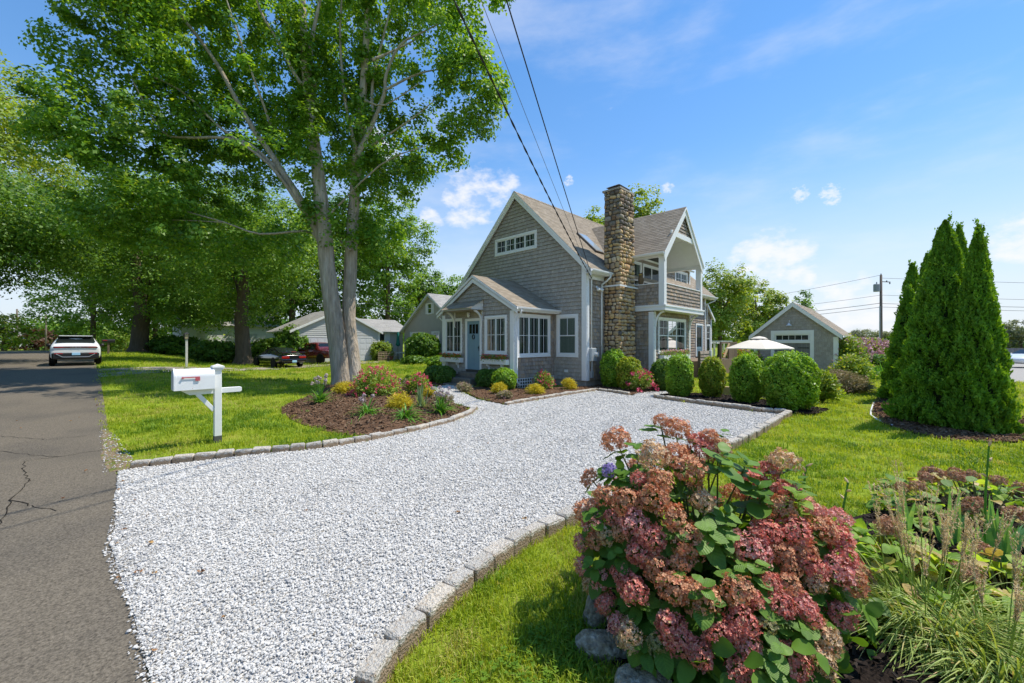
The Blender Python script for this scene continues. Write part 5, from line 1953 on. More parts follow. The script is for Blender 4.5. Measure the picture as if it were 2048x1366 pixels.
conifer(14.1, -.62, 4.85, .98, 70000, 1, 'tallest front conifer with a full pointed crown in the mulch bed')
conifer(13.5, -1.08, 4.45, .58, 42000, 2, 'nearest right hand conifer at the edge of its mulch bed')
conifer(14.75, -1.2, 4.75, .58, 24000, 3, 'conifer with twin pointed tips between the front two')
conifer(15.9, -.95, 5.05, .68, 24000, 4, 'third conifer of the row, only its tip showing behind the front one')
conifer(17.4, -.75, 4.6, .74, 24000, 5, 'fourth conifer of the row, behind the front one')
conifer(18.9, .0, 3.75, .74, 20000, 6, 'short conifer in front of the taller back ones of the row', size=.13)
conifer(19.9, -.45, 5.0, .74, 20000, 7, 'tall back conifer right of the farthest one', size=.14)
conifer(21.6, -.1, 4.95, .85, 20000, 8, 'farthest conifer of the row, nearest to the utility pole', size=.15)
pp = MB()
P_ = [(12.86, .24), (13.6, .55), (14.4, .72), (15.24, .76), (16.2, .78), (17.5, .8)]
pp.tube([(x, y, g(x, y) + .03) for x, y in P_], .022, 6)
o = pp.build('white_pipe_edging', WHITE2, smooth=True)
tag(o, 'white pipe edging along the left side of the conifer bed', 'edging')


# ------------------------------------------------------------------ clipped boxwoods and small shrubs
def bush(name, label, cat, x, y, r, h, lm, n, leaf, seed, group=None, sq=.95, zb=0.0, core=.8, lump=.05, ry=None):
    """Dense rounded shrub: leaves over a lumpy rounded form, dark twigs inside."""
    t = thing(name, label, cat, (x, y, g(x, y) + zb), random.uniform(0, 6), group)
    rs = np.random.default_rng(seed)
    d = unit(rs.normal(size=(n, 3)))
    ph = rs.uniform(0, 6.28, 4)
    a = np.arctan2(d[:, 1], d[:, 0])
    lob = 1 + lump * (np.sin(4 * a + 5 * d[:, 2] + ph[0]) + np.sin(7 * a - 8 * d[:, 2] + ph[1]) + .7 * np.sin(12 * a + 14 * d[:, 2] + ph[2]))
    q = np.sign(d) * np.abs(d) ** sq
    rad = lob * (1 - .28 * rs.uniform(0, 1, n) ** 2) + rs.normal(0, .012, n)
    P = q * rad[:, None] * np.array([r, ry or r, h / 2]) + np.array([0, 0, h / 2])
    k = P[:, 2] > .02
    P, d = P[k], d[k]
    Nn = unit(d * .8 + rs.normal(0, .6, P.shape) + (0, 0, .3))
    L = leaf * rs.uniform(.6, 1.35, len(P))
    V, F = cards(P, Nn, L, L * .62, fold=.15)
    link('foliage', np_mesh('foliage', V, F, lm), t)
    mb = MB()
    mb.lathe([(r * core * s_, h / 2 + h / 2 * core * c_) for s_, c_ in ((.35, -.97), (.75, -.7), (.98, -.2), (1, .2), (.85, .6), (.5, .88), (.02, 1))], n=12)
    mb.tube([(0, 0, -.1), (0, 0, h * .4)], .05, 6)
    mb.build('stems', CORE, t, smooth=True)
    return t


BX = 'clipped boxwood shrubs'
bush('boxwood_shrub', 'low dark boxwood farthest left, below the left flower box', 'shrub', 11.43, 16.3, 0.53, .80, LF_BOXD, 6930, 0.075, 1, BX)
bush('boxwood_shrub', 'low dark boxwood just left of the front steps', 'shrub', 11.29, 15.35, 0.49, .84, LF_BOXD, 6930, 0.075, 2, BX)
bush('boxwood_shrub', 'low dark boxwood just right of the front steps', 'shrub', 11.75, 13.05, 0.40, .80, LF_BOXD, 5940, 0.070, 3, BX)
bush('boxwood_shrub', 'middle one of the three low boxwoods under the right flower box', 'shrub', 11.72, 12.45, 0.40, .82, LF_BOXD, 5940, 0.070, 4, BX)
bush('boxwood_shrub', 'rounder lighter boxwood at the right front corner of the porch', 'shrub', 11.62, 11.75, 0.49, .90, LF_BOX, 7920, 0.066, 5, BX)
bush('boxwood_shrub', 'tall leafy boxwood beside the meter at the foot of the chimney', 'shrub', 15.61, 9.1, 0.55, 1.62, LF_BOX, 11880, 0.075, 6, BX, lump=.06)
bush('boxwood_shrub', 'second boxwood in front of the chimney, right of the taller one', 'shrub', 15.3, 8.2, 0.49, 1.34, LF_BOXY, 9900, 0.070, 7, BX, lump=.06)
bush('boxwood_shrub', 'dark boxwood in the shade beside the pink roses', 'shrub', 15.95, 7.1, 0.46, 1.28, LF_BOXD, 7920, 0.075, 8, BX)
bush('boxwood_shrub', 'upright bright boxwood at the left end of the curbside row', 'shrub', 14.55, 5.85, 0.46, 1.50, LF_BOX, 11880, 0.062, 9, BX, sq=.88)
bush('boxwood_shrub', 'yellowing boxwood, second from the left in the curbside row', 'shrub', 15.15, 4.95, 0.40, 1.44, LF_BOXY, 10890, 0.062, 10, BX, sq=.88)
bush('boxwood_shrub', 'egg shaped green boxwood, third in the curbside row', 'shrub', 14.55, 3.70, 0.48, 1.56, LF_BOX, 12870, 0.062, 11, BX, sq=.9)
bush('boxwood_shrub', 'widest deep green boxwood at the right end of the curbside row', 'shrub', 13.95, 2.45, 0.64, 1.66, LF_BOX, 19800, 0.062, 12, BX, sq=.9, ry=.70)


def fuzzy(name, label, cat, x, y, r, h, lm, n, leaf, seed, fl=None, nf=0, fs=.05, group=None, wd=.5, zb=.05, up_=.5, open_=.5, fl_top=.55):
    """Loose little shrub: fine leaves radiating from the base, optional flower clusters near the tips."""
    t = thing(name, label, cat, (x, y, g(x, y) + zb), 0, group)
    rs = np.random.default_rng(seed)
    d = unit(rs.normal(size=(n, 3)) + (0, 0, up_))
    d[:, 2] = np.abs(d[:, 2])
    k = rs.uniform(0, 1, (n, 1)) ** open_
    nb = 26
    tips = unit(rs.normal(size=(nb, 3)) + (0, 0, up_))
    tips[:, 2] = np.abs(tips[:, 2])
    w = rs.integers(0, nb, n)
    d = unit(d * .45 + tips[w] * .75)
    P = d * k * np.array([r, r, h]) * rs.uniform(.8, 1.12, (n, 1))
    T = unit(d + rs.normal(0, .4, (n, 3)) + (0, 0, -.25 if wd < .3 else 0))
    Nn = unit(rs.normal(size=(n, 3)) + (0, 0, .7))
    L = leaf * rs.uniform(.6, 1.4, n)
    V, F = cards(P, Nn, L, L * wd, T=T)
    link('foliage', np_mesh('foliage', V, F, lm), t)
    mb = MB()
    for i in range(0, nb, 2):
        mb.tube([(0, 0, -.08), Vector(tips[i] * np.array([r, r, h]) * .45) + Vector((0, 0, .03)), Vector(tips[i] * np.array([r, r, h]) * .85)], [.008, .006, .003], 4)
    mb.build('stems', BARK_D, t)
    if fl is not None and nf:
        dd = unit(rs.normal(size=(nf, 3)) + (0, 0, .6))
        dd[:, 2] = np.abs(dd[:, 2]) * 1.0
        c = dd * np.array([r, r, h]) * rs.uniform(.9, 1.08, (nf, 1))
        m = 7
        if nf <= 160 and fs >= .06:                # big enough to pick apart: each cluster its own part
            ms = []
            for q in range(3):
                V, F = cards(rs.normal(0, fs * .35, (9, 3)), unit(rs.normal(size=(9, 3)) + (0, 0, .8)), fs * .8, fs * .7, fold=.2)
                ms.append(np_mesh('flower', V, F, fl))
            for q in range(nf):
                o = link('flower', ms[q % 3], t)
                o.location = c[q]
                o.rotation_euler = (0, 0, rs.uniform(0, 6.28))
                o.scale = (rs.uniform(.7, 1.25),) * 3
        else:
            P = np.repeat(c, m, 0) + rs.normal(0, fs * .35, (nf * m, 3))
            V, F = cards(P, unit(rs.normal(size=(nf * m, 3)) + (0, 0, .8)), fs * .8, fs * .7, fold=.2)
            link('flowers', np_mesh('flowers', V, F, fl), t)['kind'] = 'stuff'
    return t


Y_ = 'golden threadleaf shrubs'
fuzzy('threadleaf_shrub', 'golden threadleaf shrub at the foot of the maple trunks', 'shrub', 6.05, 13.9, .47, .42, LF_YEL, 2600, .10, 1, group=Y_, wd=.16, zb=.16, open_=.4)
fuzzy('threadleaf_shrub', 'golden threadleaf shrub behind the daylily near the curb', 'shrub', 5.75, 9.8, .40, .46, LF_YEL, 2600, .09, 2, group=Y_, wd=.16, zb=.14, open_=.4)
fuzzy('threadleaf_shrub', 'golden threadleaf shrub before the porch corner downspout', 'shrub', 10.55, 10.95, .38, .40, LF_YEL, 2400, .10, 3, group=Y_, wd=.16, open_=.4)
fuzzy('threadleaf_shrub', 'golden threadleaf shrub in front of the porch lattice', 'shrub', 11.5, 10.0, .40, .36, LF_YEL, 2400, .10, 4, group=Y_, wd=.16, open_=.4)
fuzzy('threadleaf_shrub', 'golden threadleaf shrub below the main floor window', 'shrub', 13.55, 9.95, .36, .46, LF_YEL, 2200, .10, 5, group=Y_, wd=.16, open_=.4)
fuzzy('threadleaf_shrub', 'small golden shrub at the back of the maple bed', 'shrub', 7.92, 11.6, .24, .3, LF_YEL, 1200, .09, 6, group=Y_, wd=.16, zb=.12, open_=.4)
fuzzy('spirea_shrub', 'big spirea covered in crimson flowers beside the maple trunk', 'shrub', 6.55, 12.75, .85, .95, LF_RED, 6500, .075, 7, FL_PINK, 150, .062, group='red flowering spireas', zb=.14)
fuzzy('spirea_shrub', 'smaller reddish spirea at the path side of the maple bed', 'shrub', 7.85, 12.2, .52, .78, LF_RED, 3500, .07, 8, FL_PINK, 60, .065, group='red flowering spireas', zb=.1)
fuzzy('spirea_shrub', 'spirea with crimson tips against the porch side wall', 'shrub', 12.95, 10.85, .52, .72, LF_RED, 3500, .07, 9, FL_PINK, 60, .06, group='red flowering spireas')
fuzzy('rose_bush', 'open rose bush with pink flowers between the boxwoods', 'rose bush', 15.1, 7.55, .62, .82, LF_RED, 2400, .075, 10, FL_PINK, 45, .09)
fuzzy('lavender_plant', 'small greyish lavender at the tip of the front bed by the path', 'plant', 9.95, 12.3, .36, .38, LF_LAV, 1300, .12, 11, FL_PALE, 25, .03, wd=.2)
fuzzy('catmint_plant', 'low greyish pink plant at the tip of the front bed', 'plant', 9.75, 9.85, .33, .27, LF_LAV, 900, .10, 12, FL_PALE, 24, .03, wd=.3)
fuzzy('coneflower_plant', 'thin dry plant behind the spireas', 'plant', 8.15, 13.3, .30, .5, LF_LAV, 700, .14, 13, FL_PALE, 18, .05, wd=.14, zb=.1)
fuzzy('sage_plant', 'brownish sage behind the right allium near the curb end', 'plant', 6.95, 9.6, .4, .46, LF_LAV, 900, .16, 14, FL_PALE, 20, .03, wd=.14, zb=.08)


def strap(mb, base, d, L, w, up_, droop, n=5):
    """One long arching leaf as a folded strip."""
    b = Vector(base)
    d = Vector((d[0], d[1], 0)).normalized()
    s = Vector((-d.y, d.x, 0))
    pr = None
    for i in range(n + 1):
        t = i / n
        p = b + d * (L * (1 - up_) * t + L * droop * .5 * t * t) + Vector((0, 0, L * up_ * t - L * droop * t * t))
        ww = w * (1 - t ** 2.2) * .5 * (0.75 + .6 * t * (1 - t) * 2) + .0008
        c = [p - s * ww + Vector((0, 0, ww * .35)), p, p + s * ww + Vector((0, 0, ww * .35))]
        if pr:
            mb.add(pr + c, [(0, 1, 4, 3), (1, 2, 5, 4)])
        pr = c


def clump(name, label, x, y, h, n, w, lm, seed, heads=0, hh=0, group=None, zb=.05, up_=(.5, .98), droop=(.2, .6), cat='plant', spread=.08):
    t = thing(name, label, cat, (x, y, g(x, y) + zb), 0, group)
    rs = random.Random(seed)
    for i in range(n):
        mb = MB()
        a = rs.uniform(0, 6.28)
        strap(mb, (rs.uniform(-1, 1) * spread, rs.uniform(-1, 1) * spread, -.02), (math.cos(a), math.sin(a)), h * rs.uniform(.8, 1.35), w * rs.uniform(.7, 1.2), rs.uniform(*up_), rs.uniform(*droop))
        mb.build('leaf', lm, t, fix=False)
    for i in range(heads):
        a, r = rs.uniform(0, 6.28), rs.uniform(.05, .3)
        tip = Vector((math.cos(a) * r, math.sin(a) * r, hh * rs.uniform(.75, 1.1)))
        mb = MB()
        mb.tube([(0, 0, 0), tip * .5 + Vector((0, 0, .05)), tip], .005, 4)
        stl = mb.build('flower_stalk', LF_STRAP, t, fix=False)
        q = unit(np.random.default_rng(seed * 50 + i).normal(size=(40, 3)))
        V, F = cards(np.array(tip) + q * .048, q, .036, .028, fold=.2)
        link('flower_head', np_mesh('flower_head', V, F, FL_MAUVE), stl)
    return t


clump('allium_clump', 'allium clump with faded pink heads at the left end of the maple bed', 4.65, 12.4, .78, 80, .042, LF_STRAP, 1, 11, .80, 'allium and daylily clumps', .1)
clump('daylily_clump', 'arching daylily clump in the middle front of the maple bed', 4.75, 9.65, .74, 90, .042, LF_STRAP, 2, 7, .55, 'allium and daylily clumps', .08, up_=(.4, .95), droop=(.3, .8))
clump('daylily_clump', 'arching daylily clump at the curb in front of the golden shrub', 5.3, 8.75, .74, 90, .042, LF_STRAP, 3, 0, 0, 'allium and daylily clumps', .07, up_=(.4, .95), droop=(.3, .8))
clump('allium_clump', 'allium clump with round faded heads near the right end of the curb', 6.4, 8.85, .72, 80, .042, LF_STRAP, 4, 10, .64, 'allium and daylily clumps', .06)
clump('iris_clump', 'fan of stiff grey green iris blades behind the curb', 6.3, 9.6, .72, 26, .06, LF_IRIS, 5, 0, 0, None, .08, up_=(.5, .95), droop=(0, .2))
clump('allium_clump', 'small strap leaved clump behind the crimson spirea', 7.45, 13.0, .6, 46, .036, LF_STRAP, 6, 4, .5, 'allium and daylily clumps', .1)
for i, (x, y) in enumerate(((3.95, 11.6), (4.35, 10.6), (4.1, 9.2), (4.75, 10.5), (5.1, 10.6))):
    clump('weed_tuft', 'small green weed in the maple bed, %s' % ('left of the first allium', 'below the first allium', 'near the lawn edge at the front', 'between allium and daylily', 'thin and upright beside the spirea')[i], x, y, .16, 12, .014, LF_STRAP, 20 + i, 0, 0, 'weeds in the maple bed', .08, cat='weed')


def box_flowers(name, label, x0, x1, y0, y1, z, seed, fls, n=260):
    t = thing(name, label, 'flowers', ((x0 + x1) / 2, (y0 + y1) / 2, z))
    rs = np.random.default_rng(seed)
    P = np.column_stack([rs.uniform(x0, x1, n * 3) - (x0 + x1) / 2, rs.uniform(y0, y1, n * 3) - (y0 + y1) / 2, rs.uniform(-.06, .16, n * 3) + rs.normal(0, .03, n * 3)])
    V, F = cards(P, unit(rs.normal(size=P.shape) + (0, 0, .6)), .065, .045, fold=.15)
    link('foliage', np_mesh('foliage', V, F, LF_MID), t)
    for k, fm in enumerate(fls):
        m = n // len(fls)
        P = np.column_stack([rs.uniform(x0, x1, m) - (x0 + x1) / 2, rs.uniform(y0, y1, m) - (y0 + y1) / 2, rs.uniform(-.02, .21, m)])
        V, F = cards(P, unit(rs.normal(size=P.shape) + (-.6, -.6, .6)), .06, .055, fold=.2)
        link('flowers', np_mesh('flowers', V, F, fm), t)
    return t


box_flowers('box_flowers', 'orange and mixed flowers in the window box left of the door', 11.9, 12.15, 15.05, 16.6, 1.24, 1, [FL_ORANGE], 150)
box_flowers('box_flowers', 'red and orange flowers trailing from the window box right of the door', 11.88, 12.15, 12.0, 13.58, 1.24, 2, [FL_ORANGE, FL_PINK], 190)
box_flowers('box_flowers', 'pink and white flowers in the box under the triple window', 18.45, 21.6, 8.08, 8.36, 1.40, 3, [FL_PALE, FL_PINK, FL_PALE], 420)

# garden right of the house
fuzzy('climbing_vine', 'bright leafy vine on the side wall of the garage', 'vine', 32.3, 2.6, 1.1, 2.3, LF_LIGHT, 5000, .16, 31, FL_PALE, 60, .08, up_=.9)
fuzzy('climbing_vine', 'sprawling light green shrub in front of the garage corner', 'shrub', 27.2, 2.15, 1.0, 1.25, LF_LIGHT, 4200, .15, 32, FL_PALE, 25, .06)
fuzzy('lavender_mound', 'wide brown mound of faded lavender before the garage corner', 'lavender', 20.6, 2.1, 1.15, .82, LF_LAV, 8000, .22, 33, FL_PALE, 90, .03, wd=.10, up_=.3, open_=.35, zb=0)
fuzzy('leafy_plant', 'pale green leafy plant right of the widest boxwood', 'plant', 16.6, 2.0, .55, .95, LF_LIGHT, 1800, .12, 34)
fuzzy('leafy_plant', 'second pale leafy plant between boxwood and lavender', 'plant', 18.3, 2.3, .6, .9, LF_LIGHT, 1700, .13, 35)
fuzzy('flower_border', 'broad drift of tall pink flowers beyond the lawn strip', 'flowers', 44.5, 2.8, 3.4, 2.15, LF_LIGHT, 9000, .22, 36, FL_PALE, 1500, .16, up_=1.2)
bush('clipped_hedge', 'dark clipped hedge block below the pink flower border', 'hedge', 36.5, 1.7, 1.6, 1.15, LF_BOXD, 6000, .15, 37, None, sq=.5, ry=1.2)
clump('fountain_grass', 'tall arching green grass beside the conifers at the end of the lawn strip', 28.6, 1.15, 1.3, 110, .03, LF_STRAP, 38, up_=(.7, 1), droop=(.3, .7), cat='grass', spread=.3)
for i, (x, y, r, h, lm, lab) in enumerate(((33.5, 9.2, 1.2, 1.9, LF_LIGHT, 'yellow flowering perennials below the white arbor'), (30.2, 7.4, .9, 1.35, LF_MID, 'pale hydrangea between the boxwood and the umbrella'), (36, 8.8, 1.4, 1.6, LF_DEEP, 'dark leafy shrub behind the patio'))):
    fuzzy('garden_shrub', lab, 'shrub', x, y, r, h, lm, 3000, .18, 40 + i, (FL_ORANGE, FL_PALE, None)[i], (40, 40, 0)[i], .12)
fuzzy('garden_shrub', 'low green plants behind the yellowing boxwood', 'shrub', 17.6, 4.6, .5, .7, LF_LIGHT, 1500, .1, 44)
# ------------------------------------------------------------------ garage
GX, GY0, GY1, GXB = 31.6, 3.1, 7.61, 38.1
GAP, GZ, GE = 5.36, 4.56, 2.40
gs = (GZ - GE) / (GAP - 2.85)
gz = lambda y: GZ - gs * abs(y - GAP)
garage = thing('garden_garage', 'small grey shingled garage with board doors behind the patio umbrella', 'garage', (GX, GY0, 0))
GFp, GS = Plane('x', GX), Plane('y', GY0)
shingle_wall(garage, GFp, [(GY0, -.1), (GY1, -.1), (GY1, gz(GY1) - .1), (GAP, GZ - .1), (GY0, gz(GY0) - .1)], [(4.24, 6.61, -.2, 2.78)], SHINGLE, course=.165)
shingle_wall(garage, GS, [(GX, -.1), (GXB, -.1), (GXB, 2.6), (GX, 2.6)], [], SHINGLE_D, course=.165)
b = MB()
b.box(GX + .15, GXB, GY1 - .12, GY1, -.1, 2.6)
b.prism([(GXB, GY0 + .15, 0), (GXB, GY1 - .12, 0), (GXB, GY1 - .12, 2.5), (GXB, GAP, GZ - .1), (GXB, GY0 + .15, 2.5)], (-.1, 0, 0))
b.build('wall', SHINGLE, garage, True)
roof_plane(garage, (GX - .2, 2.85, GE), (GXB + .35, 2.85, GE), (GX - .2, GAP, GZ), (GXB + .35, GAP, GZ), .08, ROOFM)
roof_plane(garage, (GXB + .35, 2 * GAP - 2.85, GE), (GX - .2, 2 * GAP - 2.85, GE), (GXB + .35, GAP, GZ), (GX - .2, GAP, GZ), .08, ROOFM)
for sgn in (-1, 1):
    y0 = GAP + sgn * (GAP - 2.85)
    r = MB()
    r.prism([(GX - .165, y0, GE - .02), (GX - .165, GAP, GZ - .02), (GX - .165, GAP, GZ - .28), (GX - .165, y0, GE - .26)], (-.05, 0, 0))
    r.build('rake_board', WHITE, garage, True)
trims(garage, 'corner_board', [(GFp, GY0 - .025, GY0 + .2, -.05, 2.32, 0, .03), (GFp, GY1 - .2, GY1 + .02, -.05, 2.32, 0, .03), (GS, GX, GX + .14, -.05, 2.32, 0, .024)])
gutter(garage, (GX - .2, 2.83, GE - .08), (GXB + .3, 2.83, GE - .08))
trims(garage, 'door_casing', [(GFp, 4.26, 4.46, -.05, 2.75, 0, .05), (GFp, 6.39, 6.59, -.05, 2.75, 0, .05), (GFp, 4.461, 6.389, 2.52, 2.75, 0, .049), (GFp, 4.461, 6.389, 1.93, 2.06, 0, .049)])
window(garage, GFp, 4.47, 6.38, 2.06, 2.52, 1, 5, 0, trim=.045, curtain=False, name='transom_window')
nb = 15
for i in range(nb):
    w = MB()
    a, b_ = 4.46 + 1.93 * i / nb, 4.46 + 1.93 * (i + 1) / nb - .012
    GFp.box(w, a, b_, -.02, 1.925, .0, .02 + random.uniform(0, .004))
    w.build('door_board', GREYWOOD, garage, True)
for v in (1.62, .3):
    for u0, u1 in ((4.5, 5.1), (5.75, 6.35)):
        w = MB()
        GFp.box(w, u0, u1, v - .03, v + .03, .025, .032)
        w.build('strap_hinge', BLACK, garage, True)
gooseneck(garage, (GX - .03, 5.52, 3.22), (-1, 0, 0), s=.8)
w = MB()
for i in range(7):
    w.box(33.0 + i * .16, 33.04 + i * .16, 3.03, 3.06, .6, 2.1)
for i in range(5):
    w.box(33.0, 34.0, 3.02, 3.05, .7 + i * .33, .74 + i * .33)
w.build('trellis', BLACK, garage, True)

# patio umbrella
um = thing('patio_umbrella', 'cream patio umbrella open before the garage', 'umbrella', (25.2, 5.82, 0))
mb = MB()
n = 8
rm = 1.62
ring = [(rm * math.cos(2 * PI * (i + .5) / n), rm * math.sin(2 * PI * (i + .5) / n), 1.66 + random.uniform(-.03, .03)) for i in range(n)]
mid = [(x * .52, y * .52, 1.97) for x, y, z in ring]
top = [(x * .12, y * .12, 2.18) for x, y, z in ring]
low = [(x, y, z - .05) for x, y, z in ring]
mb.add(ring + mid + top + low, [(i, (i + 1) % n, n + (i + 1) % n, n + i) for i in range(n)] + [(n + i, n + (i + 1) % n, 2 * n + (i + 1) % n, 2 * n + i) for i in range(n)] + [(3 * n + i, 3 * n + (i + 1) % n, (i + 1) % n, i) for i in range(n)])
mb.build('canopy', CANVAS, um)
mb = MB()
mb.lathe([(.42, 2.17), (.26, 2.25), (.05, 2.30), (0, 2.30)], n=8)
mb.build('vent_cap', CANVAS, um)
mb = MB()
mb.tube([(0, 0, -.02), (0, 0, 2.32)], .026, 8)
mb.lathe([(.28, 0), (.28, .06), (.05, .1), (.04, .4)], n=12)
mb.build('pole', OLDWOOD, um)
for i in range(n):
    mb = MB()
    mb.bar((0, 0, 2.14), (ring[i][0] * .98, ring[i][1] * .98, ring[i][2] - .01), .02, .025)
    mb.build('rib', OLDWOOD, um)
# white arbor
ar = thing('garden_arbor', 'white slatted arbor between the house and the garage', 'arbor', (36, 11.2, 0))
for x in (-1.2, 1.2):
    mb = MB()
    mb.box(x - .06, x + .06, -.06, .06, 0, 2.0)
    mb.build('post', WHITE2, ar)
for i in range(9):
    mb = MB()
    mb.box(-1.5 + i * .36, -1.44 + i * .36, -.6, .6, 2.02, 2.12)
    mb.build('slat', WHITE2, ar)
mb = MB()
mb.box(-1.6, 1.6, -.3, -.24, 1.88, 2.02)
mb.box(-1.6, 1.6, .24, .3, 1.88, 2.02)
mb.build('beam', WHITE2, ar)
# timber border behind the boxwoods
tb = MB()
tb.box(16.35, 16.5, 2.6, 5.6, -.05, .32)
tag(tb.build('timber_edging', NEWWOOD, bevel=.01), 'pale new timber edging glimpsed behind the clipped boxwoods', 'edging')
# owl decoy
ow = thing('owl_decoy', 'brown owl decoy standing on the balcony half wall', 'owl figure', (17.96, 9.02, 4.682))
mb = MB()
mb.lathe([(0, 0), (.09, 0), (.10, .04), (.13, .16), (.125, .28), (.10, .37), (.105, .43), (.10, .50), (.06, .54), (0, .55)], n=12)
mb.build('body', mat('owl_brown', (.16, .11, .06), .8, .15, noise=(14, .35)), ow, smooth=True)
mb = MB()
for s_ in (-1, 1):
    mb.lathe([(.035, 0), (.02, .05), (0, .09)], (-.02, s_ * .065, .51), 6)
mb.build('ear_tuft', OLDWOOD, ow)
mb = MB()
for s_ in (-1, 1):
    mb.lathe([(0, -.012), (.028, -.008), (.028, .008)], (-.098, s_ * .042, .455), 8, 'x')
mb.build('eyes', mat('owl_eye', (.6, .42, .06), .3, .5), ow)

# ------------------------------------------------------------------ cobblestone edgings
def block_mesh(seed):
    rs_ = np.random.default_rng(seed)
    bm = bmesh.new()
    bmesh.ops.create_cube(bm, size=1)
    bmesh.ops.bevel(bm, geom=bm.edges[:], offset=.07, segments=1, profile=.5, affect='EDGES')
    off = Vector(rs_.uniform(-9, 9, 3))
    for v in bm.verts:
        v.co += Vector((mnoise.noise(v.co * 2.5 + off), mnoise.noise(v.co * 2.5 - off), mnoise.noise(v.co * 3 + off * 2))) * .075
    me = bpy.data.meshes.new('block')
    bm.to_mesh(me)
    bm.free()
    me.materials.append(GRANITE)
    return me


BLOCKS = [block_mesh(700 + i) for i in range(8)]


def edging(label, pts, h=.13, seed=0, w=.13, L=.285):
    t = thing('cobblestone_edging', label, 'edging', (pts[0][0], pts[0][1], 0), 0, 'granite block edgings')
    rs_ = random.Random(seed)
    P = [Vector(p) for p in pts]
    seg = [(b - a).length for a, b in zip(P, P[1:])]
    tot = sum(seg)

    def at(s):
        s = min(max(s, 0), tot)
        for i, l in enumerate(seg):
            if s <= l or i == len(seg) - 1:
                return P[i].lerp(P[i + 1], s / l)
            s -= l
    s = 0
    while s < tot - .05:
        l = L * rs_.uniform(.82, 1.2)
        a, b = at(s), at(s + l)
        c = (a + b) / 2
        d = b - a
        o = link('granite_block', rs_.choice(BLOCKS), t)
        hh = h + rs_.uniform(-.015, .015)
        z = g(c.x, c.y) + .04
        o.location = (c.x - pts[0][0], c.y - pts[0][1], z + hh / 2 - .07)
        o.scale = (max(d.length, .1) * .96, w * rs_.uniform(.9, 1.15), hh + .14)
        o.rotation_euler = (rs_.uniform(-.05, .05), rs_.uniform(-.03, .03), math.atan2(d.y, d.x) + rs_.uniform(-.03, .03) + rs_.choice((0, PI)))
        s += l
    return t


edging('curved row of granite blocks between the left lawn, maple bed and driveway', [(.42, 8.80), (1.52, 8.23), (2.34, 7.83), (3.0, 7.56), (3.73, 7.54), (4.84, 7.64), (5.96, 7.88), (7.0, 8.4), (7.68, 8.95)], .115, 1)
edging('granite block row along the front bed by the porch', [(8.75, 8.80), (11.6, 8.92), (14.0, 8.93)], .11, 2)
edging('short granite block row turning the corner before the chimney boxwoods', [(14.02, 8.85), (13.55, 7.25)], .11, 3)
edging('shaded granite block row below the clipped boxwoods', [(13.6, 6.3), (13.36, 6.05), (13.05, 4.5), (12.75, 2.95), (12.92, 2.32)], .14, 4)
edging('long granite block row along the right side of the driveway and the near lawn', [(12.9, 2.28), (9.09, 2.28), (6.5, 2.42), (3.62, 2.62), (3.06, 2.65), (2.48, 2.60), (1.87, 2.48), (1.28, 2.30), (.9, 2.06), (.55, 1.75), (.3, 1.35)], .115, 5)

# ------------------------------------------------------------------ white mailbox
mbx = thing('mailbox', 'white metal mailbox with red flag on a white wooden post', 'mailbox', (1.70, 9.76, g(1.7, 9.76) + .02))
mb = MB()
mb.box(-.06, .06, -.06, .06, .11, 1.42)
mb.build('post', WHITE, mbx, bevel=.006)
mb = MB()
mb.box(-.062, .062, -.062, .062, -.2, .11)
mb.build('post_foot', mat('post_foot_grey', (.10, .10, .09), .8, .2), mbx)
mb = MB()
mb.box(-.085, .085, -.085, .085, 1.41, 1.445)
mb.box(-.10, .10, -.10, .10, 1.446, 1.48)
mb.add([(-.10, -.10, 1.481), (.10, -.10, 1.481), (.10, .10, 1.481), (-.10, .10, 1.481), (0, 0, 1.525)], [(0, 1, 4), (1, 2, 4), (2, 3, 4), (3, 0, 4)])
mb.build('post_cap', WHITE, mbx, bevel=.005)
mb = MB()
mb.prism([(.38, -.045, .95), (.40, -.045, .97), (.40, -.045, 1.035), (.38, -.045, 1.05), (-.56, -.045, 1.05), (-.56, -.045, 1.03), (-.44, -.045, .95)], (0, .09, 0))
mb.build('arm', WHITE, mbx, bevel=.005)
mb = MB()
mb.bar((-.06, 0, .62), (-.32, 0, .96), .075, .085, (0, 1, 0))
mb.build('brace', WHITE, mbx, bevel=.005)
HW_ = .15
prof = [(-HW_, 1.055)] + [(-HW_ * math.cos(PI * i / 24), 1.30 + HW_ * math.sin(PI * i / 24)) for i in range(25)] + [(HW_, 1.055)]
mb = MB()
mb.prism([(-.66, y, z) for y, z in prof], (.595, 0, 0))
body = mb.build('box', MAILW, mbx)
mb = MB()
mb.prism([(-.685, y * 1.05, 1.05 + (z - 1.05) * 1.03) for y, z in prof], (.03, 0, 0))
dd_ = mb.build('box_door', MAILW, mbx)
mb = MB()
mb.prism([(-.693, y * .8, 1.085 + (z - 1.05) * .82) for y, z in prof], (.01, 0, 0))
mb.build('door_panel', mat('mailbox_door_grey', (.55, .57, .60), .4, .4), dd_)
mb = MB()
mb.box(-.715, -.685, -.02, .02, 1.44, 1.465)
mb.build('latch', CHROME, dd_)
mb = MB()
mb.box(-.56, -.30, -.170, -.163, 1.285, 1.303)
mb.box(-.37, -.30, -.171, -.162, 1.225, 1.286)
mb.lathe([(0, -.012), (.018, -.012), (.018, .012), (0, .012)], (-.555, -.166, 1.29), 10, 'y')
mb.build('flag', FLAG, mbx)

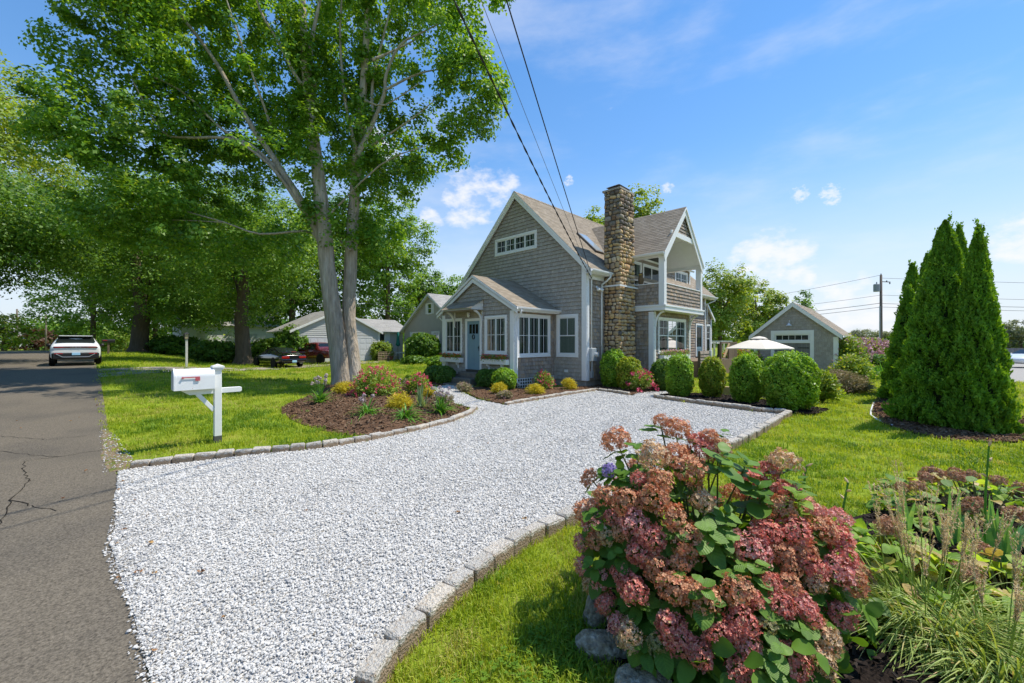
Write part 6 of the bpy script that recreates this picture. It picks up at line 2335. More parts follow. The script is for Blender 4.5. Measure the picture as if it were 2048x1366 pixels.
# ------------------------------------------------------------------ hydrangea
HYD = [(2.94,1.32,1.37,0.055,0),(2.99,1.22,1.31,0.094,0),(2.77,1.59,1.20,0.109,0),(2.51,1.50,1.06,0.040,1),(3.07,1.02,1.27,0.066,0),(3.05,1.07,1.20,0.108,0),(3.09,0.95,1.21,0.074,0),(2.65,1.24,1.18,0.110,0),(2.78,1.14,1.19,0.079,0),(2.73,1.03,1.11,0.106,0),(3.35,0.63,1.12,0.097,0),(3.32,0.71,1.04,0.082,0),(3.27,0.80,0.96,0.107,0),(2.54,1.15,1.06,0.082,0),(2.49,1.27,1.06,0.053,0),(2.40,1.47,0.92,0.078,0),(2.39,1.30,0.93,0.089,0),(2.46,1.15,0.98,0.095,0),(2.66,0.92,0.96,0.073,0),(3.18,0.58,0.96,0.092,0),(2.37,1.59,0.79,0.088,0),(2.34,1.37,0.83,0.052,0),(2.35,1.23,0.81,0.094,0),(2.48,1.04,0.88,0.085,0),(2.32,1.50,0.75,0.077,0),(2.30,1.40,0.72,0.067,0),(3.00,0.57,0.91,0.087,0),(3.12,0.42,0.89,0.072,0),(3.25,0.32,0.85,0.073,0),(2.32,1.60,0.59,0.055,0),(2.29,1.47,0.66,0.061,0),(2.31,1.29,0.76,0.058,0),(2.37,1.12,0.76,0.077,0),(2.49,0.95,0.76,0.104,0),(2.83,0.62,0.81,0.084,0),(2.92,0.48,0.82,0.090,0),(3.05,0.37,0.83,0.083,0),(3.10,0.30,0.78,0.083,0),(2.71,0.67,0.72,0.103,0),(2.80,0.53,0.72,0.068,0),(2.87,0.44,0.74,0.074,0),(2.29,1.56,0.46,0.062,0),(2.26,1.41,0.44,0.067,0),(2.32,1.18,0.67,0.078,0),(2.33,1.08,0.62,0.083,0),(2.27,1.27,0.52,0.064,0),(2.40,0.96,0.66,0.061,0),(3.05,0.27,0.71,0.074,0),(2.79,0.49,0.68,0.067,0),(2.86,0.40,0.67,0.079,0),(2.96,0.28,0.65,0.079,0),(2.21,1.15,0.50,0.081,0),(2.27,0.94,0.57,0.091,0),(2.30,0.81,0.56,0.101,0),(2.61,0.55,0.63,0.051,0),(2.44,0.66,0.60,0.088,0),(2.68,0.48,0.61,0.070,0),(2.83,0.38,0.60,0.059,0),(2.28,1.50,0.36,0.061,0),(2.20,1.34,0.34,0.064,0),(3.00,0.23,0.60,0.079,0),(2.56,0.49,0.55,0.074,0),(2.67,0.41,0.54,0.063,0),(2.46,0.59,0.57,0.050,0),(2.13,1.22,0.31,0.054,0),(2.11,1.13,0.29,0.078,0),(2.17,0.92,0.42,0.081,0),(2.17,0.87,0.37,0.074,0),(2.27,0.72,0.44,0.073,0),(2.37,0.62,0.50,0.073,0),(2.32,0.65,0.45,0.060,0),(2.66,0.38,0.50,0.062,0),(2.89,0.27,0.44,0.077,0),(2.70,0.31,0.39,0.073,0),(2.19,0.78,0.34,0.072,0),(2.34,0.59,0.40,0.059,0),(2.29,0.60,0.29,0.088,0),(2.47,0.43,0.33,0.094,0),(2.13,0.98,0.32,0.044,2),(2.44,0.53,0.48,0.042,2),(2.62,0.32,0.31,0.072,0)]
DOME = [((2.85, 1.31, .45), (.62, .55, .78)), ((3.19, .67, .35), (.65, .5, .62)), ((2.73, .85, .2), (.75, .5, .55))]
PETAL = leafmat('hydrangea_petal', (.64, .15, .12), (.75, .36, .28), .22, (.60, .46, .22), .65, (7, .35), tcol=(1.1, .7, .6), spec=.2)
PETAL_R = leafmat('rusty_hydrangea_petal', (.55, .23, .12), (.70, .42, .24), .22, (.58, .15, .14), .7, (7, .35), tcol=(1.1, .7, .5), spec=.2)
PETAL_P = leafmat('pink_hydrangea_petal', (.70, .20, .18), (.76, .47, .40), .22, (.66, .50, .28), .65, (7, .3), tcol=(1.1, .8, .8), spec=.2)
PETAL_T = leafmat('fading_tan_petal', (.62, .40, .22), (.74, .58, .38), .22, (.62, .24, .18), .7, (7, .3), tcol=(1.1, .9, .6), spec=.2)
PETAL_V = leafmat('violet_hydrangea_petal', (.26, .19, .52), (.45, .36, .66), .2, (.5, .3, .5), .6, (7, .2), tcol=(1, .9, 1.1), spec=.2)
PETAL_G = leafmat('green_hydrangea_petal', (.22, .26, .10), (.40, .36, .20), .25, (.42, .22, .18), .65, (7, .25), spec=.2)
LF_HYD = leafmat('hydrangea_leaf', (.075, .165, .018), (.14, .26, .034), .26, None, .5, (3, .18), per='object', tcol=(2, 1.8, .7), spec=.28, veins=True)
LF_HYDL = leafmat('young_hydrangea_leaf', (0.194, 0.344, 0.0448), (0.344, 0.478, 0.0747), .5, None, .5, (3, .15), per='object', tcol=(1.8, 1.6, .6), spec=.28, veins=True)
LF_HYDY = leafmat('yellowing_hydrangea_leaf', (0.364, 0.338, 0.065), (0.468, 0.312, 0.117), .3, None, .45, (3, .25), per='object', tcol=(1.6, 1.4, .7), veins=True)
STEMM = mat('hydrangea_stem', (.12, .13, .05), .7, .2)


def head_mesh(seed, m, r=1.0, n=260, flat=.82):
    """A mophead: hundreds of little four petalled florets over a dome."""
    rs_ = np.random.default_rng(seed)
    d = unit(rs_.normal(size=(n, 3)) + (0, 0, .25))
    d = d[d[:, 2] > -.72]
    n = len(d)
    ph = rs_.uniform(0, 6.28, 3)
    lump = 1 + .10 * np.sin(5 * d[:, 0] + ph[0]) + .10 * np.sin(6 * d[:, 1] + ph[1]) + .08 * np.sin(7 * d[:, 2] + ph[2])
    c = d * (lump * rs_.uniform(.80, 1.06, n))[:, None] * np.array([1, 1, flat])
    N_ = unit(d + rs_.normal(0, .45, (n, 3)))
    T = unit(np.cross(N_, rs_.normal(size=(n, 3))))
    B = np.cross(N_, T)
    s = rs_.uniform(.11, .185, n)[:, None]
    V = []
    for k in range(4):
        a = k * PI / 2
        q = T * math.cos(a) + B * math.sin(a)
        p = -T * math.sin(a) + B * math.cos(a)
        lift = rs_.uniform(-.15, .55, (n, 1))
        V.append(np.stack([c + q * s * .08, c + q * s * .62 + p * s * .48 + N_ * s * lift * .6, c + q * s * 1.08 + N_ * s * lift, c + q * s * .62 - p * s * .48 + N_ * s * lift * .6], 1))
    V = np.concatenate([v.reshape(-1, 3) for v in V])
    F = np.arange(len(V)).reshape(-1, 4)
    return np_mesh('flower_head', V * r, F, m)


def petal_leaf(seed, m, fold=.22, curl=.25):
    """One serrated ovate hydrangea leaf: midrib, folded halves, drooping tip. Unit length along +X."""
    rs_ = random.Random(seed)
    w = [0, .26, .37, .39, .34, .22, 0]
    xs = [0, .14, .32, .50, .68, .86, 1.0]
    V, F = [], []
    for i, (x, ww) in enumerate(zip(xs, w)):
        z = -curl * x * x + .05 * math.sin(6 * x + seed)
        k = 1 + rs_.uniform(-.06, .06)
        V += [(x, 0, z), (x - .03, ww * k, z + ww * fold - .03 * (i % 2)), (x - .03, -ww * k, z + ww * fold - .03 * ((i + 1) % 2))]
    for i in range(len(xs) - 1):
        a, b_ = 3 * i, 3 * i + 3
        F += [(a, b_, b_ + 1, a + 1), (a, a + 2, b_ + 2, b_)]
    me = bpy.data.meshes.new('leaf')
    me.from_pydata(V, [], F)
    me.materials.append(m)
    me.polygons.foreach_set('use_smooth', [True] * len(F))
    return me


def orient(o, base, d, nrm, scale):
    d = Vector(d).normalized()
    nrm = Vector(nrm)
    y = nrm.cross(d)
    if y.length < 1e-4:
        y = Vector((0, 1, 0))
    y.normalize()
    z = d.cross(y)
    o.matrix_basis = Matrix.Translation(Vector(base)) @ Matrix((d, y, z)).transposed().to_4x4() @ Matrix.Diagonal((scale, scale, scale, 1))


hyd = thing('hydrangea_bush', 'big hydrangea full of dusty pink flower heads in the foreground', 'hydrangea', (2.85, .95, 0))
H0 = Vector((2.85, .95, 0))
heads_m = {0: [head_mesh(800 + i, (PETAL, PETAL_R, PETAL_P)[i % 3]) for i in range(9)] + [head_mesh(812, PETAL_T)], 1: [head_mesh(820, PETAL_V)], 2: [head_mesh(821, PETAL_G), head_mesh(822, PETAL_G)]}
hleaf = [petal_leaf(i, LF_HYD, curl=.15 + .12 * i) for i in range(3)]
hleaf_l = [petal_leaf(i + 5, LF_HYDL, fold=.32, curl=.2) for i in range(2)]
hleaf_y = [petal_leaf(9, LF_HYDY, fold=.3, curl=.4)]


def dome_normal(p):
    best = None
    for c, r in DOME:
        q = (Vector(p) - Vector(c))
        e = Vector((q.x / r[0], q.y / r[0], q.z / r[2]))
        if best is None or e.length < best[0]:
            best = (e.length, Vector((q.x / r[0] ** 2, q.y / r[0] ** 2, q.z / r[2] ** 2)).normalized())
    return best[1]


rs = random.Random(12)
stems = MB()
hl = []
allh = list(HYD)
for k in range(26):                                 # heads round the far side, seen only from beside
    c, r = DOME[k % 2]
    a = rs.uniform(-.35, 2.0)
    e = rs.uniform(.1, .9)
    allh.append((c[0] + math.cos(a) * math.cos(e) * .62, c[1] + math.sin(a) * math.cos(e) * .6, c[2] + math.sin(e) * r[2], rs.uniform(.06, .09), 0))
for (x, y, z, r, k) in allh:
    p = Vector((x, y, z))
    n = (dome_normal(p) + Vector((0, 0, .35)) + Vector((rs.uniform(-.3, .3), rs.uniform(-.3, .3), 0))).normalized()
    pool = heads_m[k]
    if k == 0:                                      # more rust at the top and back, more pink low in front
        pool = [q for i, q in enumerate(pool[:9]) if i % 3 in ((0, 1) if z > .9 else (0, 2) if z < .55 else (0, 1, 2))] + pool[9:]
    o = link('flower_head', rs.choice(pool), hyd)
    d = n.cross(Vector((rs.uniform(-1, 1), rs.uniform(-1, 1), rs.uniform(-1, 1))))
    orient(o, p - H0, d, n, max(r, .05) * 1.0)
    # put local +Z along n
    base = Vector((2.85 + (x - 2.85) * .25, .95 + (y - .95) * .25, .03))
    m_ = base.lerp(p, .6) + Vector((0, 0, .08))
    stems.tube([base - H0, m_ - H0, p - n * r * .4 - H0], [.009, .007, .005], 5)
    nl = 3 if z > .4 else 2
    for i in range(nl):                             # leaves in a collar under each head
        a = rs.uniform(0, 6.28)
        t1 = n.orthogonal().normalized()
        t2 = n.cross(t1)
        dr_ = (t1 * math.cos(a) + t2 * math.sin(a) + n * rs.uniform(-.05, .45)).normalized()
        hl.append((p - n * (r * .75 + rs.uniform(.0, .05)) + dr_ * r * .25, dr_, (n + Vector((0, 0, .6))).normalized(), rs.uniform(.095, .14), hleaf if rs.random() < .94 else hleaf_y))
# leafy shoots without flowers
SHOOTS = [(2.83, .87, 1.18, .19, 1), (3.02, .78, 1.12, .17, 1), (2.96, .68, .98, .19, 1), (2.72, 1.40, 1.16, .14, 1), (3.18, .98, 1.24, .13, 1), (2.52, 1.42, 1.02, .14, 0), (2.47, 1.02, .78, .16, 0), (2.55, .86, .80, .18, 0), (2.62, .80, .74, .17, 0), (2.70, .82, .86, .16, 0),
          (2.36, .98, .58, .16, 0), (2.30, 1.20, .34, .16, 0), (2.24, 1.16, .40, .16, 0), (2.24, 1.02, .30, .16, 0), (2.50, .70, .62, .16, 0), (2.58, .62, .66, .15, 0), (2.40, .50, .28, .14, 0), (2.37, .47, .40, .14, 0), (2.30, .50, .36, .13, 0), (2.26, .78, .62, .14, 0), (2.34, .66, .27, .11, 1), (2.52, 1.24, .80, .15, 0), (3.05, .5, .98, .15, 1), (3.2, .52, 1.0, .14, 1),
          (2.28, 1.30, .62, .13, 0), (2.28, 1.48, .80, .13, 0), (2.2, 1.42, .52, .13, 0), (2.12, 1.04, .22, .13, 0), (2.45, .62, .36, .13, 0), (2.75, .60, .62, .14, 0), (2.55, .40, .42, .13, 0)]
for (x, y, z, L, yng) in SHOOTS:
    p = Vector((x, y, z))
    n = (dome_normal(p) * .6 + Vector((0, 0, .8))).normalized()
    a0 = rs.uniform(0, 6.28)
    for i in range(8):
        a = a0 + i * 1.75
        t1 = n.orthogonal().normalized()
        t2 = n.cross(t1)
        dr_ = (t1 * math.cos(a) + t2 * math.sin(a) + n * (.15 + .08 * i if yng else .05 * i)).normalized()
        hl.append((p + n * (-.09 + .022 * i), dr_, (n + Vector((0, 0, .3))).normalized(), L * (1 - .07 * i) * rs.uniform(.85, 1.1), hleaf_l if yng else hleaf))
    stems.tube([p - n * .3 - H0, p - H0], [.006, .004], 5)
rs.shuffle(hl)
hl.sort(key=lambda q: q[0].y * .698 + q[0].x * .716)
VV, FF, rest = [], [], hl[300:]
for (b_, d, n, s, pool) in hl[:300]:
    o = link('leaf', rs.choice(pool), hyd)
    orient(o, b_ - H0, d, n, s)
# inner and rear leaves, past the single ones
rin = np.random.default_rng(99)
n = 1900
pk = rin.integers(0, 3, n)
C_ = np.array([c for c, r in DOME])[pk]
R_ = np.array([(r[0], r[0], r[2]) for c, r in DOME])[pk]
dd = unit(rin.normal(size=(n, 3)))
P = C_ + dd * R_ * (rin.uniform(.45, .84, (n, 1)))
k = P[:, 2] > .08
P, dd = P[k], dd[k]
LF_HYDI = leafmat('inner_hydrangea_leaf', (.065, .15, .016), (.13, .245, .03), .28, None, .5, (3, .18), tcol=(2, 1.8, .7), spec=.25)
tv = np.array([v.co[:] for v in hleaf[1].vertices])
tf = np.array([p.vertices[:] for p in hleaf[1].polygons])
items = [(P[i], rin.normal(size=3) * .6 + dd[i] * .5 + (0, 0, -.1), dd[i] * .6 + rin.normal(0, .35, 3) + (0, 0, .7), rin.uniform(.08, .125)) for i in range(len(P))] + [(np.array(b_[:]), np.array(d[:]), np.array(n_[:]), s) for (b_, d, n_, s, pool) in rest]
B_ = np.array([q[0] for q in items]) - np.array(H0)
D_ = unit(np.array([q[1] for q in items]))
Y_2 = unit(np.cross(np.array([q[2] for q in items]), D_))
Z_2 = np.cross(D_, Y_2)
S_ = np.array([q[3] for q in items])[:, None, None]
V = B_[:, None, :] + S_ * (tv[None, :, 0:1] * D_[:, None] + tv[None, :, 1:2] * Y_2[:, None] + tv[None, :, 2:3] * Z_2[:, None])
F = (tf[None] + (np.arange(len(items)) * len(tv))[:, None, None]).reshape(-1, 4)
o = link('inner_leaves', np_mesh('inner_leaves', V.reshape(-1, 3), F, LF_HYDI, True), hyd)
o['kind'] = 'stuff'
stems.build('stems', STEMM, hyd, fix=False)

# ------------------------------------------------------------------ rocks
def rock(label, x, y, sx, sy, sz, rz, seed, z=.0):
    bm = bmesh.new()
    bmesh.ops.create_icosphere(bm, subdivisions=4, radius=1)
    off = Vector((seed * 3.1, seed * 1.7, seed))
    for v in bm.verts:
        p = v.co.copy()
        q = Vector([math.copysign(abs(c) ** .75, c) for c in p])
        k = 1 + .22 * mnoise.noise(p * 1.2 + off) + .08 * mnoise.noise(p * 3.5 + off) + .03 * mnoise.noise(p * 9 + off)
        v.co = Vector((q.x * sx * k, q.y * sy * k, q.z * sz * k))
    me = bpy.data.meshes.new('garden_rock')
    bm.to_mesh(me)
    bm.free()
    me.materials.append(ROCKM)
    me.polygons.foreach_set('use_smooth', [True] * len(me.polygons))
    o = link('garden_rock', me)
    o.location = (x, y, g(x, y) + z)
    o.rotation_euler = (.1, -.08, rz)
    tag(o, label, 'rock', 'rocks round the hydrangea bed')


rock('grey rock at the left edge of the hydrangea, farthest of the three', 2.47, 1.56, .13, .10, .10, .4, 1, .06)
rock('slanting middle rock between the grass and the hydrangea', 2.24, 1.36, .17, .09, .10, -.9, 2, .03)
rock('large rounded rock nearest the camera below the hydrangea', 2.10, 1.04, .16, .13, .12, -.5, 3, .03)
rock('small rock half buried at the bottom edge under the flowers', 2.02, .80, .12, .1, .07, .2, 4, .02)
rock('brown rock on the lawn at the right edge of the picture', 11.75, -1.78, .26, .22, .16, .2, 5, .02)

# ------------------------------------------------------------------ foreground grasses and irises
GRASSB = leafmat('fountain_grass_blade', (0.182, 0.291, 0.0546), (0.4, 0.491, 0.109), .3, (0.75, 0.473, 0.255), .5, (3, .15), tcol=(1.6, 1.4, .7))
PLUME = leafmat('tan_plume', (0.604, 0.431, 0.245), (0.75, 0.646, 0.402), .3, (0.719, 0.475, 0.345), .8, (3, .1), tcol=(1.2, 1.1, .8))


def ornamental(label, x, y, h, n, spread, nplume, ph, seed, lean=(0, 0)):
    t = thing('ornamental_grass', label, 'ornamental grass', (x, y, g(x, y) + .05), 0, 'fountain grasses')
    rs_ = random.Random(seed)
    mb = MB()
    for i in range(n):
        a = rs_.uniform(0, 6.28)
        r = spread * math.sqrt(rs_.random())
        strap(mb, (r * math.cos(a), r * math.sin(a), -.02), (math.cos(a + rs_.uniform(-.5, .5)), math.sin(a + rs_.uniform(-.5, .5))), h * rs_.uniform(.8, 1.4), rs_.uniform(.006, .012), rs_.uniform(.58, .95), rs_.uniform(.35, .95), 7)
    o = mb.build('blades', GRASSB, t, fix=False)
    o['kind'] = 'stuff'
    for i in range(nplume):
        a, r = rs_.uniform(0, 6.28), rs_.uniform(0, spread * .8)
        b = Vector((r * math.cos(a), r * math.sin(a), 0))
        ln = Vector((math.cos(a) * rs_.uniform(.05, .34) + lean[0], math.sin(a) * rs_.uniform(.05, .34) + lean[1], 1)).normalized()
        H_ = ph * rs_.uniform(.7, 1.08)
        tip = b + ln * H_
        mb = MB()
        mb.tube([b, b + ln * H_ * .5, b + ln * H_ * .72], [.004, .003, .0025], 4)
        stl = mb.build('stalk', GRASSB, t, fix=False)
        rr = np.random.default_rng(seed * 100 + i)
        m = 190
        u = rr.uniform(0, 1, m)
        br = rr.integers(0, 6, m)
        ang = br * 1.05 + rr.normal(0, .06, m)
        out = (.004 + .042 * u ** 1.5) * (rr.uniform(.3, 1, 6)[br])
        P = np.array(b + ln * H_ * .68) + np.outer(u * .34 * H_, np.array(ln)) + np.stack([np.cos(ang) * out, np.sin(ang) * out, -.1 * out], 1)
        V, F = cards(P, rr.normal(size=(m, 3)), .030, .0045, T=np.array(ln) + np.stack([np.cos(ang), np.sin(ang), 0 * ang], 1) * .25 + rr.normal(0, .14, (m, 3)))
        link('plume', np_mesh('plume', V, F, PLUME), stl)
    return t


def iris(label, x, y, n, h, seed, fan=.0, w=.05):
    t = thing('iris_plant', label, 'iris', (x, y, g(x, y) + .06), 0, 'foreground irises')
    rs_ = random.Random(seed)
    for i in range(n):
        mb = MB()
        k = (i / (n - 1) - .5) * 2
        d = Vector((math.cos(fan), math.sin(fan))) * (1 if k >= 0 else -1)
        strap(mb, (math.cos(fan) * k * .10 + rs_.uniform(-.03, .03), math.sin(fan) * k * .10 + rs_.uniform(-.03, .03), -.02), (d.x + rs_.uniform(-.35, .35), d.y + rs_.uniform(-.35, .35)), h * rs_.uniform(.75, 1.15), w * rs_.uniform(.8, 1.15),
              1.0 - .36 * abs(k) * rs_.uniform(.6, 1.2), .05 + .22 * abs(k) * rs_.random(), 7)
        mb.build('leaf', LF_IRISF, t, fix=False)
    return t


LF_IRISF = leafmat('iris_blade', (0.127, 0.309, 0.1), (0.237, 0.455, 0.146), .3, (0.546, 0.601, 0.109), .35, (4, .15), tcol=(1.7, 1.5, .7), spec=.5)


def low(px, z, h=0):
    x, y = vp(px, z)
    return x, y


x, y = vp(1850, 2.65)
ornamental('big clump of arching fountain grass with tan plumes at the lower right', x, y, .66, 1500, .26, 21, .98, 1)
x, y = vp(2010, 2.25)
ornamental('second fountain grass clump spilling out of the lower right corner', x, y, .62, 1000, .24, 12, .80, 2, (.1, -.1))
x, y = vp(1690, 3.3)
iris('stiff green iris fan just right of the hydrangea', x, y, 16, .58, 3, -.5)
x, y = vp(1985, 3.35)
iris('large iris fan with yellowing blades at the right edge', x, y, 20, .66, 4, -.7, .06)
x, y = vp(1905, 3.7)
iris('iris fan behind the fountain grass', x, y, 14, .62, 5, -.4)
x, y = vp(1810, 3.95)
iris('narrow upright iris behind the yellow leaves', x, y, 9, .60, 6, .2)


def low_hydrangea(label, x, y, r, h, nh, seed, lm, hm, nl):
    t = thing('hydrangea_bush', label, 'hydrangea', (x, y, g(x, y) + .05))
    rs_ = random.Random(seed)
    st = MB()
    for i in range(nl):
        a, k = rs_.uniform(0, 6.28), math.sqrt(rs_.random())
        z = h * (1 - .7 * k * k) * rs_.uniform(.72, 1)
        p = Vector((math.cos(a) * r * k, math.sin(a) * r * k, z))
        d = Vector((math.cos(a) * k + rs_.uniform(-.7, .7), math.sin(a) * k + rs_.uniform(-.7, .7), rs_.uniform(-.3, .4)))
        o = link('leaf', rs_.choice(lm), t)
        orient(o, p, d, (rs_.uniform(-.4, .4), rs_.uniform(-.4, .4), 1), rs_.uniform(.09, .15))
        if i % 4 == 0:
            st.tube([(p.x * .2, p.y * .2, 0), p], .005, 4)
    for i in range(nh):
        a, k = rs_.uniform(0, 6.28), math.sqrt(rs_.random()) * .9
        p = Vector((math.cos(a) * r * k, math.sin(a) * r * k, h * (1.02 - .6 * k * k)))
        o = link('flower_head', rs_.choice(hm), t)
        orient(o, p, (1, rs_.uniform(-1, 1), 0), (rs_.uniform(-.3, .3), rs_.uniform(-.3, .3), 1), rs_.uniform(.06, .09))
        st.tube([(p.x * .2, p.y * .2, 0), p], .005, 4)
    st.build('stems', STEMM, t, fix=False)


PETAL_B = leafmat('dried_hydrangea_petal', (0.375, 0.188, 0.106), (0.525, 0.325, 0.213), .2, (0.575, 0.425, 0.325), .8, (7, .3), tcol=(1.1, .8, .6), spec=.1)
dry = [head_mesh(840 + i, PETAL_B) for i in range(3)]
x, y = vp(1960, 4.15)
low_hydrangea('low hydrangea with dried brown flower heads at the right edge', x, y, .85, .50, 16, 1, hleaf + hleaf_l + hleaf_y, dry, 260)
x, y = vp(1770, 3.15)
low_hydrangea('low yellow green plant between hydrangea and fountain grass', x, y, .55, .46, 4, 2, hleaf_l + hleaf_l + hleaf_y, dry, 220)
x, y = vp(2020, 2.8)
low_hydrangea('yellowing low leaves under the right hand iris', x, y, .5, .40, 3, 3, hleaf_l + hleaf_y, dry, 160)


def stalk(label, px, z, base_py, top_py, seed, bend=0.0):
    x, y = vp(px, z)
    z0, z1 = max(up(base_py, z), .1), up(top_py, z)
    t = thing('lily_stalk', label, 'stalk', (x, y, 0), 0, 'spent lily stalks')
    mb = MB()
    q = [Vector((0, 0, .08)), Vector((bend * .3, -bend * .3, z0 + (z1 - z0) * .5)), Vector((bend, -bend, z1))]
    mb.tube(q, [.009, .008, .006], 6)
    mb.build('stem', LF_STRAP, t, fix=False)
    rs_ = random.Random(seed)
    for i in range(3):
        mb = MB()
        p = q[1].lerp(q[2], .35 + .32 * i)
        d = Vector((rs_.uniform(-1, 1), rs_.uniform(-1, 1), .6)).normalized()
        mb.tube([p, p + d * .025, p + d * .05], [.005, .011, .004], 6)
        mb.build('seed_pod', PLUME, t, fix=False)


stalk('tall bare stalk with withered tip standing on the right in front of the lawn', 1968, 3.4, 1080, 892, 1, .03)
stalk('thin spent stalk right of the hydrangea', 1682, 3.2, 1070, 965, 2, .04)
stalk('short curled stalk above the hydrangea', 1606, 3.3, 1000, 932, 3, .02)
# ------------------------------------------------------------------ cars
def paint(name, c, metal=.0, rough=.25):
    return mat(name, c, rough, .5, metal=metal, coat=.8)


def car(name, label, loc, heading, st, pm, glass_x, wheels, wr=.34, rim=CHROME, track=None, cls='car', lower=None):
    """Lofted body. Stations: (x, z bottom, z belt, z top, half width at belt, half width at top), rear to front along +X."""
    t = thing(name, label, cls, loc, heading)
    rows = []
    for (x, zb, zm, zt, wb, wt) in st:
        half = [(wb * .86, zb), (wb * .97, zb + .10), (wb, zb + (zm - zb) * .55), (wb * .97, zm), (wt, zt - .05), (wt * .72, zt)]
        rows.append([(x, -w, z) for w, z in half] + [(x, w, z) for w, z in reversed(half)])
    mb = MB()
    n = 12
    for r in rows:
        mb.v.extend(r)
    for i in range(len(rows) - 1):
        for k in range(n):
            mb.f.append((i * n + k, i * n + (k + 1) % n, (i + 1) * n + (k + 1) % n, (i + 1) * n + k))
            mb.mi.append(0)
    mb.f.append(tuple(range(n)))
    mb.f.append(tuple((len(rows) - 1) * n + k for k in range(n)))
    mb.mi += [0, 0]
    me = mb.mesh('body', pm, True)
    b = link('body', me, t)
    md = b.modifiers.new('s', 'SUBSURF')
    md.levels = md.render_levels = 2
    for e in me.edges:
        pass

    def lerp(x):
        for p, q in zip(st, st[1:]):
            if p[0] <= x <= q[0]:
                k = (x - p[0]) / (q[0] - p[0])
                return [p[i] + (q[i] - p[i]) * k for i in range(6)]
        return st[-1]
    for s_ in (-1, 1):
        for a, c in glass_x['side']:
            g_ = MB()
            q = []
            for x, top in ((a, 0), (c, 0), (c, 1), (a, 1)):
                _, zb, zm, zt, wb, wt = lerp(x)
                k = .10 if not top else .84
                q.append((x, s_ * (wb * .97 + (wt - wb * .97) * k + .012), zm + (zt - .05 - zm) * k))
            g_.poly(*q)
            g_.build('side_window', CARGLASS, t)
    for nm, (xa, xb, k0, k1) in glass_x['ends'].items():
        g_ = MB()
        A, B = lerp(xa), lerp(xb)
        o = -.03 if 'rear' in nm else .03
        g_.poly((xa + o, -A[5] * k0, A[3] + .028), (xa + o, A[5] * k0, A[3] + .028), (xb + o, B[5] * k1, B[3] + .012), (xb + o, -B[5] * k1, B[3] + .012))
        g_.build(nm, CARGLASS, t)
    tw = track or st[len(st) // 2][4]
    for x in wheels:
        for s_ in (-1, 1):
            w = MB()
            w.lathe([(wr * .62, -.11), (wr * .94, -.11), (wr, -.08), (wr, .08), (wr * .94, .11), (wr * .62, .11)], (0, 0, 0), 20, 'y')
            o = w.build('wheel', RUBBER, t, smooth=False)
            o.location = (x, s_ * (tw - .09), wr)
            w = MB()
            w.lathe([(0, .0), (wr * .14, .0), (wr * .2, -.03), (wr * .52, -.055), (wr * .62, -.02), (wr * .62, .02)], (0, 0, 0), 16, 'y')
            for i in range(5):
                a = i * 2 * PI / 5
                w.bar((0, -.01, 0), (wr * .58 * math.cos(a), -.01, wr * .58 * math.sin(a)), .06, .07, (0, 1, 0))
            q = w.build('rim', rim, o)
            q.location = (0, s_ * .05, 0)
            if s_ > 0:
                q.rotation_euler = (0, 0, PI)
            ar_ = MB()
            ar_.lathe([(0, -.004), (wr * 1.16, -.004), (wr * 1.16, .004), (0, .004)], (x, s_ * (tw - .012), wr), 20, 'y')
            ar_.build('wheel_arch', BLACK, t)
    return t


def cbox(t, name, m, x0, x1, y0, y1, z0, z1, bevel=0.01):
    b = MB()
    b.box(x0, x1, y0, y1, z0, z1)
    return b.build(name, m, t, bevel=bevel)


WPAINT = paint('white_car_paint', (.74, .75, .75), 0, .3)
KPAINT = paint('black_car_paint', (.010, .010, .012), 0, .12)
RPAINT = paint('maroon_car_paint', (.13, .012, .014), .2, .25)
SPAINT = paint('silver_car_paint', (.60, .63, .66), .4, .3)
x, y = vp(147, 23.0)
x += .1
hd = PI / 2 + .02
suv = car('parked_suv', 'white hatchback seen from behind, parked on the road edge', (x, y, g(x, y) + .03), hd,
          [(-2.30, .50, .86, 1.00, .84, .76), (-2.27, .36, .98, 1.08, .91, .80), (-2.12, .30, 1.04, 1.14, .945, .83), (-1.75, .28, 1.06, 1.46, .945, .70), (-1.35, .26, 1.05, 1.58, .945, .66), (-.5, .25, 1.03, 1.62, .945, .66), (.4, .25, 1.01, 1.60, .945, .66), (.9, .25, 1.0, 1.40, .945, .68), (1.45, .26, .97, 1.06, .94, .74), (2.1, .3, .85, .92, .90, .7), (2.32, .42, .68, .75, .78, .6)],
          WPAINT, {'side': [(-1.5, -.75), (-.7, .15), (.2, .9)], 'ends': {'rear_window': (-2.06, -1.50, .90, .92), 'windshield': (1.4, .6, .9, .92)}}, (-1.5, 1.5), .36)
cbox(suv, 'tail_bar', AMBER, -2.335, -2.25, -.80, .80, .93, 1.005)
cbox(suv, 'rear_bumper', BLACK, -2.35, -2.1, -.86, .86, .34, .68, .05)
cbox(suv, 'bumper_lip', CHROME, -2.365, -2.3, -.50, .50, .44, .47)
for s_ in (-1, 1):
    cbox(suv, 'tail_lamp', RED_L, -2.34, -2.26, s_ * .60 - .16, s_ * .60 + .16, .945, .992)
    cbox(suv, 'reflector', RED_L, -2.362, -2.3, s_ * .62 - .15, s_ * .62 + .15, .61, .65)
    b = MB()
    b.bar((-2.36, s_ * .48, .46), (-2.36, s_ * .70, .62), .03, .03)
    b.build('bumper_trim', CHROME, suv)
    b = MB()
    b.lathe([(0, -.1), (.10, -.09), (.11, .0), (.08, .09), (0, .1)], (.75, s_ * 1.05, 1.06), 10, 'y')
    b.build('mirror', BLACK, suv, smooth=True)
cbox(suv, 'licence_plate', PLATE, -2.375, -2.345, -.155, .155, .545, .675)
cbox(suv, 'roof_spoiler', WPAINT, -1.86, -1.5, -.62, .62, 1.55, 1.585)
b = MB()
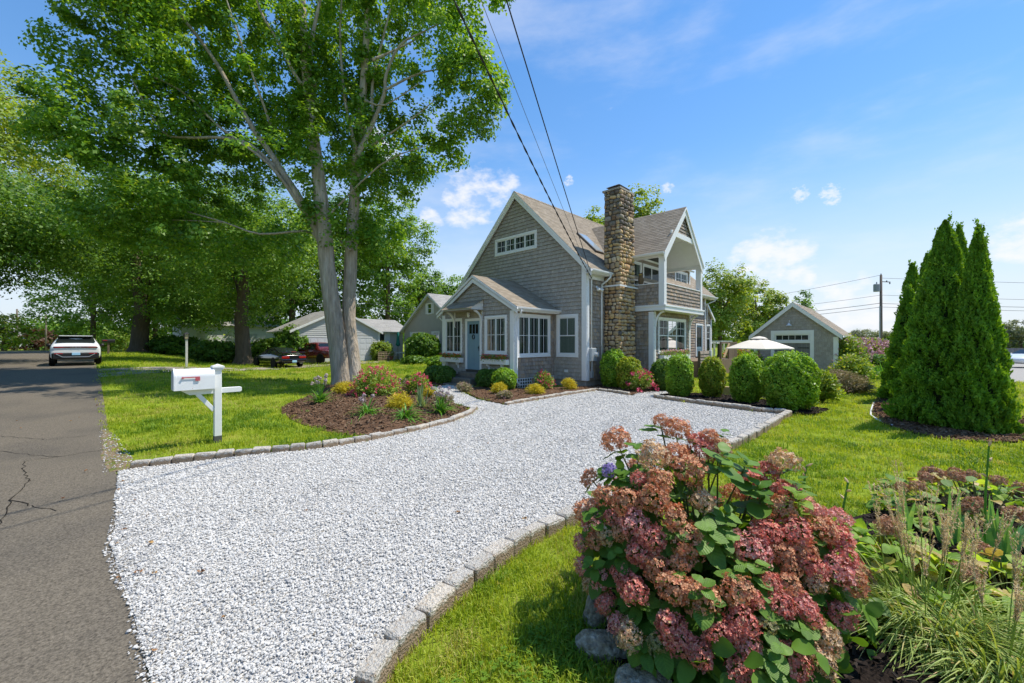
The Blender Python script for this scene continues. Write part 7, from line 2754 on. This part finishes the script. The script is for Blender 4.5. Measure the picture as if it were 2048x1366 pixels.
b.lathe([(.03, 0), (.018, .06), (0, .08)], (-1.2, 0, 1.61), 6)
b.build('antenna_fin', BLACK, suv)
fc = bpy.data.curves.new('lettering', 'FONT')
fc.body = 'IONIQ'
fc.size = .085
fc.align_x, fc.align_y = 'CENTER', 'CENTER'
fc.space_character = 1.8
fc.extrude = .003
fo = bpy.data.objects.new('tmp', fc)
lm_ = bpy.data.meshes.new_from_object(fo)
bpy.data.objects.remove(fo)
lm_.materials.append(CHROME)
lo = link('tailgate_lettering', lm_, suv)
lo.location = (-2.342, 0, .968)
lo.rotation_euler = (PI / 2, 0, -PI / 2)

x, y = vp(556, 29.6)
blk = car('parked_coupe', 'black sports coupe with rear spoiler parked on the grass', (x, y, g(x, y) + .02), PI / 2 + .12,
          [(-2.48, .42, .72, .84, .86, .78), (-2.40, .32, .84, .92, .93, .80), (-1.75, .24, .90, .97, .95, .78), (-1.05, .20, .90, 1.28, .95, .66), (-.4, .20, .89, 1.42, .95, .62), (.25, .20, .88, 1.38, .94, .62), (1.0, .20, .84, .93, .93, .74), (1.9, .22, .72, .78, .88, .68), (2.45, .32, .52, .56, .74, .5)],
          KPAINT, {'side': [(-.75, -.3), (-.22, .75)], 'ends': {'rear_window': (-1.70, -.80, .85, .9), 'windshield': (.95, .25, .86, .9)}}, (-1.45, 1.45), .33)
cbox(blk, 'spoiler', KPAINT, -2.5, -2.2, -.78, .78, 1.03, 1.075, .02)
for s_ in (-1, 1):
    cbox(blk, 'spoiler_stand', KPAINT, -2.42, -2.28, s_ * .7 - .04, s_ * .7 + .04, .88, 1.04)
    cbox(blk, 'tail_lamp', RED_L, -2.525, -2.44, s_ * .56 - .24, s_ * .56 + .24, .64, .79)
    cbox(blk, 'exhaust', CHROME, -2.5, -2.36, s_ * .5 - .08, s_ * .5 + .08, .27, .33)
cbox(blk, 'bumper', KPAINT, -2.56, -2.3, -.84, .84, .40, .60, .05)
cbox(blk, 'licence_plate', PLATE, -2.575, -2.55, -.155, .155, .36, .50)
cbox(blk, 'brake_lamp', RED_L, -2.49, -2.3, -.16, .16, 1.076, 1.10)
x, y = vp(640, 33.5)
red = car('parked_pickup', 'maroon pickup truck half hidden behind the maple trunks', (x + .15, y + .9, g(x, y) + .02), PI / 2 + .30,
          [(-2.5, .55, .95, 1.05, .92, .86), (-2.45, .45, 1.05, 1.12, .95, .88), (-1.1, .42, 1.08, 1.14, .96, .88), (-.9, .40, 1.10, 1.72, .96, .68), (-.2, .40, 1.10, 1.80, .96, .68), (.55, .40, 1.10, 1.74, .96, .68), (1.15, .40, 1.08, 1.18, .96, .80), (2.1, .42, 1.02, 1.10, .95, .78), (2.45, .50, .90, .96, .88, .7)],
          RPAINT, {'side': [(-.8, -.1), (-.02, .85)], 'ends': {'rear_window': (-1.06, -.92, .7, .9), 'windshield': (1.1, .6, .86, .9)}}, (-1.5, 1.5), .40)
for s_ in (-1, 1):
    b = MB()
    b.lathe([(0, -.12), (.11, -.10), (.12, .06), (0, .1)], (.8, s_ * 1.10, 1.22), 8, 'y')
    b.build('mirror', BLACK, red, smooth=True)
    cbox(red, 'headlamp', CHROME, 2.36, 2.47, s_ * .66 - .16, s_ * .66 + .16, .80, .95)
SED = [(-2.3, .45, .78, .90, .82, .74), (-2.22, .34, .9, 1.0, .89, .78), (-1.75, .28, .96, 1.05, .90, .76), (-1.0, .25, .96, 1.38, .90, .58), (-.3, .25, .95, 1.46, .90, .57), (.45, .25, .94, 1.40, .90, .58), (1.15, .26, .92, 1.0, .90, .74), (1.95, .3, .80, .87, .87, .68), (2.28, .4, .62, .68, .76, .55)]
for i, (px, z, rz, pm, lab) in enumerate(((2072, 31.5, 2.35, WPAINT, 'white sedan at the right edge, cut off by the frame'), (2085, 38, 2.30, SPAINT, 'silver car behind the white sedan at the right edge'))):
    x, y = vp(px, z)
    cr_ = car('parked_sedan', lab, (x, y, g(x, y) + .04), rz, SED, pm, {'side': [(-.95, -.25), (-.18, .8)], 'ends': {'rear_window': (-1.7, -1.05, .85, .9), 'windshield': (1.1, .5, .86, .9)}}, (-1.4, 1.42), .33)
    for s_ in (-1, 1):
        b = MB()
        b.lathe([(0, -.1), (.08, -.08), (.09, .06), (0, .09)], (.72, s_ * .98, 1.0), 8, 'y')
        b.build('mirror', pm, cr_, smooth=True)
x, y = vp(305, 82)
rc_ = car('parked_hatchback', 'small red car far off between the old maple and the lamp post', (x, y, g(x, y)), 2.6, SED, paint('red_car_paint', (.45, .02, .02)), {'side': [(-.95, -.25), (-.18, .8)], 'ends': {'rear_window': (-1.7, -1.05, .85, .9), 'windshield': (1.1, .5, .86, .9)}}, (-1.4, 1.42), .33)

# ------------------------------------------------------------------ neighbour house with garage wing
def lap_wall(root, pl, poly, m, lap=.15, thick=.15, holes=(), name='wall'):
    w = MB()
    w.prism([pl.P(u, v) for u, v in poly], -pl.N * thick)
    wall = w.build(name, m, root, True)
    A = [Vector(p) for p in poly]
    v0, v1 = min(p.y for p in A), max(p.y for p in A)
    s = MB()

    def span(v):
        xs = []
        for a, b in zip(A, A[1:] + A[:1]):
            if (a.y > v) != (b.y > v):
                xs.append(a.x + (b.x - a.x) * (v - a.y) / (b.y - a.y))
        return (min(xs), max(xs)) if len(xs) > 1 else None
    v = v0
    while v < v1 - .02:
        t = min(v + lap, v1)
        a, b = span(v + .005), span(t - .008)
        if a and b:
            segs = [(a[0], a[1], b[0], b[1])]
            for (h0, h1, g0, g1) in holes:
                if t > g0 and v < g1:
                    q = []
                    for (p0, p1, p2, p3) in segs:
                        if h0 > p0 and h1 < p1:
                            q += [(p0, h0, p2, h0), (h1, p1, h1, p3)]
                        else:
                            q.append((p0, p1, p2, p3))
                    segs = q
            for (p0, p1, p2, p3) in segs:
                s.add([pl.P(p0, v, 0), pl.P(p1, v, 0), pl.P(p1, v, .03), pl.P(p0, v, .03), pl.P(p2, t, .004), pl.P(p3, t, .004)], [(3, 2, 5, 4), (0, 1, 2, 3)])
        v += lap
    s.build('clapboards', m, wall, kind='stuff')
    return wall


GSIDE = mat('pale_grey_siding', (.52, .53, .52), .6, .2, noise=(2, .05))
GSIDE2 = mat('taupe_grey_siding', (.40, .39, .36), .65, .2, noise=(2, .05))
GDOOR = mat('garage_door_white', (.62, .64, .66), .5, .3)
N0 = .25
nh = thing('neighbour_house', 'grey sided neighbour house with two car garage and shuttered gable', 'house', (21.9, 36.5, N0))
GR = Plane('y', 36.5)
lap_wall(nh, GR, [(11.5, 0), (19.15, 0), (19.15, 2.98), (15.4, 4.85), (11.5, 2.98)], GSIDE, .155, holes=[(12.05, 14.75, 0, 2.55), (15.85, 18.5, 0, 2.55)], name='garage_wall')
for x0, x1 in ((12.2, 14.6), (15.98, 18.36)):
    d_ = MB()
    GR.box(d_, x0 - .1, x0, 0.1, 2.5, 0, .04)
    GR.box(d_, x1, x1 + .1, 0.1, 2.5, 0, .04)
    GR.box(d_, x0 - .1, x1 + .1, 2.41, 2.52, 0, .041)
    d_.build('garage_door_frame', WHITE2, nh, True)
    for i in range(4):
        d_ = MB()
        GR.box(d_, x0, x1, .2 + i * .55, .2 + i * .55 + .54, 0, .02)
        for j in range(4):
            u = x0 + (x1 - x0) * (j + .12) / 4
            GR.box(d_, u, u + (x1 - x0) * .19, .29 + i * .55, .2 + i * .55 + .45, .02, .032)
        d_.build('door_panel', GDOOR, nh, True)
roof_plane(nh, (11.2, 43, 2.95), (11.2, 36.3, 2.95), (15.4, 43, 4.98), (15.4, 36.3, 4.98), .1, ROOFG, course=.3, tabs=(.5, .9))
roof_plane(nh, (19.45, 36.3, 2.95), (19.45, 43, 2.95), (15.4, 36.3, 4.98), (15.4, 43, 4.98), .1, ROOFG, course=.3, tabs=(.5, .9))
trims(nh, 'corner_board', [(GR, 19.05, 19.19, .1, 2.95, 0, .04)], WHITE2)
for sgn, xe in ((-1, 11.2), (1, 19.45)):
    r = MB()
    r.prism([(xe, 36.31, 2.93), (15.4, 36.31, 4.96), (15.4, 36.31, 4.78), (xe, 36.31, 2.76)], (0, -.04, 0))
    r.build('rake_board', WHITE2, nh, True)
WG = Plane('y', 37.3)
w = MB()
w.box(19.15, 22.2, 37.3, 42, 0, 3.1)
w.build('connector_wall', mat('grey_board_wall', (.47, .48, .49), .65, .2, noise=(3, .05)), nh, True)
roof_plane(nh, (18.0, 36.9, 3.05), (23.0, 36.9, 3.05), (18.0, 40.3, 4.42), (23.0, 40.3, 4.42), .1, ROOFG, course=.3, tabs=(.5, .9))
window(nh, WG, 19.55, 20.2, 2.0, 2.95, 1, 1, 1, trim=.05, curtain=False)
SHUT = mat('white_shutter', (.70, .72, .74), .6, .2)


def shutter(root, pl, u0, u1, v0, v1):
    s_ = MB()
    pl.box(s_, u0, u1, v0, v1, 0, .03)
    n_ = int((v1 - v0) / .1)
    for i in range(n_):
        pl.box(s_, u0 + .05, u1 - .05, v0 + .05 + i * (v1 - v0 - .1) / n_, v0 + .03 + (i + .8) * (v1 - v0 - .1) / n_, .03, .045)
    s_.build('shutter', SHUT, root, True)


shutter(nh, WG, 20.22, 20.72, 2.0, 2.95)
shutter(nh, WG, 19.2, 19.52, 2.0, 2.95)
HG = Plane('x', 21.9)
NYA = 32.0
lap_wall(nh, HG, [(27.5, 0), (36.5, 0), (36.5, 3.3), (NYA, 6.35), (27.5, 3.3)], GSIDE2, .17, holes=[(33.2, 35.5, .9, 3.1), (30.2, 31.8, .9, 3.1), (31.35, 32.75, 4.55, 5.75)], name='gable_wall')
w = MB()
w.box(22.05, 33, 36.35, 36.5, 0, 3.3)
w.build('wall', GSIDE2, nh, True)
roof_plane(nh, (21.6, 27.0, 3.05), (33, 27.0, 3.05), (21.6, NYA, 6.55), (33, NYA, 6.55), .12, ROOFG, course=.3, tabs=(.5, .9))
roof_plane(nh, (33, 37.0, 3.05), (21.6, 37.0, 3.05), (33, NYA, 6.55), (21.6, NYA, 6.55), .12, ROOFG, course=.3, tabs=(.5, .9))
for ye in (27.0, 37.0):
    r = MB()
    r.prism([(21.61, ye, 3.02), (21.61, NYA, 6.52), (21.61, NYA, 6.30), (21.61, ye, 2.82)], (-.04, 0, 0))
    r.build('rake_board', GSIDE, nh, True)
window(nh, HG, 31.7, 32.4, 4.65, 5.66, 1, 1, 1, hung=True, trim=.06, curtain=False)
shutter(nh, HG, 31.38, 31.68, 4.65, 5.66)
shutter(nh, HG, 32.42, 32.72, 4.65, 5.66)
window(nh, HG, 33.6, 35.05, 1.0, 3.0, 2, 1, 1, hung=True, trim=.06, curtain=False)
shutter(nh, HG, 33.22, 33.58, 1.0, 3.0)
shutter(nh, HG, 35.07, 35.43, 1.0, 3.0)
window(nh, HG, 30.5, 31.4, 1.0, 3.0, 1, 1, 1, hung=True, trim=.06, curtain=False)
shutter(nh, HG, 31.42, 31.78, 1.0, 3.0)
# things by the neighbour's wall
gu = thing('closed_umbrella', 'closed dark green umbrella beside a little white table by the neighbour wall', 'umbrella', (*vp(796, 39.5), N0))
mb = MB()
mb.lathe([(.05, 1.35), (.19, 1.45), (.22, 1.55), (.17, 1.7), (.12, 2.2), (.13, 2.5), (.04, 2.75), (0, 2.8)], n=9)
mb.build('canopy', mat('dark_green_canvas', (.02, .16, .13), .8, .2), gu, smooth=True)
mb = MB()
mb.tube([(0, 0, 0), (0, 0, 2.7)], .025, 6)
mb.build('pole', OLDWOOD, gu)
tb_ = thing('patio_table', 'small white table under the closed green umbrella', 'table', (*vp(796, 39.6), N0))
mb = MB()
mb.lathe([(0, .70), (.62, .70), (.62, .74), (0, .74)], n=16)
mb.build('table_top', WHITE2, tb_)
for a in (0, PI / 2, PI, 1.5 * PI):
    mb = MB()
    mb.bar((.1 * math.cos(a), .1 * math.sin(a), .45), (.5 * math.cos(a), .5 * math.sin(a), 0), .05, .05)
    mb.build('leg', WHITE2, tb_)
mb = MB()
mb.tube([(0, 0, .1), (0, 0, .7)], .05, 6)
mb.build('pedestal', WHITE2, tb_)
pt = thing('flower_pot', 'terracotta pot with plant left of the green umbrella', 'planter', (*vp(781, 38.5), N0))
mb = MB()
mb.lathe([(0, 0), (.18, 0), (.26, .36), (.29, .36), (.29, .42), (0, .40)], n=12)
mb.build('pot', mat('terracotta', (.32, .10, .07), .8, .2), pt)
V, F = crown_leaves([((0, 0, .62), (.3, .3, .28))], 14, 14, .12, .14, seed=5)
link('plant', np_mesh('plant', V, F, LF_LIGHT), pt)
x, y = vp(764, 38.8)
bush('vine_shrub', 'bright green shrub over a lattice beside the garage door', 'shrub', x, y, .95, 1.75, LF_LIGHT, 3000, .2, 51, lump=.12, zb=0)
lt = MB()
for i in range(12):
    lt.bar((x - .9 + i * .16, y - 1.0, N0), (x - .9 + i * .16, y - 1.0, N0 + .85), .035, .02)
for i in range(6):
    lt.bar((x - .95, y - 1.03, N0 + .04 + i * .16), (x + .9, y - 1.03, N0 + .04 + i * .16), .02, .035)
tag(lt.build('lattice_panel', mat('tan_lattice', (.55, .42, .30), .8, .2)), 'tan lattice panel under the shrub by the garage door', 'lattice')
x, y = vp(846, 35.2)
bush('rounded_evergreen', 'large rounded evergreen before the neighbour gable', 'shrub', x, y, 1.45, 2.5, LF_DEEP, 9000, .2, 52, lump=.06)
x, y = vp(820, 33)
bush('low_shrub', 'low shrub at the left foot of the rounded evergreen', 'shrub', x + .4, y, .9, .7, LF_DEEP, 1800, .17, 53, lump=.1)
x, y = vp(880, 30)
bush('low_shrub', 'low leafy shrub left of the porch boxwoods', 'shrub', x, y, 1.0, .8, LF_MID, 2200, .17, 54, lump=.1)
x, y = vp(600, 33.5)
bush('tall_shrub', 'tall leafy shrub between the black car and the garage', 'shrub', x, y + 1.5, 1.25, 3.0, LF_MID, 6000, .24, 55, lump=.12)
x, y = vp(430, 33)
bush('dark_shrub', 'dark shrub at the foot of the stout maple', 'shrub', x, y, 1.6, 1.7, LF_DEEP, 6000, .22, 56, lump=.12)
x, y = vp(545, 36)
bush('dark_shrub', 'dark green shrub behind the black car', 'shrub', x, y, 1.6, 2.0, LF_MID, 6000, .22, 57, lump=.12)
x, y = vp(350, 46)
bush('dark_shrub', 'broad dark shrub behind the lamp post', 'shrub', x, y, 2.4, 2.2, LF_DEEP, 6000, .3, 58, lump=.12)
x, y = vp(410, 52)
bush('dark_shrub', 'low hedge-like shrub far behind the lamp post', 'shrub', x, y, 3.0, 1.6, LF_MID, 6000, .3, 59, lump=.12)
# white house glimpsed through the trees
WHX, WHY = vp(455, 56)
wh = thing('white_house', 'white house glimpsed through the leaves behind the stout maple', 'house', (WHX, WHY, .3))
WP = Plane('y', WHY)
lap_wall(wh, WP, [(WHX - 5, .2), (WHX + 6, .2), (WHX + 6, 4.4), (WHX - 5, 4.4)], mat('white_siding', (.72, .72, .70), .6, .2), .2)
roof_plane(wh, (WHX - 5.4, WHY - .4, 4.3), (WHX + 6.4, WHY - .4, 4.3), (WHX - 5.4, WHY + 4, 7.2), (WHX + 6.4, WHY + 4, 7.2), .12, ROOFG, course=.4, tabs=(.6, 1))
for u in (-3.5, -.5, 2.5):
    window(wh, WP, WHX + u, WHX + u + 1.1, 1.6, 3.3, 1, 2, 1, hung=True, trim=.08, curtain=False)
w = MB()
w.box(WHX - 5, WHX + 6, WHY + .2, WHY + 8, .2, 4.3)
w.build('wall', GSIDE, wh, True)

# ------------------------------------------------------------------ poles, lamp, wires
def pole(label, px, z, top_py, r=.14, arms=()):
    x, y = vp(px, z)
    z0 = min(g(x, y), 1.2)
    t = thing('utility_pole', label, 'utility pole', (x, y, z0), 0, 'utility poles')
    h = up(top_py, z) - z0
    mb = MB()
    mb.tube([(0, 0, -.5), (0, 0, h)], [r, r * .72], 10)
    mb.build('shaft', POLE, t, smooth=True)
    return t, x, y, z0, h


pt_, px_, py_, pz_, ph_ = pole('tall wooden utility pole with grey transformer right of the garage', 1762, 55, 550, .19)
mb = MB()
mb.lathe([(0, 0), (.34, 0), (.36, .1), (.36, .95), (.30, 1.02), (0, 1.05)], (-.45, .42, ph_ - 2.25), 14)
mb.lathe([(.07, 0), (.05, .2), (.06, .25), (0, .28)], (-.45, .42, ph_ - 1.2), 8)
mb.build('transformer', mat('transformer_grey', (.24, .27, .29), .5, .4), pt_, smooth=False)
mb = MB()
mb.bar((0, 0, ph_ - .9), (.9, -.9, ph_ - .95), .09, .09)
mb.build('bracket_arm', POLE, pt_)
mb = MB()
for q in ((.85, -.85, ph_ - 1.0), (.55, -.55, ph_ - .72)):
    mb.lathe([(.02, -.22), (.09, -.2), (.05, -.14), (.09, -.09), (.05, -.03), (.02, 0)], q, 8)
mb.lathe([(.05, 0), (.07, .12), (.03, .2), (0, .22)], (0, 0, ph_), 8)
mb.build('insulator', BLACK, pt_)
mb = MB()
mb.tube([(-.22, .12, 0), (-.22, .12, ph_ * .62)], .06, 6)
mb.build('conduit', METER, pt_)


def wire(label, pts, r, sag, m=CABLE_G, n=24, twist=False, name='overhead_wire'):
    mb = MB()
    P = [Vector(p) for p in pts]
    for a, b in zip(P, P[1:]):
        Q = []
        for i in range(n + 1):
            t_ = i / n
            Q.append(a.lerp(b, t_) - Vector((0, 0, sag * 4 * t_ * (1 - t_))))
        mb.tube(Q, r, 6, False)
        if twist:
            m_ = 160
            for ph0 in (0, PI):
                Q2 = []
                for i in range(m_ + 1):
                    t_ = i / m_
                    p = a.lerp(b, t_) - Vector((0, 0, sag * 4 * t_ * (1 - t_)))
                    an = t_ * 90 + ph0
                    Q2.append(p + Vector((math.cos(an) * .6, -math.cos(an) * .6, math.sin(an))) * r * 1.5)
                mb.tube(Q2, r * .9, 5, False)
    return tag(mb.build(name, m, smooth=True, fix=False), label, 'wire', 'overhead wires')


def at(px, py, z):
    x, y = vp(px, z)
    return (x, y, up(py, z))


topp = (px_, py_, pz_ + ph_)
wire('topmost wire running left from the utility pole', [topp, at(1400, 612, 62)], .022, .3)
wire('second wire left of the utility pole', [(px_, py_, up(590, 55)), at(1400, 628, 62)], .022, .3)
wire('thick lower cable left of the utility pole', [(px_, py_, up(606, 55)), at(1400, 640, 62)], .035, .3)
wire('lowest cable left of the utility pole', [(px_, py_, up(614, 55)), at(1400, 646, 62)], .03, .3)
for py0, py1, r_, lab in ((556, 575, .022, 'topmost wire right of the conifers'), (590, 608, .022, 'second wire right of the conifers'), (607, 620, .03, 'third wire right of the conifers'), (614, 628, .025, 'lowest wire right of the conifers')):
    wire(lab, [(px_, py_, up(py0, 55)), at(2500, py1, 48)], r_, .15)
# service drop to the house from a pole across the road, behind the camera's left shoulder


def drop(label, px0, h0, end, far, r, sag, **kw):
    d = Vector(((px0 - 1024) / FPX * CS + SN, CS - (px0 - 1024) / FPX * SN, CYPX / FPX))
    p = d * ((h0 - EYE) / d.z)
    p = Vector((p.x, p.y, h0))
    e = Vector(end)
    s_ = p + (p - e) * far + Vector((0, 0, .25))
    wire(label, [e, p, s_], r, sag, **kw)


drop('thick twisted black service cable running down to the house corner', 908, 7.7, (15.02, 9.82, 4.74), .9, .011, .16, m=CABLE, twist=True)
drop('upper black cable right of the twisted one, reaching the roof edge', 1013, 8.0, (15.02, 9.84, 4.90), .9, .013, .06, m=CABLE)
drop('thin grey wire between the two black cables', 962, 8.0, (15.02, 9.86, 4.84), .9, .006, .08)
for i, (px, z, tp, lab) in enumerate(((34, 72, 618, 'leftmost pole beyond the road end'), (92, 88, 628, 'pole beyond the road end, left of the white hatchback'), (114, 112, 642, 'pole with pale transformer above the white hatchback'), (125, 96, 652, 'thin pale pole above the white hatchback'))):
    p_ = pole(lab, px, z, tp, .16)
    if i == 2:
        mb = MB()
        mb.lathe([(0, 0), (.3, 0), (.3, .9), (0, 1)], (-.3, -.3, p_[4] - 2.0), 10)
        mb.build('transformer', METER, p_[0])
wire('drooping wire between the far poles', [at(0, 622, 70), at(34, 626, 72), at(92, 640, 88), at(140, 628, 100)], .03, .8)
wire('upper wire before the trees at the left', [at(-60, 420, 60), at(300, 520, 52), at(830, 620, 46)], .02, .5)
wire('lower wire before the trees at the left', [at(-60, 450, 60), at(300, 535, 52), at(830, 628, 46)], .02, .5)
# lamp post
x, y = vp(373, 24.0)
lp = thing('lamp_post', 'white wooden lamp post with black lantern on the lawn', 'lamp post', (x, y, g(x, y)))
lh = up(664, 24.0) - g(x, y)
mb = MB()
mb.box(-.055, .055, -.055, .055, -.2, lh - .42)
mb.build('post', mat('grey_white_post', (.60, .59, .55), .7, .2, noise=(8, .12)), lp, bevel=.008)
mb = MB()
mb.box(-.09, .09, -.09, .09, lh - .42, lh - .39)
for a, b_ in ((-1, -1), (1, -1), (1, 1), (-1, 1)):
    mb.box(a * .10 - .012, a * .10 + .012, b_ * .10 - .012, b_ * .10 + .012, lh - .40, lh - .12)
mb.add([(-.14, -.14, lh - .12), (.14, -.14, lh - .12), (.14, .14, lh - .12), (-.14, .14, lh - .12), (0, 0, lh)], [(0, 1, 4), (1, 2, 4), (2, 3, 4), (3, 0, 4), (3, 2, 1, 0)])
mb.build('lantern', BLACK, lp)
mb = MB()
mb.box(-.085, .085, -.085, .085, lh - .39, lh - .13)
mb.build('lantern_glass', mat('amber_glass', (.42, .36, .22), .2, .5), lp)
# black mailbox
x, y = vp(217, 36)
bm_ = thing('mailbox', 'black mailbox with red flag on a weathered post', 'mailbox', (x, y, g(x, y)))
mb = MB()
mb.box(-.07, .07, -.07, .07, -.2, 1.05)
mb.build('post', OLDWOOD, bm_)
mb = MB()
prof = [(-.13, 1.05)] + [(-.13 * math.cos(PI * i / 8), 1.22 + .13 * math.sin(PI * i / 8)) for i in range(9)] + [(.13, 1.05)]
mb.prism([(-.42, yy, zz_) for yy, zz_ in prof], (.84, 0, 0))
mb.build('box', BLACK, bm_)
mb = MB()
mb.box(-.36, -.08, -.15, -.14, 1.22, 1.28)
mb.build('flag', RED_L, bm_)
# marker stake, fence, sign far away
x, y = vp(2030, 15.6)
mk = thing('marker_stake', 'leaning rusty marker stake on the lawn at the right', 'stake', (x, y, g(x, y)))
mb = MB()
mb.tube([(0, 0, -.1), (-.02, .02, .22)], .035, 6)
mb.build('base', BLACK, mk)
mb = MB()
mb.tube([(-.02, .02, .22), (-.05, .05, .42)], .04, 6)
mb.build('cap', mat('rust', (.25, .08, .03), .8, .2), mk)
fn = thing('board_fence', 'low grey board fence behind the parked cars', 'fence', (*vp(2040, 57), 0))
for i in range(60):
    mb = MB()
    mb.box(-9 + i * .3, -8.72 + i * .3, -.02, .02, 0, 1.2 + random.uniform(-.03, .03))
    mb.build('board', GREYWOOD, fn)
fn.rotation_euler = (0, 0, -YAW - .35)
for i, (px, z, col_, lab) in enumerate(((100, 75, (.8, .79, .76), 'white house far beyond the road end at the left'),)):
    x, y = vp(18, 105)
    fh = thing('far_house', lab, 'house', (x, y, .8))
    mb = MB()
    mb.box(-4, 4, -3, 3, 0, 3)
    mb.build('wall', WHITE2, fh)
    mb = MB()
    mb.prism([(-4.4, -3.4, 2.95), (-4.4, 3.4, 2.95), (-4.4, 0, 5)], (8.8, 0, 0))
    mb.build('roof', ROOFG, fh)
    for u in (-2.5, 0, 2.5):
        mb = MB()
        mb.box(u - .5, u + .5, -3.03, -2.98, 1, 2.2)
        mb.build('window', CARGLASS, fh)
